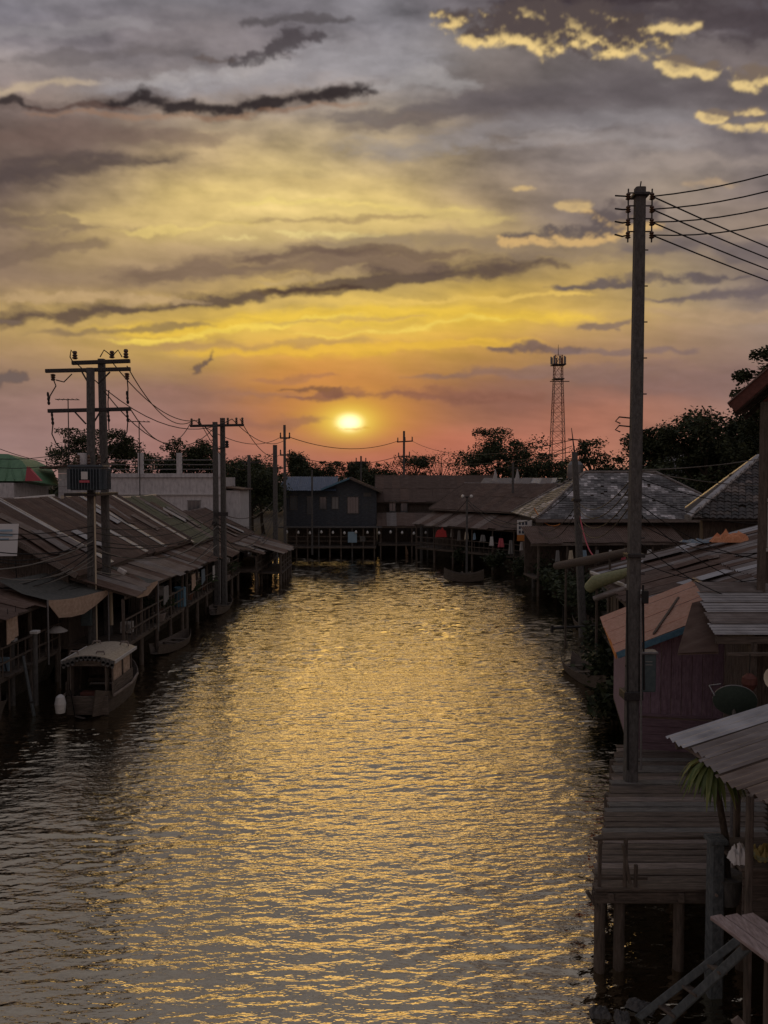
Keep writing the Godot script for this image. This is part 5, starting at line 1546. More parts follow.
func make_right_bank():
	var grey := [Color(0.065, 0.06, 0.06), Color(0.10, 0.098, 0.10), Color(0.16, 0.155, 0.155), Color(0.20, 0.195, 0.2), Color(0.28, 0.27, 0.275)]
	var dark := [Color(0.05, 0.042, 0.038), Color(0.03, 0.027, 0.026), Color(0.075, 0.06, 0.052)]
	# large grey tiled roof
	var a := thing("tiled_house", "house with large hipped roof of mottled grey tiles facing the canal bend", "house", Vector3(9.4, 0, -49.5))
	hip_roof(a, Vector3(0, 4.45, 0), 13.2, 10.0, 2.9, 4.2, 0.22, grey, M.zinc_dull)
	walls(a, Vector3(0.6, 0, -0.8), 12.0, 8.4, 1.0, 4.5, M.dark_wood_y)
	board(a, "fascia", Vector3(-0.05, 4.36, 0.05), Vector3(13.25, 4.36, 0.05), 0.04, 0.2, M.pale_wood_x)
	# its lower front roof and shop front
	var s := thing("shop_front", "long open shop front with rusty lean-to roof under the grey tiled roof", "shop", Vector3(9.0, 0, -47.4), 0.10)
	sheet_slope(s, Vector3(-0.4, 3.2, 0.3), Vector3(9.4, 0, 0), Vector3(0, 0.85, -2.2), [M.rust_dark, M.rust, M.rust_dark], 0.9, 8, 0.035, 2.0)
	board(s, "eave_beam", Vector3(-0.4, 3.08, 0.25), Vector3(9.0, 3.08, 0.25), 0.08, 0.16, M.pale_wood_x)
	for i in 6:
		board(s, "post", Vector3(0.1 + 1.75 * i, -0.6, 0.1), Vector3(0.1 + 1.75 * i, 3.0, 0.1), 0.12, 0.12, M.wood_y)
	part(s, "floor", block(Vector3(9.2, 0.12, 2.6)), M.dark_wood_x, Transform3D(Basis.IDENTITY, Vector3(4.5, 1.05, -1.1)))
	part(s, "back_wall", block(Vector3(9.2, 2.9, 0.06)), M.dark_wood_y, Transform3D(Basis.IDENTITY, Vector3(4.5, 2.5, -2.2)))
	# row that runs on round the bend
	house("bend_house", "dark house with stepped rusty roofs at the canal bend", Vector3(4.4, 0, -69.4), -0.85, {"w": 15.0, "dep": 8.0, "eave": 4.6, "ridge": 6.5, "lean": 2.4, "lean_top": 4.1, "lean_low": 3.15, "roof": [M.rust_dark, M.rust, M.rust_dark], "lean_roof": [M.rust, M.zinc_dull, M.rust_dark, M.rust_pale], "open": 0.5, "rail": true, "fascia": M.pale_wood_x, "cap": M.zinc_dull})
	# a white-tipped gable over it
	var gb := thing("finial_roof", "small grey roof with pale upturned finials behind the bend house", "roofed shelter", Vector3(9.2, 0.85, -76), -0.35)
	sheet_slope(gb, Vector3(-0.3, 5.2, 0.5), Vector3(7.5, 0, 0), Vector3(0, 0.9, -3.0), [M.zinc, M.zinc_dull], 0.9, 6, 0.03, 0.8)
	for x in [0.1, 2.4, 5.2, 7.0]:
		board(gb, "post", Vector3(x, 0, 0), Vector3(x, 5.2, 0), 0.16, 0.16, M.wood_y)
	for x in [1.2, 3.3]:
		var g := Geo.new()
		g.tube([Vector3(x, 5.9, -0.4), Vector3(x + 0.05, 6.4, -0.4), Vector3(x + 0.02, 7.0, -0.4)], [0.24, 0.16, 0.03], 8)
		part(gb, "finial", g.done(), M.white_paint)
	# hipped roofs further back
	var c := thing("tiled_house", "distant house with pointed grey hip roof below the large trees", "house", Vector3(24.5, 0, -74))
	hip_roof(c, Vector3(0, 7.0, 0), 11.0, 9.0, 2.9, 4.8, 0.3, grey, M.zinc)
	walls(c, Vector3(0.5, 0, -0.6), 10.0, 7.8, 0.85, 7.05, M.dark_wood_y)
	var d := thing("tiled_house", "house with long low grey roof left of the pointed hip roof", "house", Vector3(15.5, 0, -68))
	hip_roof(d, Vector3(0, 6.3, 0), 11.0, 7.0, 1.35, 3.0, 0.3, grey, M.zinc_dull)
	walls(d, Vector3(0.5, 0, -0.6), 10.0, 5.8, 0.85, 6.35, M.dark_wood_y)
	var wt := thing("water_tank", "silver domed water tank on a stand beside the leaning pole", "tank", Vector3(15.2, 0.85, -64))
	var g2 := Geo.new()
	g2.lathe([Vector2(0, 0), Vector2(0.62, 0), Vector2(0.66, 0.5), Vector2(0.62, 1.1), Vector2(0.4, 1.35), Vector2(0, 1.45)], 16, Vector3(0, 6.1, 0))
	part(wt, "drum", g2.done(), M.galvanized)
	for x in [-0.5, 0.5]:
		for z in [-0.5, 0.5]:
			board(wt, "leg", Vector3(x, 0, z), Vector3(x, 6.1, z), 0.12, 0.12, M.iron)
	# dark scalloped roof with the pale hip
	var e := thing("tiled_house", "house with dark scalloped tile roof and a pale silver hip", "house", Vector3(12.3, 0, -32.5), -0.36)
	hip_roof(e, Vector3(0, 5.35, 0), 10.0, 9.6, 2.5, 2.9, 0.27, dark, M.zinc, 0.07, 0.17)
	walls(e, Vector3(0.6, 0, -0.6), 8.8, 8.2, 1.0, 5.4, M.dark_wood_y)
	# broad rusty roof behind the orange one
	var f := house("rusty_roofed_house", "low house with broad ribbed rusty roof behind the orange roofed shed", Vector3(8.95, 0, -32.0), -PI / 2 - 0.12, {"w": 10.5, "dep": 11.0, "eave": 3.45, "ridge": 5.15, "ridge_z": 6.0, "over": 0.7, "roof": [M.rust_dark, M.zinc_dull, M.rust_dark, M.rust, M.zinc], "courses": 2, "sheet": 0.55, "ribs": 2, "amp": 0.07, "patches": 6, "open": 0.5, "deck": 0.5, "cap": M.rust})  # zinc mixed in as pale stripes, imitating sun caught on the ribs
	board(f, "gutter", Vector3(1.5, 3.4, 0.85), Vector3(8.0, 3.55, 0.2), 0.12, 0.10, M.white_paint)
	# rolled cloths and pipes along its eave
	var rl := thing("rolled_awning", "brown rolled-up awning along the eave beside the leaning pole", "awning")
	pipe(rl, "roll", [at_depth(556, 566, 34), at_depth(590, 560, 32), at_depth(628, 552, 30)], [0.16, 0.18, 0.16], M.wood_x, 8)
	for k in [[566, 565, 33.4], [610, 557, 30.8]]:
		var c0 := at_depth(k[0], k[1], k[2])
		board(rl, "prop", Vector3(c0.x, -0.6, c0.z), c0, 0.08, 0.08, M.dark_wood_y)
	var tg := thing("rolled_tarpaulin", "yellowish green rolled tarpaulin on the rusty roof's eave", "tarpaulin")
	pipe(tg, "roll", [at_depth(589, 588, 27.0), at_depth(596, 582, 26.7), at_depth(612, 577, 26.4), at_depth(632, 571, 26.0)], [0.19, 0.24, 0.2, 0.14], M.tarp_green, 8)
	pipe(tg, "roll", [at_depth(594, 599, 26.5), at_depth(612, 593, 26.2), at_depth(634, 586, 25.8)], [0.10, 0.12, 0.10], M.zinc_dull, 8)
	for k in [[597, 586, 26.7], [626, 577, 26.0]]:
		var c0 := at_depth(k[0], k[1], k[2])
		board(tg, "prop", Vector3(c0.x, -0.6, c0.z), c0, 0.08, 0.08, M.dark_wood_y)
	var cl := thing("crumpled_tarpaulin", "crumpled orange tarpaulin lying on the rusty roof", "tarpaulin")
	var p0 := at_depth(730, 542, 29.0)
	part(cl, "cloth", crumple(1.35, 0.5, 0.4, 91), M.orange_cloth, Transform3D(Basis(Vector3.UP, -0.1), p0))
	var bt := thing("blue_tarpaulin", "flat blue-grey tarpaulin strip on the ridge of the rusty roof", "tarpaulin")
	part(bt, "cloth", crumple(1.0, 0.9, 0.12, 92), M.tarp_blue, Transform3D(Basis(Vector3.UP, 0.5), at_depth(697, 542, 29.5)))
	# hanging goods under the shop eaves
	var cols := ["white", "grey", "cream", "light_blue", "grey", "white", "pink", "grey"]
	for i in 18:
		var t := i / 17.0
		var at := Vector3(9.4, 2.75, -47.0).lerp(Vector3(16.6, 2.75, -47.8), (i - 8) / 9.0) if i > 8 else Vector3(5.6, 2.8, -66.0).lerp(Vector3(9.0, 2.8, -52.5), i / 8.0)
		var cn: String = cols[i % 8]
		var gd := thing("hanging_cloth", cn.replace("_", " ") + (" cloth hanging under the shop eave below the grey tiled roof" if i > 8 else " cloth hanging under the lean-to of the bend house"), "cloth", at, rng.randf_range(-0.6, 0.6), "cloths hanging under the shop eaves")
		var cg := Geo.new()
		var wd := rng.randf_range(0.22, 0.4)
		var ln := rng.randf_range(0.5, 0.95)
		for k in 4:
			var x0 := wd * (k / 4.0 - 0.5)
			var x1 := wd * ((k + 1) / 4.0 - 0.5)
			var z0 := 0.05 * (k % 2)
			var z1 := 0.05 * ((k + 1) % 2)
			cg.quad(Vector3(x0 * 1.2, -ln, z0), Vector3(x1 * 1.2, -ln + 0.05, z1), Vector3(x1 * 0.7, 0, z1 * 0.3), Vector3(x0 * 0.7, 0, z0 * 0.3))
			cg.quad(Vector3(x1 * 1.2, -ln + 0.05, z1 - 0.02), Vector3(x0 * 1.2, -ln, z0 - 0.02), Vector3(x0 * 0.7, 0, z0 * 0.3 - 0.02), Vector3(x1 * 0.7, 0, z1 * 0.3 - 0.02))
		part(gd, "cloth", cg.done(), M[cn])
		pipe(gd, "cord", [Vector3(0, 0, -0.01), Vector3(0, 0.3, -0.01)], [0.012], M.wire, 4)
	# sign board: white upper field with a grid of characters, orange strip below
	var sg := thing("hanging_sign", "white and orange sign board hanging at the shop eave", "sign", at_depth(524.5, 531, 50.5), -0.05)
	part(sg, "panel", block(Vector3(0.92, 0.92, 0.06)), M.white, Transform3D(Basis.IDENTITY, Vector3(0, 0.22, 0)))
	part(sg, "strip", block(Vector3(0.92, 0.38, 0.06)), M.orange, Transform3D(Basis.IDENTITY, Vector3(0, -0.44, 0)))
	for r in 3:
		for k in 4:
			if (r + k * 3) % 5 == 4: continue
			part(sg, "character", block(Vector3(0.13, 0.19, 0.012)), M.ink, Transform3D(Basis.IDENTITY, Vector3(-0.3 + 0.2 * k, 0.48 - 0.27 * r, 0.037)))
	for x in [-0.35, 0.35]:
		pipe(sg, "hanger", [Vector3(x, 0.68, 0), Vector3(x, 1.0, 0)], [0.02], M.iron, 4)
	# red and white cloth at the far shop
	var rc := thing("hanging_cloth", "red cloth hanging in the dark shop at the bend", "cloth", at_depth(441, 537, 64))
	part(rc, "cloth", crumple(0.9, 0.12, 0.7, 93), M.red)
	pipe(rc, "cord", [Vector3(0, 0, 0), Vector3(0, 1.0, 0)], [0.015], M.wire, 4)
	# small boat with a mooring pole on the water
	boat("small dark sampan with its bow raised, lying off the right bank", on_level(484, 582, 0.0) + Vector3(0, 0.08, 0), -PI / 2 - 0.15, 2.7, 0.9, 0.62, M.dark_wood_x)
	for i in 3:
		var bs := thing("cargo_bundle", "dark bundle stowed in the small sampan", "bundle", on_level(462 + i * 8, 580, 0.0) + Vector3(0, 0.3, -0.1), 0.4 * i, "bundles in the sampan")
		part(bs, "sack", crumple(0.36, 0.36, 0.3, 95 + i), M.grey_canvas)
		part(bs, "knot", block(Vector3(0.07, 0.06, 0.07)), M.canvas, Transform3D(Basis.IDENTITY, Vector3(0.02, 0.24, 0)))
	boat("half-hidden wooden boat drawn up below the leaning pole", Vector3(9.2, 0.05, -38.0), 0.1, 4.5, 1.1, 0.45, M.wood_z)
	boat("dark boat moored under the bank beyond the orange roofed shed", Vector3(6.75, 0.05, -29.5), 0.12, 3.8, 0.95, 0.42, M.dark_wood_z)
	# undergrowth and planters along the bank
	var shrubs := "shrubs along the right bank"
	var wsh := [[9.4, -53.5, 1.6], [9.9, -49.5, 1.9], [10.0, -46.5, 1.5], [10.1, -43.5, 2.0], [9.8, -40.6, 1.7], [9.6, -37.6, 2.1], [8.2, -59.0, 1.4], [6.3, -64.0, 1.3], [8.4, -30.2, 1.6], [7.45, -26.4, 1.5], [6.55, -22.6, 1.4]]
	var wl := ["low shrub at the water below the bend house", "bushy shrub below the white and orange sign", "low shrub under the shop posts", "dense shrub in front of the hanging cloths", "shrub beside the foot of the leaning pole", "tall shrub just short of the leaning pole", "small shrub between the sampan and the bend house", "small shrub on the bank behind the sampan", "shrub under the green rolled tarpaulin", "low shrub on the bank below the orange roof", "shrub beside the wall of the purple shed"]
	for i in wsh.size():
		shrub(wl[i], Vector3(wsh[i][0], 0.35 if i < 8 else 0.1, wsh[i][1]), wsh[i][2], 50 + i, shrubs)
	# drain pipe with a tee over the water
	var dp := thing("drain_pipe", "dark tee-ended pipe reaching over the water by the leaning pole", "pipe")
	var d0 := at_depth(552, 628, 34.0)
	pipe(dp, "pipe", [d0, at_depth(575, 627, 34.0), at_depth(596, 626, 34.2)], [0.06], M.iron, 7)
	pipe(dp, "tee", [d0 + Vector3(0, 0.12, 0), d0 - Vector3(0, 0.2, 0)], [0.07], M.iron, 7)
	pipe(dp, "hanger", [at_depth(563, 628, 34), at_depth(563, 606, 34)], [0.02], M.iron, 4)
	# large trees on the right
	var big := "large trees behind the right-bank roofs"
	tree("large dense tree towering behind the hip roofs", Vector3(24.5, 0.85, -62), 12.6, 5.6, {"seed": 41, "leaves": 11000, "leaf": 0.34, "low": 0.25, "wide": 1.1, "group": big})
	tree("tallest tree with open branches beside the red-edged eave", Vector3(29.8, 0.85, -58), 17.0, 4.6, {"seed": 42, "leaves": 9000, "leaf": 0.36, "low": 0.3, "clump": 0.22, "group": big})
	tree("dark tree filling the gap behind the silver hip", Vector3(31, 0.85, -66), 13.5, 6.0, {"seed": 43, "leaves": 9000, "leaf": 0.36, "low": 0.2, "group": big})
	tree("rounded tree filling in behind the tall pole", Vector3(20.6, 0.85, -66), 10.6, 4.0, {"seed": 46, "leaves": 6000, "leaf": 0.32, "low": 0.2, "group": big})
	tree("dark tree closing the gap below the tallest crown", Vector3(27.4, 0.85, -65), 13.0, 4.6, {"seed": 47, "leaves": 8000, "leaf": 0.34, "low": 0.2, "group": big})
	tree("small twiggy tree between the water tank and the tall pole", Vector3(18.6, 0.85, -72), 10.8, 3.4, {"seed": 44, "leaves": 2200, "clump": 0.2, "group": big})

func crumple(x: float, z: float, y: float, seed_: int) -> ArrayMesh:
	var n := noise(seed_, 1.6, 3)
	var g := Geo.new()
	var k := 10
	var f := func(i: int, j: int) -> Vector3:
		var u := i / float(k) - 0.5
		var v := j / float(k) - 0.5
		var e := clampf(1.0 - 2.0 * maxf(absf(u), absf(v)), 0, 1)
		var hh := y * (0.25 + 0.75 * sqrt(e)) * (0.75 + 0.9 * n.get_noise_2d(u * 3.0 * (1.0 + x), v * 3.0)) * smoothstep(0.0, 0.15, e)
		return Vector3(u * x * (1.0 + 0.15 * n.get_noise_2d(v * 5, 7)), hh, v * z * (1.0 + 0.3 * n.get_noise_2d(u * 5, 3)))
	for i in k:
		for j in k:
			g.quad(f.call(i, j + 1), f.call(i + 1, j + 1), f.call(i + 1, j), f.call(i, j))
	return g.done()

func shrub(label: String, at: Vector3, size: float, seed_: int, group: String):
	var t := thing("shrub", label, "shrub", at, 0.0, group)
	var r := RandomNumberGenerator.new()
	r.seed = seed_
	var st := Geo.new()
	var f := Geo.new()
	for i in 9:
		var a := r.randf() * TAU
		var e := Vector3(cos(a) * 0.6, 1.0, sin(a) * 0.6) * size * r.randf_range(0.4, 0.85)
		st.tube([Vector3(0, -0.3, 0), e * 0.5 + Vector3(0, 0.1, 0), e], [0.03, 0.02, 0.008], 4, false)
		for k in 110:
			var c := e * r.randf_range(0.45, 1.1) + Vector3(r.randfn(), r.randfn() * 0.7, r.randfn()) * size * 0.16
			var ax := Vector3(r.randf_range(-1, 1), r.randf_range(-0.5, 0.8), r.randf_range(-1, 1)).normalized()
			var sd := ax.cross(Vector3(r.randf_range(-1, 1), 1, r.randf_range(-1, 1))).normalized()
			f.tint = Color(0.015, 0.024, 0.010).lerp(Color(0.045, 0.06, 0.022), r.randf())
			f.tri(c - ax * 0.13, c + sd * 0.07, c + ax * 0.13)
			f.tri(c - ax * 0.13, c + ax * 0.13, c - sd * 0.07)
	part(t, "stem", st.done(), M.bark)
	part(t, "foliage", f.done(), M.leaf)
# ------------------------------------------------------------------ the near right bank
func make_near_right():
	# plank deck over the water: each board a piece of its own
	var dk := thing("plank_deck", "weathered grey plank deck over the water with a thin front railing", "deck")
	var y := 1.2
	var z0 := -11.05
	var z1 := -17.2
	var n := 30
	for i in n:
		var t := (i + 0.5) / n
		var z := lerpf(z0, z1, t)
		var xl := lerpf(2.92, 5.05, t) + rng.randf_range(-0.03, 0.03)
		var xr := lerpf(5.4, 8.2, t)
		var w := (z0 - z1) / n
		var m: Material = [M.wood_x, M.wood_x, M.weathered_x, M.wood_x, M.pale_wood_x][rng.randi() % 5]
		var o := board(dk, "plank", Vector3(xl, y + rng.randf_range(-0.015, 0.015), z), Vector3(xr, y + rng.randf_range(-0.008, 0.008), z + rng.randf_range(-0.012, 0.012)), w - rng.randf_range(0.008, 0.035), 0.045, m)
		o.rotate_object_local(Vector3.FORWARD, rng.randf_range(-0.02, 0.02))
	for k in [[0.06, 0.10], [0.5, 0.5], [0.94, 0.9]]:
		board(dk, "joist", Vector3(lerpf(3.05, 5.3, k[0]), y - 0.10, z0), Vector3(lerpf(5.2, 8.0, k[1]) if k[0] > 0.3 else 5.2, y - 0.10, z1), 0.10, 0.14, M.dark_wood_z)
	board(dk, "edge_beam", Vector3(2.95, y - 0.11, z0 - 0.06), Vector3(5.4, y - 0.11, z0 - 0.06), 0.08, 0.16, M.dark_wood_x)
	board(dk, "edge_beam", Vector3(2.98, y - 0.12, z0 - 0.1), Vector3(5.12, y - 0.12, z1), 0.08, 0.16, M.dark_wood_z)
	for p in [[3.06, -11.15], [3.35, -11.2], [4.2, -11.2], [5.1, -11.2], [3.6, -13.0], [4.2, -14.8], [4.8, -16.6], [4.8, -13.0], [5.6, -14.8]]:
		pipe(dk, "pile", [Vector3(p[0], -1.2, p[1]), Vector3(p[0], y - 0.1, p[1])], [0.085, 0.08], M.dark_wood_y, 8)
	# railing on the front edge
	board(dk, "top_rail", Vector3(2.95, y + 0.72, z0 - 0.08), Vector3(4.75, y + 0.74, z0 - 0.08), 0.05, 0.045, M.dark_wood_x)
	board(dk, "bottom_rail", Vector3(2.98, y + 0.16, z0 - 0.08), Vector3(3.72, y + 0.15, z0 - 0.08), 0.04, 0.05, M.dark_wood_x)
	for x in [3.04, 3.40, 3.55]:
		board(dk, "rail_post", Vector3(x, y - 0.05, z0 - 0.08), Vector3(x + 0.01, y + (0.74 if x != 3.55 else 0.35), z0 - 0.08), 0.045 if x != 3.40 else 0.06, 0.05, M.dark_wood_y)
	board(dk, "brace", Vector3(3.36, y + 0.66, z0 - 0.04), Vector3(3.46, y + 0.1, z0 - 0.04), 0.08, 0.04, M.dark_wood_y)
	board(dk, "bracket", Vector3(2.86, y - 0.02, z0 - 0.05), Vector3(3.06, y - 0.34, z0 - 0.05), 0.06, 0.05, M.dark_wood_y)

	# blue-grey concrete post by the counter
	var cp := thing("concrete_post", "squat blue-grey concrete post at the deck's front corner", "post", Vector3(4.48, 0, -10.65))
	shaft(cp, Vector3(0, -1.2, 0), Vector3(0, 2.1, 0), 0.21, 0.19, M.blue_concrete)
	part(cp, "cap", block(Vector3(0.25, 0.07, 0.25)), M.blue_concrete, Transform3D(Basis.IDENTITY, Vector3(0, 2.13, 0)))
	pipe(cp, "bolt", [Vector3(-0.03, 1.42, 0.09), Vector3(-0.03, 1.42, 0.13)], [0.02], M.rust_pale, 6)

	# stall counter and its sheet roof
	var st := thing("canal_stall", "dark stall by the deck under a sloping zinc sheet roof", "stall")
	for i in 6:
		board(st, "counter_board", Vector3(4.62, 1.36 + 0.11 * i, -10.15), Vector3(6.4, 1.36 + 0.11 * i, -10.15), 0.03, 0.105, M.dark_wood_x)
	part(st, "counter_top", block(Vector3(1.9, 0.05, 0.9)), M.wood_x, Transform3D(Basis.IDENTITY, Vector3(5.5, 2.0, -10.5)))
	for i in 8:
		board(st, "floor_board", Vector3(4.6, 1.22, -9.95 + 0.3 * i), Vector3(6.6, 1.22, -9.95 + 0.3 * i), 0.28, 0.05, M.dark_wood_x)
	board(st, "roof_post", Vector3(4.30, -1.2, -9.25), Vector3(4.28, 3.30, -9.25), 0.075, 0.075, M.dark_wood_y)
	board(st, "roof_post", Vector3(5.0, 1.2, -11.2), Vector3(5.0, 3.5, -11.2), 0.08, 0.08, M.dark_wood_y)
	board(st, "roof_post", Vector3(6.4, 1.2, -11.1), Vector3(6.4, 3.95, -11.1), 0.09, 0.09, M.dark_wood_y)
	board(st, "roof_post", Vector3(6.4, 1.2, -8.2), Vector3(6.4, 3.95, -8.2), 0.09, 0.09, M.dark_wood_y)
	var e0 := Vector3(4.12, 3.30, -11.35)
	var e1 := Vector3(4.62, 3.30, -7.6)
	var rise := Vector3(3.0, 0.80, 0.0)
	sheet_slope(st, e0, e1 - e0, rise, [M.zinc_dull, M.zinc_dull, M.rust_pale, M.zinc, M.rust_pale], 0.5, 3, 0.055, 1.6)
	board(st, "eave_batten", e0 + Vector3(0.06, -0.05, 0), e1 + Vector3(0.06, -0.05, 0), 0.05, 0.06, M.pale_wood_z)
	board(st, "purlin", e0 + rise * 0.5 + Vector3(0, -0.09, 0), e1 + rise * 0.5 + Vector3(0, -0.09, 0), 0.07, 0.09, M.dark_wood_z)
	for t in [0.03, 0.5, 0.97]:
		board(st, "rafter", e0.lerp(e1, t) + Vector3(0, -0.10, 0), e0.lerp(e1, t) + rise + Vector3(0, -0.10, 0), 0.06, 0.09, M.dark_wood_x)
	part(st, "back_wall", block(Vector3(0.05, 2.7, 3.4)), M.dark_wood_y, Transform3D(Basis.IDENTITY, Vector3(6.6, 2.5, -9.4)))
	# things on the counter
	var bag := thing("plastic_bag", "crumpled white plastic bag on the stall counter", "bag", Vector3(4.62, 2.025, -10.25))
	part(bag, "sack", crumple(0.24, 0.22, 0.24, 101), M.white)
	part(bag, "knot", block(Vector3(0.05, 0.07, 0.04)), M.white, Transform3D(Basis(Vector3.BACK, 0.3), Vector3(0.0, 0.2, 0)))
	var yb := thing("yellow_bundle", "yellow and green bundle on the stall counter beside the white bag", "bundle", Vector3(5.0, 2.025, -10.35))
	part(yb, "cloth", crumple(0.3, 0.28, 0.2, 102), M.yellow)
	part(yb, "base_cloth", block(Vector3(0.34, 0.06, 0.28)), M.tarp_green, Transform3D(Basis.IDENTITY, Vector3(0.03, 0.03, 0)))
	# strap-leaved palm in a pot
	var pl := thing("palm_plant", "potted strap-leaved palm with drooping leaves under the zinc roof", "plant", Vector3(4.66, 1.22, -10.75))
	var g := Geo.new()
	g.lathe([Vector2(0, 0), Vector2(0.17, 0), Vector2(0.23, 0.34), Vector2(0.25, 0.38), Vector2(0.21, 0.38), Vector2(0, 0.34)], 14)
	part(pl, "pot", g.done(), M.dark_concrete)
	pipe(pl, "trunk", [Vector3(0.02, 0.34, 0), Vector3(-0.02, 0.9, 0.02), Vector3(-0.2, 1.9, 0)], [0.055, 0.05, 0.04], M.bark, 8)
	var top := Vector3(-0.2, 1.92, 0)
	var r := RandomNumberGenerator.new()
	r.seed = 8
	for i in 64:
		var a := TAU * i * 0.382 + r.randf() * 0.4
		var up := r.randf_range(-0.1, 1.0)
		var d := Vector3(cos(a), 0, sin(a))
		var l := r.randf_range(0.5, 0.8)
		var f := Geo.new()
		f.tint = Color(0.07, 0.12, 0.03).lerp(Color(0.36, 0.38, 0.13), r.randf() * r.randf())
		var prev := top
		var pw := 0.012
		var side := d.cross(Vector3.UP)
		for k in 5:
			var t := (k + 1) / 5.0
			var q := top + d * l * (0.75 * t - 0.12 * t * t) + Vector3(0, l * (0.55 * up * t - (0.75 + 0.25 * up) * t * t), 0)
			var w := 0.034 * sin(PI * minf(0.94, t * 0.85 + 0.12)) + 0.004
			if k == 4: w = 0.003
			var mid0 := prev + Vector3(0, -0.010, 0)
			var mid1 := q + Vector3(0, -0.010, 0)
			f.quad(prev - side * pw, mid0, mid1, q - side * w)
			f.quad(mid0, prev + side * pw, q + side * w, mid1)
			prev = q
			pw = w
		part(pl, "leaf", f.done(), M.leaf_palm)
	# weathered table board in front
	var tb := thing("plank_bench", "weathered pinkish grey bench board on posts above the water stairs", "bench")
	var c0 := on_level(708, 917, 2.2)
	var c1 := on_level(755, 915, 2.2)
	var c2 := c1 + Vector3(0.62, 0, 1.9)
	var c3 := c0 + Vector3(0.62, 0, 1.9)
	var cuts := [0.0, 0.31, 0.66, 1.0]
	for i in 3:
		var pa := c0.lerp(c1, (cuts[i] + cuts[i + 1]) / 2)
		var pb := c3.lerp(c2, (cuts[i] + cuts[i + 1]) / 2)
		board(tb, "board", pa, pb, 0.50 * (cuts[i + 1] - cuts[i]) - 0.006, 0.045, M.bench_z)
	for q in [[0.62, 0.45], [0.62, 1.5], [0.15, 1.5]]:
		var f: Vector3 = c0 + Vector3(0.62 * q[1] / 1.9, 0, q[1]) + (c1 - c0) * q[0]
		board(tb, "leg", Vector3(f.x, 0.45, f.z), Vector3(f.x, 2.17, f.z), 0.09, 0.09, M.dark_wood_y)
	board(tb, "bearer", c0 + Vector3(0.16, -0.06, 0.45), c1 + Vector3(0.16, -0.06, 0.45), 0.06, 0.07, M.wood_x)
	board(tb, "brace", Vector3(c0.x + 0.45, 1.0, c0.z + 0.5), Vector3(c0.x + 0.12, 1.35, c0.z + 0.42), 0.03, 0.10, M.pale_wood_y)
	# concrete pier that carries it
	var pr := thing("concrete_pier", "grey concrete pier rising from the water under the bench", "pier", Vector3(c0.x + 0.72, 0, c0.z + 0.75))
	g = Geo.new()
	g.lathe([Vector2(0.0, -1.2), Vector2(0.26, -1.2), Vector2(0.25, 0.42), Vector2(0.23, 0.46), Vector2(0, 0.46)], 18)
	part(pr, "drum", g.done(), M.concrete)
	part(pr, "plate", block(Vector3(0.3, 0.04, 0.3)), M.iron, Transform3D(Basis.IDENTITY, Vector3(0, 0.48, 0)))
	# water stairs: two bluish stringers with treads
	var ws := thing("water_stairs", "narrow bluish stairs leading from the bench down to the water", "stairs")
	var s0 := on_level(646, 1012, 0.12)
	var s1 := at_depth(733, 944, 9.2)
	var t0 := on_level(664, 1024, 0.05)
	var t1 := at_depth(744, 950, 8.8)
	board(ws, "stringer", s0 - (s1 - s0) * 0.15, s1 + (s1 - s0) * 0.12, 0.05, 0.09, M.blue_concrete)
	board(ws, "stringer", t0 - (t1 - t0) * 0.15, t1 + (t1 - t0) * 0.05, 0.05, 0.10, M.blue_concrete)
	for k in 3:
		var t := (k + 0.6) / 3.4
		board(ws, "tread", s0.lerp(s1, t) - Vector3(0, 0.05, 0), t0.lerp(t1, t) - Vector3(0, 0.05, 0), 0.10, 0.035, M.dark_wood_x)
	for k in 3:  # added lumps that stand for splash and reflected light on the water
		var sp := on_level([600, 622, 640, 612, 652][k], [1014, 1020, 1008, 1006, 1022][k], 0.0)
		var rk := thing("splash_glint", "pale lump standing for splash and reflected light at the foot of the water stairs", "splash_glint", sp, k * 1.3, "splash glints at the water stairs")
		part(rk, "glint_lump", crumple(0.26 + 0.05 * (k % 3), 0.2, 0.10, 110 + k), M.concrete)

	# purple boarded shed with orange roof
	var ps := thing("purple_shed", "purple boarded shed on the deck with a translucent orange sheet roof", "shed", Vector3(5.26, 0, -17.0), -0.2)
	var wd := 2.7
	var nb := 13
	for i in nb:
		var x := wd * (i + 0.5) / nb
		var hh := 3.32 + 0.452 * x - 1.98
		part(ps, "board", block(Vector3(wd / nb - 0.012, hh, 0.03)), [M.purple_y, M.purple_dark_y, M.purple_y][i % 3 if rng.randf() > 0.3 else 1], Transform3D(Basis.IDENTITY, Vector3(x, 1.98 + hh / 2, rng.randf_range(-0.008, 0.008))))
	for i in 4:
		part(ps, "skirting_board", block(Vector3(wd + 0.1, 0.165, 0.035)), M.purple_x, Transform3D(Basis.IDENTITY, Vector3(wd / 2, 1.29 + 0.175 * i, 0.02 + 0.006 * (i % 2))))
	part(ps, "sill_rail", block(Vector3(wd + 0.1, 0.06, 0.07)), M.purple_x, Transform3D(Basis.IDENTITY, Vector3(wd / 2, 1.97, 0.03)))
	for i in 14:
		part(ps, "side_board", block(Vector3(0.03, 2.05, 0.28)), M.purple_y, Transform3D(Basis.IDENTITY, Vector3(0.0, 2.26, -0.16 - 0.29 * i)))
	part(ps, "corner_post", block(Vector3(0.09, 2.3, 0.09)), M.purple_y, Transform3D(Basis.IDENTITY, Vector3(0.0, 2.36, 0.02)))
	sheet_slope(ps, Vector3(-0.30, 3.32, 0.25), Vector3(0, 0, -4.4), Vector3(2.25, 1.0, 0), [M.orange_sheet], 0.75, 6, 0.035, 0.8)
	board(ps, "fascia", Vector3(-0.30, 3.26, 0.27), Vector3(1.98, 4.27, 0.27), 0.03, 0.13, M.blue_paint)
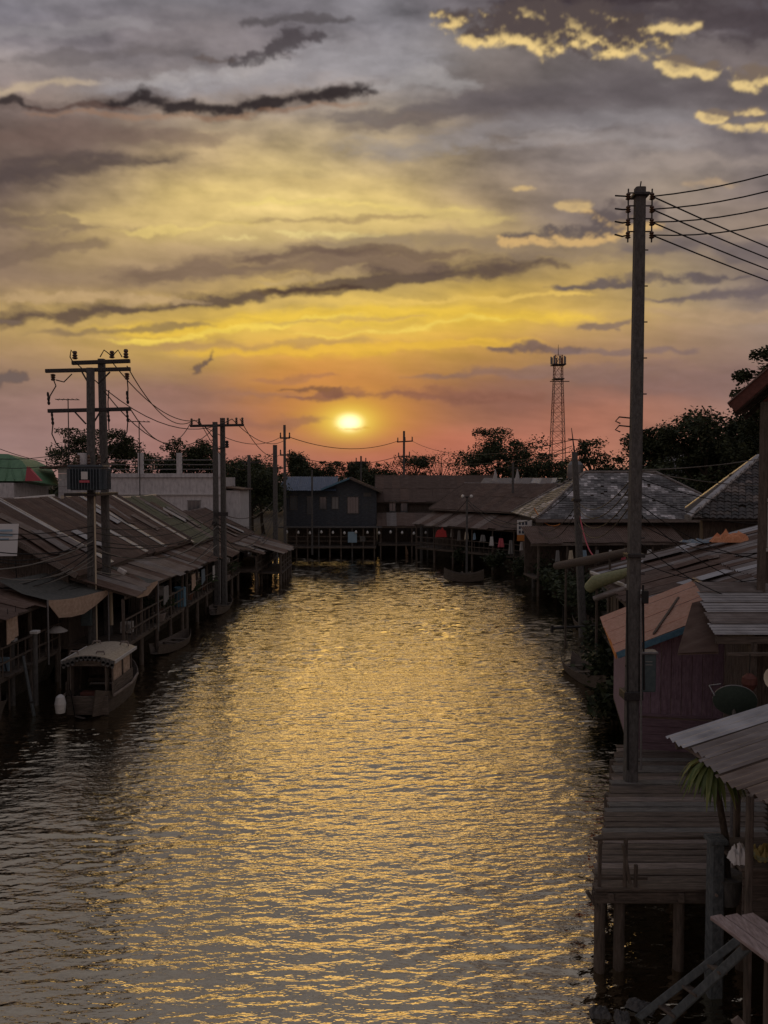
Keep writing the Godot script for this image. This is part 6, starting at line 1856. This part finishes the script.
	board(ps, "eave_board", Vector3(-0.32, 3.24, 0.26), Vector3(-0.32, 3.24, -4.1), 0.03, 0.10, M.orange)
	board(ps, "rafter", Vector3(0.45, 3.72, 0.1), Vector3(1.35, 4.12, -2.6), 0.05, 0.05, M.dark_wood_x)
	pipe(ps, "ridge_cap", [Vector3(1.97, 4.36, 0.3), Vector3(1.97, 4.37, -4.1)], [0.08], M.rust_pale, 7)
	part(ps, "plinth", block(Vector3(wd, 0.1, 4.2)), M.dark_wood_x, Transform3D(Basis.IDENTITY, Vector3(wd / 2, 1.17, -2.15)))
	# neighbour with the grey lapped roof
	var gh := thing("grey_roofed_hut", "dark hut with grey ribbed roof beside the purple shed", "hut", Vector3(6.05, 0, -14.6))
	# local frame: eave towards the viewer; the ribs run along x
	var er := Vector3(0.0, 4.14, 0.0)
	for i in 5:
		var t := i / 5.0
		var rs := Vector3(0.28, 0.70, -1.6)
		part(gh, "roof_sheet", ribbed(3.0, 0.37), [M.zinc, M.zinc_dull, M.zinc][i % 3], Transform3D(Basis(Vector3.RIGHT, 0.41) * Basis(Vector3.UP, rng.randf_range(-0.006, 0.006)), er + rs * t + Vector3(0, 0.012 * i, 0)))
	board(gh, "eave_beam", Vector3(0.05, 4.02, -0.08), Vector3(3.0, 4.02, -0.08), 0.08, 0.14, M.dark_wood_x)
	board(gh, "cross_beam", Vector3(0.2, 3.78, 0.06), Vector3(3.0, 3.82, 0.06), 0.06, 0.07, M.wood_x)
	for x in [0.75, 2.6]:
		board(gh, "post", Vector3(x, 1.2, -0.1), Vector3(x, 4.0, -0.1), 0.12, 0.12, M.dark_wood_y)
	part(gh, "back_wall", block(Vector3(2.4, 3.3, 0.05)), M.dark_wood_y, Transform3D(Basis.IDENTITY, Vector3(1.95, 2.85, -1.3)))
	part(gh, "side_wall", block(Vector3(0.05, 3.0, 1.2)), M.dark_wood_y, Transform3D(Basis.IDENTITY, Vector3(0.78, 2.7, -0.72)))
	g = Geo.new()
	g.quad(Vector3(-0.55, 3.72, -0.35), Vector3(0.12, 3.80, -0.1), Vector3(0.42, 4.66, -1.1), Vector3(0.0, 4.55, -1.1))
	g.quad(Vector3(0.12, 3.76, -0.1), Vector3(-0.55, 3.68, -0.35), Vector3(0.0, 4.51, -1.1), Vector3(0.42, 4.62, -1.1))
	part(gh, "side_flap", g.done(), M.rust_dark)
	var lp := thing("hanging_lantern", "dark round lantern hanging at the hut's corner post", "lantern", Vector3(6.62, 3.32, -14.42))
	g = Geo.new()
	g.lathe([Vector2(0, -0.16), Vector2(0.08, -0.15), Vector2(0.14, -0.04), Vector2(0.13, 0.07), Vector2(0.05, 0.14), Vector2(0, 0.15)], 12)
	part(lp, "body", g.done(), M.red_wood)
	pipe(lp, "cord", [Vector3(0, 0.14, 0), Vector3(0, 0.5, 0)], [0.01], M.wire, 5)
	var bk := thing("wall_basin", "pale curved basin hanging in the dark hut", "basin", Vector3(7.0, 3.36, -14.35))
	g = Geo.new()
	g.lathe([Vector2(0, 0), Vector2(0.12, 0.02), Vector2(0.2, 0.13), Vector2(0.22, 0.14), Vector2(0.18, 0.13), Vector2(0, 0.05)], 16, Vector3.ZERO, Basis(Vector3.RIGHT, 1.2))
	part(bk, "bowl", g.done(), M.cream)
	pipe(bk, "hook", [Vector3(0, 0.2, 0), Vector3(0, 0.55, -0.05)], [0.012], M.iron, 5)
	# satellite dish
	var dc := at_depth(735, 703, 12.6)
	var sd := thing("satellite_dish", "round dark green satellite dish behind the zinc stall roof", "satellite dish", Vector3(dc.x, 1.2, dc.z))
	var bs := Basis(Vector3.UP, -0.35) * Basis(Vector3.RIGHT, -1.05)
	g = Geo.new()
	g.lathe([Vector2(0, 0.0), Vector2(0.12, 0.008), Vector2(0.22, 0.03), Vector2(0.31, 0.062), Vector2(0.325, 0.062), Vector2(0.325, 0.045), Vector2(0.22, 0.012), Vector2(0.12, -0.01), Vector2(0, -0.02)], 28, Vector3(0, dc.y - 1.2, 0), bs)
	part(sd, "reflector", g.done(), M.dish)
	pipe(sd, "mast", [Vector3(0.03, 0, -0.1), Vector3(0.03, dc.y - 1.35, -0.1), Vector3(0.0, dc.y - 1.22, -0.04)], [0.03], M.galvanized, 7)
	var rim := []
	for k in 29:
		rim.append(Vector3(0, dc.y - 1.2, 0) + bs * Vector3(cos(TAU * k / 28) * 0.325, 0.055, sin(TAU * k / 28) * 0.325))
	pipe(sd, "rim", rim, [0.009], M.galvanized, 5)
	pipe(sd, "feed_arm", [Vector3(0, dc.y - 1.2, 0) + bs * Vector3(-0.3, 0.02, 0.1), Vector3(0, dc.y - 1.2, 0) + bs * Vector3(-0.38, 0.22, 0.12), Vector3(0, dc.y - 1.2, 0) + bs * Vector3(-0.2, 0.3, 0.1)], [0.012], M.galvanized, 6)
	part(sd, "bracket", block(Vector3(0.14, 0.10, 0.10)), M.galvanized, Transform3D(Basis.IDENTITY, Vector3(0.02, dc.y - 1.46, 0.02)))
	# upper corner of the house beyond the frame
	var uh := thing("upper_storey_house", "dark upper storey with red-brown verge board rising over the rusty roof", "house", Vector3(7.45, 0, -16.0), -0.46)
	var up := 8.4
	g = Geo.new()
	g.box(Vector3(2.1, 6.6, -1.6), Vector3(3.9, 3.8, 2.6))
	part(uh, "wall", g.done(), M.dark_wood_y)
	board(uh, "corner_post", Vector3(0.08, 1.2, 0.0), Vector3(0.08, 8.5, 0.0), 0.16, 0.16, M.dark_wood_y)
	board(uh, "corner_post", Vector3(3.9, 1.2, 0.0), Vector3(3.9, 8.5, 0.0), 0.16, 0.16, M.dark_wood_y)
	board(uh, "verge_board", Vector3(-0.50, up - 0.02, 0.45), Vector3(2.0, up + 2.3, 0.45), 0.05, 0.24, M.red_wood)
	board(uh, "verge_board", Vector3(4.5, up, 0.45), Vector3(2.0, up + 2.3, 0.45), 0.05, 0.24, M.red_wood)
	sheet_slope(uh, Vector3(-0.52, up + 0.06, 0.5), Vector3(0, 0, -3.6), Vector3(2.55, 2.34, 0), [M.rust_dark], 0.8, 8, 0.03, 0.5)
	sheet_slope(uh, Vector3(4.55, up + 0.06, 0.5), Vector3(0, 0, -3.6), Vector3(-2.5, 2.34, 0), [M.rust_dark], 0.8, 8, 0.03, 0.5)
	for z in [0.2, -1.4, -2.9]:
		board(uh, "purlin", Vector3(-0.4, up - 0.02, z), Vector3(2.0, up + 2.18, z), 0.07, 0.10, M.dark_wood_x)
	g = Geo.new()
	g.tri(Vector3(0.0, 8.5, -0.3), Vector3(4.05, 8.5, -0.3), Vector3(2.0, 10.5, -0.3))
	part(uh, "gable", g.done(), M.red_wood)
	window(uh, Vector3(0.55, 6.05, -0.27), 0.7, 1.0, M.white_paint, M.window_glass, 1)
	part(uh, "floor_beam", block(Vector3(4.0, 0.2, 0.15)), M.dark_wood_x, Transform3D(Basis.IDENTITY, Vector3(2.05, 4.7, -0.2)))

# a sheet whose ribs run along x, lying up the slope in z
func ribbed(l: float, w: float) -> ArrayMesh:
	var g := Geo.new()
	var k := 20
	for i in k:
		var p := []
		var nn := []
		for q in [[0.0, i], [0.0, i + 1], [l, i + 1], [l, i]]:
			var a: float = TAU * 4.0 * q[1] / k
			p.append(Vector3(q[0], 0.012 * sin(a), -w * q[1] / k))
			nn.append(Vector3(0, 1, 0.012 * cos(a) * TAU * 4.0 / w).normalized())
		g.smooth_quad([p[3], p[2], p[1], p[0]], [nn[3], nn[2], nn[1], nn[0]])
	return g.done()
# ------------------------------------------------------------------ poles and wires
func crossarm(p: Node3D, a: Vector3, b: Vector3, m: Material, pins: Array, ph := 0.22):
	board(p, "crossarm", a, b, 0.12, 0.13, m)
	for t in pins:
		part(p, "insulator", insulator_mesh(ph, 0.085), M.ceramic, Transform3D(Basis.IDENTITY, a.lerp(b, t) + Vector3(0, 0.07, 0)))

func make_wires():
	# tall pole on the right
	var r := thing("power_pole", "tall dark concrete pole rising from the plank deck", "power pole", Vector3.ZERO)
	var b := on_level(630, 782, 1.2)
	var top := at_depth(640, 188, -b.z)
	top.z = b.z
	shaft(r, Vector3(b.x, -1.5, b.z), top, 0.25, 0.185, M.dark_concrete)
	var ends := []
	for k in 4:
		var y := top.y - 0.16 - 0.235 * k
		for sx in [-1, 1]:
			var c := Vector3(top.x + sx * 0.22 + 0.0, y, b.z + 0.02)
			part(r, "spool", insulator_mesh(0.13, 0.055), M.ceramic, Transform3D(Basis.IDENTITY, c - Vector3(0, 0.065, 0)))
			board(r, "clevis", Vector3(top.x + sx * 0.1, y + 0.07, b.z), Vector3(c.x, y + 0.07, b.z), 0.03, 0.02, M.iron)
			if sx == 1: ends.append(c)
			else: pipe(r, "stub_wire", [c, c + Vector3(-0.12, -0.01 - 0.01 * k, 0.05), c + Vector3(-0.27, -0.02, 0.1)], [0.016], M.wire, 5)
	for sx in [-1, 1]:
		board(r, "rack_bar", Vector3(top.x + sx * 0.22, top.y - 0.02, b.z + 0.02), Vector3(top.x + sx * 0.22, top.y - 1.0, b.z + 0.02), 0.025, 0.025, M.iron)
	part(r, "band", block(Vector3(0.29, 0.06, 0.29)), M.iron, Transform3D(Basis.IDENTITY, Vector3(top.x, top.y - 0.14, b.z)))
	part(r, "band", block(Vector3(0.36, 0.16, 0.36)), M.iron, Transform3D(Basis.IDENTITY, at_depth(631, 694, -b.z)))
	part(r, "band", block(Vector3(0.33, 0.07, 0.33)), M.iron, Transform3D(Basis.IDENTITY, at_depth(634, 555, -b.z)))
	pipe(r, "lightning_spike", [top, top + Vector3(0.02, 0.12, 0)], [0.012], M.iron, 4)
	var hk := at_depth(630, 418, -b.z)
	for k in 2:
		var o := Vector3(0, -0.16 * k, 0)
		pipe(r, "wire_hook", [hk + o, hk + o + Vector3(-0.2, 0.02, 0), hk + o + Vector3(-0.27, -0.06, 0), hk + o + Vector3(-0.18, -0.10, 0)], [0.014], M.wire, 5)
	for k in [[627, 590, 628, 770], [643, 585, 644, 690]]:
		pipe(r, "conduit", [at_depth(k[0], k[1], -b.z - 0.15), at_depth(k[2], k[3], -b.z - 0.15)], [0.02], M.black_rubber, 6)
	pipe(r, "pale_conduit", [at_depth(641, 600, -b.z - 0.18), at_depth(641, 770, -b.z - 0.18)], [0.022], M.galvanized, 6)
	part(r, "strain_insulator", block(Vector3(0.11, 0.24, 0.11)), M.black_rubber, Transform3D(Basis.IDENTITY, at_depth(645, 597, -b.z - 0.2)))
	for k in 12:
		var sp := at_depth(645 - 0.4 * k, 250 + 36 * k, -b.z)
		pipe(r, "step_bolt", [sp + Vector3(-0.04, 0, 0), sp + Vector3(0.06, 0, 0)], [0.012], M.iron, 4)
	var bx := thing("meter_cabinet", "dark green metal cabinet strapped to the tall pole", "cabinet", at_depth(647, 672, -b.z - 0.05))
	part(bx, "case", block(Vector3(0.28, 0.72, 0.2)), M.box_paint)
	part(bx, "hood", block(Vector3(0.34, 0.05, 0.26)), M.galvanized, Transform3D(Basis.IDENTITY, Vector3(0.0, 0.385, 0)))
	part(bx, "strap", block(Vector3(0.5, 0.04, 0.03)), M.iron, Transform3D(Basis.IDENTITY, Vector3(-0.14, 0.1, -0.08)))
	for k in 2:
		part(bx, "lettering", block(Vector3(0.13, 0.016, 0.012)), M.grey, Transform3D(Basis.IDENTITY, Vector3(0.0, 0.22 - 0.06 * k, 0.104)))
	for k in 4:
		wire("upper cable rising from the tall pole's insulators", ends[k], Vector3(9.6, 13.15 - 0.22 * k, -12.2), 0.35 + 0.06 * k, 0.013, null, "cables at the head of the tall pole")
		wire("lower cable falling away from the tall pole's insulators", ends[k], Vector3(21.5, 12.0 - 0.24 * k, -27.0), 0.35, 0.015, null, "cables at the head of the tall pole")

	# pair of poles with the transformer
	var d := 28.0
	var q := thing("transformer_poles", "pair of concrete poles with crossarms carrying a transformer", "power pole")
	var f0 := at_depth(92, 645, d)
	var f1 := at_depth(90.5, 368, d)
	shaft(q, Vector3(f0.x, -1.0, f0.z), f1, 0.27, 0.23, M.concrete)
	var s1 := at_depth(101.5, 359, d + 1.6)
	shaft(q, Vector3(s1.x + 0.12, -1.0, s1.z), s1, 0.28, 0.23, M.dark_concrete)
	crossarm(q, at_depth(45.5, 371, d + 0.2), at_depth(130.5, 369, d + 0.2), M.iron, [])
	board(q, "crossarm", at_depth(72, 363, d + 1.3), at_depth(130, 361, d + 1.3), 0.14, 0.14, M.iron)
	crossarm(q, at_depth(48, 411, d + 0.2), at_depth(131, 409, d + 0.2), M.iron, [])
	for k in [[75, 361, 0.5], [112, 360, 0.45], [126, 360, 0.55]]:
		part(q, "insulator", insulator_mesh(k[2] * 0.62, 0.11), M.ceramic, Transform3D(Basis.IDENTITY, at_depth(k[0], k[1], d + 1.3) + Vector3(0, 0.06, 0)))
	for k in [[53, 374], [127, 373]]:
		part(q, "insulator", insulator_mesh(0.24, 0.10), M.ceramic, Transform3D(Basis(Vector3.RIGHT, PI), at_depth(k[0], k[1], d + 0.2)))
	for k in [[49, 398], [53, 418], [128, 397], [128, 415], [109, 415]]:
		part(q, "fuse", insulator_mesh(0.46, 0.055), M.black_rubber, Transform3D(Basis(Vector3.BACK, 0.08), at_depth(k[0], k[1] + 7, d + 0.1)))
	for k in [[82, 372, 90, 386], [110, 372, 98, 384], [74, 411, 86, 424], [100, 412, 93, 424]]:
		board(q, "brace", at_depth(k[0], k[1], d + 0.1), at_depth(k[2], k[3], d + 0.1), 0.05, 0.05, M.iron)
	for k in [[[53, 378], [56, 386], [50, 396], [49, 402]], [[53, 424], [52, 434], [56, 443], [62, 450], [70, 462]], [[127, 376], [128, 388], [128, 400]], [[128, 420], [127, 432], [121, 441], [112, 452], [104, 463]], [[75, 356], [71, 350], [70, 357], [74, 364]], [[112, 356], [104, 350], [100, 357]], [[112, 356], [118, 350], [122, 357]], [[56, 380], [64, 382], [72, 374]], [[109, 390], [108, 402], [109, 430]]]:
		var pts := []
		for p in k: pts.append(at_depth(p[0], p[1], d + 0.15))
		pipe(q, "jumper_wire", pts, [0.022], M.wire, 5)
	# the transformer, fins and bushings, on a shelf between the poles
	var tr := part(q, "transformer", block(Vector3(1.05, 0.8, 0.6)), M.transformer_paint, Transform3D(Basis.IDENTITY, at_depth(89, 478.5, d - 0.5)))
	for i in 11:
		part(tr, "fin", block(Vector3(0.03, 0.7, 0.12)), M.transformer_paint, Transform3D(Basis.IDENTITY, Vector3(-0.5 + 0.1 * i, -0.02, 0.35)))
	for sx in [-1, 1]:
		for i in 4:
			part(tr, "fin", block(Vector3(0.16, 0.7, 0.03)), M.transformer_paint, Transform3D(Basis.IDENTITY, Vector3(sx * 0.60, -0.02, -0.2 + 0.13 * i)))
	part(tr, "lid", block(Vector3(1.2, 0.07, 0.72)), M.transformer_paint, Transform3D(Basis.IDENTITY, Vector3(0, 0.42, 0)))
	part(tr, "rating_plate", block(Vector3(0.22, 0.26, 0.02)), M.white, Transform3D(Basis.IDENTITY, Vector3(0.0, 0.1, 0.42)))
	part(tr, "warning_strip", block(Vector3(0.34, 0.08, 0.02)), M.pink, Transform3D(Basis.IDENTITY, Vector3(0.0, -0.10, 0.42)))
	for x in [-0.35, 0.0, 0.35]:
		part(tr, "bushing", insulator_mesh(0.34, 0.07), M.ceramic, Transform3D(Basis.IDENTITY, Vector3(x, 0.48, 0)))
	part(q, "shelf", block(Vector3(1.1, 0.1, 2.3)), M.iron, Transform3D(Basis.IDENTITY, at_depth(92, 494, d + 0.6)))
	part(q, "bushing_box", block(Vector3(0.24, 0.4, 0.3)), M.plaster, Transform3D(Basis.IDENTITY, at_depth(82.5, 459, d - 0.2)))
	pipe(q, "pale_conduit", [at_depth(94.5, 496, d - 0.2), at_depth(97, 645, d - 0.2)], [0.028], M.cream, 6)
	part(q, "fuse_box", block(Vector3(0.36, 0.72, 0.24)), M.box_paint, Transform3D(Basis.IDENTITY, at_depth(87, 615, d - 0.15)))
	part(q, "fuse_box_hood", block(Vector3(0.40, 0.05, 0.28)), M.white_paint, Transform3D(Basis.IDENTITY, at_depth(87, 604, d - 0.15)))
	pipe(q, "sleeve", [at_depth(110.5, 592, d + 1.4), at_depth(111.5, 625, d + 1.4)], [0.07], M.cream, 8)
	part(q, "plaque", block(Vector3(0.3, 0.28, 0.03)), M.cream, Transform3D(Basis.IDENTITY, at_depth(103, 589, d + 1.2)))
	var cm := part(q, "floodlight", block(Vector3(0.3, 0.14, 0.16)), M.white_paint, Transform3D(Basis(Vector3.BACK, -0.5), at_depth(122, 571, d + 0.6)))
	cm.set_meta("label", "small white unlit floodlight")
	# second pair of poles
	var d2 := 42.5
	var p2 := thing("twin_poles", "pair of concrete poles with one pinned crossarm at the water's edge", "power pole")
	for k in [[215, 606, 422, 0.0], [222.5, 606, 418, 0.5]]:
		var fo := at_depth(k[0] + 2, k[1], d2 + k[3])
		shaft(p2, Vector3(fo.x, -1.2, fo.z), at_depth(k[0], k[2], d2 + k[3]), 0.30, 0.24, M.dark_concrete)
	crossarm(p2, at_depth(190, 426, d2 + 0.2), at_depth(244, 425, d2 + 0.2), M.iron, [0.03, 0.17, 0.6, 0.70, 0.86, 0.97], 0.34)
	part(p2, "insulator", insulator_mesh(0.4, 0.12), M.black_rubber, Transform3D(Basis.IDENTITY, at_depth(227, 448, d2)))
	board(p2, "bracket", at_depth(217, 449, d2), at_depth(227, 447, d2), 0.06, 0.06, M.iron)
	board(p2, "brace", at_depth(205, 427, d2), at_depth(215, 440, d2), 0.05, 0.05, M.iron)
	for k in [[[217, 524], [212, 523]], [[214, 514], [228, 514]]]:
		board(p2, "rack", at_depth(k[0][0], k[0][1], d2 - 0.2), at_depth(k[1][0], k[1][1], d2 - 0.2), 0.06, 0.2, M.iron)
	pipe(p2, "conduit", [at_depth(220, 560, d2 - 0.2), at_depth(220, 603, d2 - 0.2)], [0.04], M.galvanized, 6)
	# more distant poles
	var far := [
		[249, 500, 455, 66.0, 0.24, "short pole with a side arm beside the twin poles", [[242, 463, 263, 462]], []],
		[275, 520, 445, 62.0, 0.30, "stout dark pole beside the slender twin-armed pole", [[272, 468, 283, 468]], []],
		[284.5, 520, 425, 68.0, 0.20, "slender tall pole with two crossarms short of the blue house", [[280, 438, 290, 438], [280, 455, 290, 455]], [0.05, 0.95]],
		[404, 500, 431, 84.0, 0.22, "tall slender pole with crossarms over the far dark roofs", [[397, 442, 413, 441], [398, 457, 410, 456]], [0.05, 0.5, 0.95]],
		[513, 500, 462, 66.0, 0.16, "thin pole among the stepped roofs of the bend house", [[508, 468, 518, 468]], []],
		[361, 500, 456, 86.0, 0.18, "thin pole behind the gable of the blue roofed house", [[355, 462, 367, 462]], [0.1, 0.9]],
		[312, 520, 470, 71.0, 0.14, "thin pole in front of the blue sheet roof", [], []],
		[236.5, 500, 466, 70.0, 0.24, "low pole with crossarm among the trees behind the jetty", [[228, 469, 247, 469]], [0.1, 0.9]]]
	for k in far:
		var o := thing("power_pole", k[5], "power pole")
		var tp := at_depth(k[0], k[2], k[3])
		shaft(o, Vector3(tp.x, 0.2, tp.z), tp, k[4] * 1.2, k[4], M.dark_concrete)
		for c in k[6]:
			crossarm(o, at_depth(c[0], c[1], k[3]), at_depth(c[2], c[3], k[3]), M.iron, k[7], 0.4)
	# right bank poles
	var lp := thing("power_pole", "leaning dark pole with a spiked top at the right bank", "power pole")
	var l0 := on_level(583, 636, 0.0)
	var l1 := at_depth(574.5, 452, -l0.z)
	shaft(lp, l0 - (l1 - l0) * 0.12, l1, 0.34, 0.22, M.dark_concrete)
	pipe(lp, "spike", [l1, at_depth(571.5, 428, -l0.z)], [0.04, 0.015], M.iron, 5)
	board(lp, "side_arm", at_depth(568, 439, -l0.z), at_depth(579, 440, -l0.z), 0.05, 0.05, M.iron)
	part(lp, "band", block(Vector3(0.36, 0.1, 0.36)), M.iron, Transform3D(Basis.IDENTITY, at_depth(576.5, 500, -l0.z)))
	for k in [[534, 586, 522, 51.0, 0.2, "grey square post beside the white and orange sign"], [467, 580, 497, 56.0, 0.15, "thin lamp post standing by the sampan"], [421.5, 556, 524, 70.0, 0.26, "pale post at the front of the far shop"]]:
		var o := thing("waterside_post", k[5], "post")
		var tp := at_depth(k[0], k[2], k[3])
		shaft(o, Vector3(tp.x, -1.0, tp.z), tp, k[4], k[4] * 0.9, M.concrete)
		part(o, "cap", block(Vector3(k[4] * 1.5, 0.08, k[4] * 1.5)), M.iron, Transform3D(Basis.IDENTITY, tp))
		if k[0] == 467:
			for sx in [-1, 1]:
				pipe(o, "lamp_arm", [tp, tp + Vector3(sx * 0.25, 0.08, 0)], [0.02], M.iron, 5)
				var g := Geo.new()
				g.lathe([Vector2(0, -0.12), Vector2(0.1, -0.08), Vector2(0.12, 0), Vector2(0.06, 0.1), Vector2(0, 0.11)], 9)
				part(o, "lamp_globe", g.done(), M.milk_glass, Transform3D(Basis.IDENTITY, tp + Vector3(sx * 0.3, 0.06, 0)))

	# lines between the pole tops
	var hv := "high lines between the pole tops"
	for k in [[127, 366, 194, 420, 0.9], [112, 362, 199, 420, 0.7], [75, 362, 232, 419, 1.3], [131, 410, 190, 424, 1.1], [104, 391, 214, 428, 1.4]]:
		wire("high line slung from the transformer poles to the twin poles", at_depth(k[0], k[1], d + 1.0), at_depth(k[2], k[3], d2), k[4], 0.02, null, hv)
	for k in [[194, 420, 281, 437], [232, 419, 289, 437], [240, 419, 281, 454], [199, 420, 246, 469]]:
		wire("high line running on from the twin poles to the distant poles", at_depth(k[0], k[1], d2), at_depth(k[2], k[3], 68.0 if k[3] < 460 else 70.0), 0.9, 0.022, null, hv)
	for k in [[289, 437, 398, 441, 0.9], [289, 455, 399, 456, 0.8]]:
		wire("long line sagging across the sunset between two slender poles", at_depth(k[0], k[1], 68.0), at_depth(k[2], k[3], 84.0), k[4], 0.03, null, hv)
	for k in [[412, 441, 572, 440, 1.0], [410, 456, 570, 452, 0.7], [412, 450, 572, 446, 1.6]]:
		wire("long line from the far pole to the leaning pole", at_depth(k[0], k[1], 84.0), at_depth(k[2], k[3], 36.5), k[4], 0.018, null, hv)
	for k in [[-40, 455, 60, 452], [-40, 462, 48, 464], [-30, 436, 60, 470]]:
		wire("thin line passing in front of the green roof to the transformer poles", at_depth(k[0], k[1], 27.0), at_depth(k[2] + 28, k[3] - 4, d + 0.5), 0.25, 0.012, null, hv)
	# telephone bundles across the left houses
	var tl := "telephone cables along the left houses"
	for k in [[-40, 569, 93, 541, 0.35, 0.045, "pale_wire"], [-40, 562, 93, 556, 0.7, 0.03, "pale_wire"], [-40, 588, 93, 548, 0.5, 0.03, "wire"], [-40, 592, 93, 566, 0.1, 0.022, "pale_wire"], [-40, 600, 93, 583, 0.2, 0.02, "wire"], [-40, 545, 93, 545, 0.3, 0.035, "wire"], [-40, 538, 93, 532, 0.15, 0.03, "wire"], [-40, 552, 93, 549, 0.45, 0.03, "wire"], [-40, 610, 93, 600, 0.2, 0.018, "wire"], [-40, 575, 93, 552, 0.8, 0.03, "wire"], [-40, 583, 93, 560, 0.55, 0.025, "pale_wire"], [-40, 530, 93, 526, 0.2, 0.025, "wire"], [-40, 548, 93, 536, 0.6, 0.03, "wire"], [-40, 605, 93, 575, 0.3, 0.02, "wire"]]:
		wire("telephone cable sagging across the dark houses to the transformer poles", at_depth(k[0], k[1], 25.0), at_depth(k[2], k[3], d - 0.15), k[4], k[5] * 0.55, M[k[6]], tl, "telephone_cable")
	for k in [[94, 545, 217, 522, 0.6, 0.035, "wire"], [94, 540, 217, 528, 0.5, 0.03, "wire"], [94, 551, 217, 534, 0.7, 0.03, "wire"], [94, 571, 217, 545, 0.7, 0.03, "pale_wire"], [94, 533, 217, 516, 0.5, 0.03, "wire"], [94, 582, 217, 550, 0.9, 0.025, "wire"], [94, 560, 217, 538, 1.2, 0.03, "wire"], [94, 528, 217, 510, 0.4, 0.028, "wire"], [94, 548, 217, 526, 1.0, 0.028, "pale_wire"]]:
		wire("telephone cable looping from the transformer poles to the twin poles", at_depth(k[0], k[1], d - 0.1), at_depth(k[2], k[3], d2 - 0.2), k[4], k[5] * 0.6, M[k[6]], tl, "telephone_cable")
	for k in [[218, 528, 274, 516, 2.0], [218, 512, 274, 500, 0.8], [218, 524, 274, 508, 1.2], [218, 532, 274, 512, 1.6], [218, 540, 284, 514, 1.5], [218, 518, 284, 505, 1.0]]:
		wire("telephone cable looping over the jetty to the distant poles", at_depth(k[0], k[1], d2 - 0.2), at_depth(k[2], k[3], 62.0), k[4], 0.022, null, tl, "telephone_cable")
	# cables over the right-bank roofs
	var rr := "cables over the right-bank roofs"
	for k in [[637, 470, 792, 452, 0.1, 22.0], [637, 470, 792, 485, 0.12, 22.0]]:
		wire("pale service cable crossing in front of the hip roofs", at_depth(k[0], k[1], 15.6), at_depth(k[2], k[3], k[5]), k[4], 0.012, M.pale_wire, rr, "service_cable")
	for k in [[577, 500, 634, 476, 0.9], [577, 505, 634, 482, 1.1], [577, 512, 634, 492, 1.2], [577, 520, 634, 500, 1.3]]:
		wire("dark cable swagged between the leaning pole and tall pole", at_depth(k[0], k[1], 36.0), at_depth(k[2], k[3], 15.8), k[4] * 0.6, 0.014, null, rr, "service_cable")
	for k in [[534, 524, 577, 504, 0.8], [534, 522, 577, 510, 1.2], [467, 500, 534, 526, 0.5], [467, 502, 534, 524, 0.9], [421, 526, 467, 500, 0.6], [467, 498, 577, 486, 1.8]]:
		wire("dark cable looped along the shop fronts on the right bank", at_depth(k[0], k[1], 51.0 if k[0] > 500 else 58.0), at_depth(k[2], k[3], 36.2 if k[2] > 570 else 52.0), k[4], 0.02, null, rr, "service_cable")
	for k in [[634, 500, 780, 560, 0.3, 17.0], [634, 508, 790, 592, 0.35, 17.0], [634, 520, 790, 545, 0.4, 18.0], [636, 560, 790, 570, 0.35, 17.5], [634, 490, 790, 520, 0.3, 20.0], [636, 540, 790, 610, 0.3, 16.0], [634, 476, 790, 500, 0.25, 20.0]]:
		wire("thin dark cable running from the tall pole over the rusty roof", at_depth(k[0], k[1], 15.6), at_depth(k[2], k[3], k[5]), k[4], 0.010, null, rr, "service_cable")
	wire("pink drooping hose hanging from the leaning pole", at_depth(577, 500, 35.8), at_depth(594, 556, 33.0), 0.5, 0.03, M.pink, "", "garden_hose")
	wire("orange cable festoon under the grey tiled roof's corner", at_depth(534, 508, 50.5), at_depth(560, 524, 49.0), 0.5, 0.035, M.orange, "", "festoon_cable")
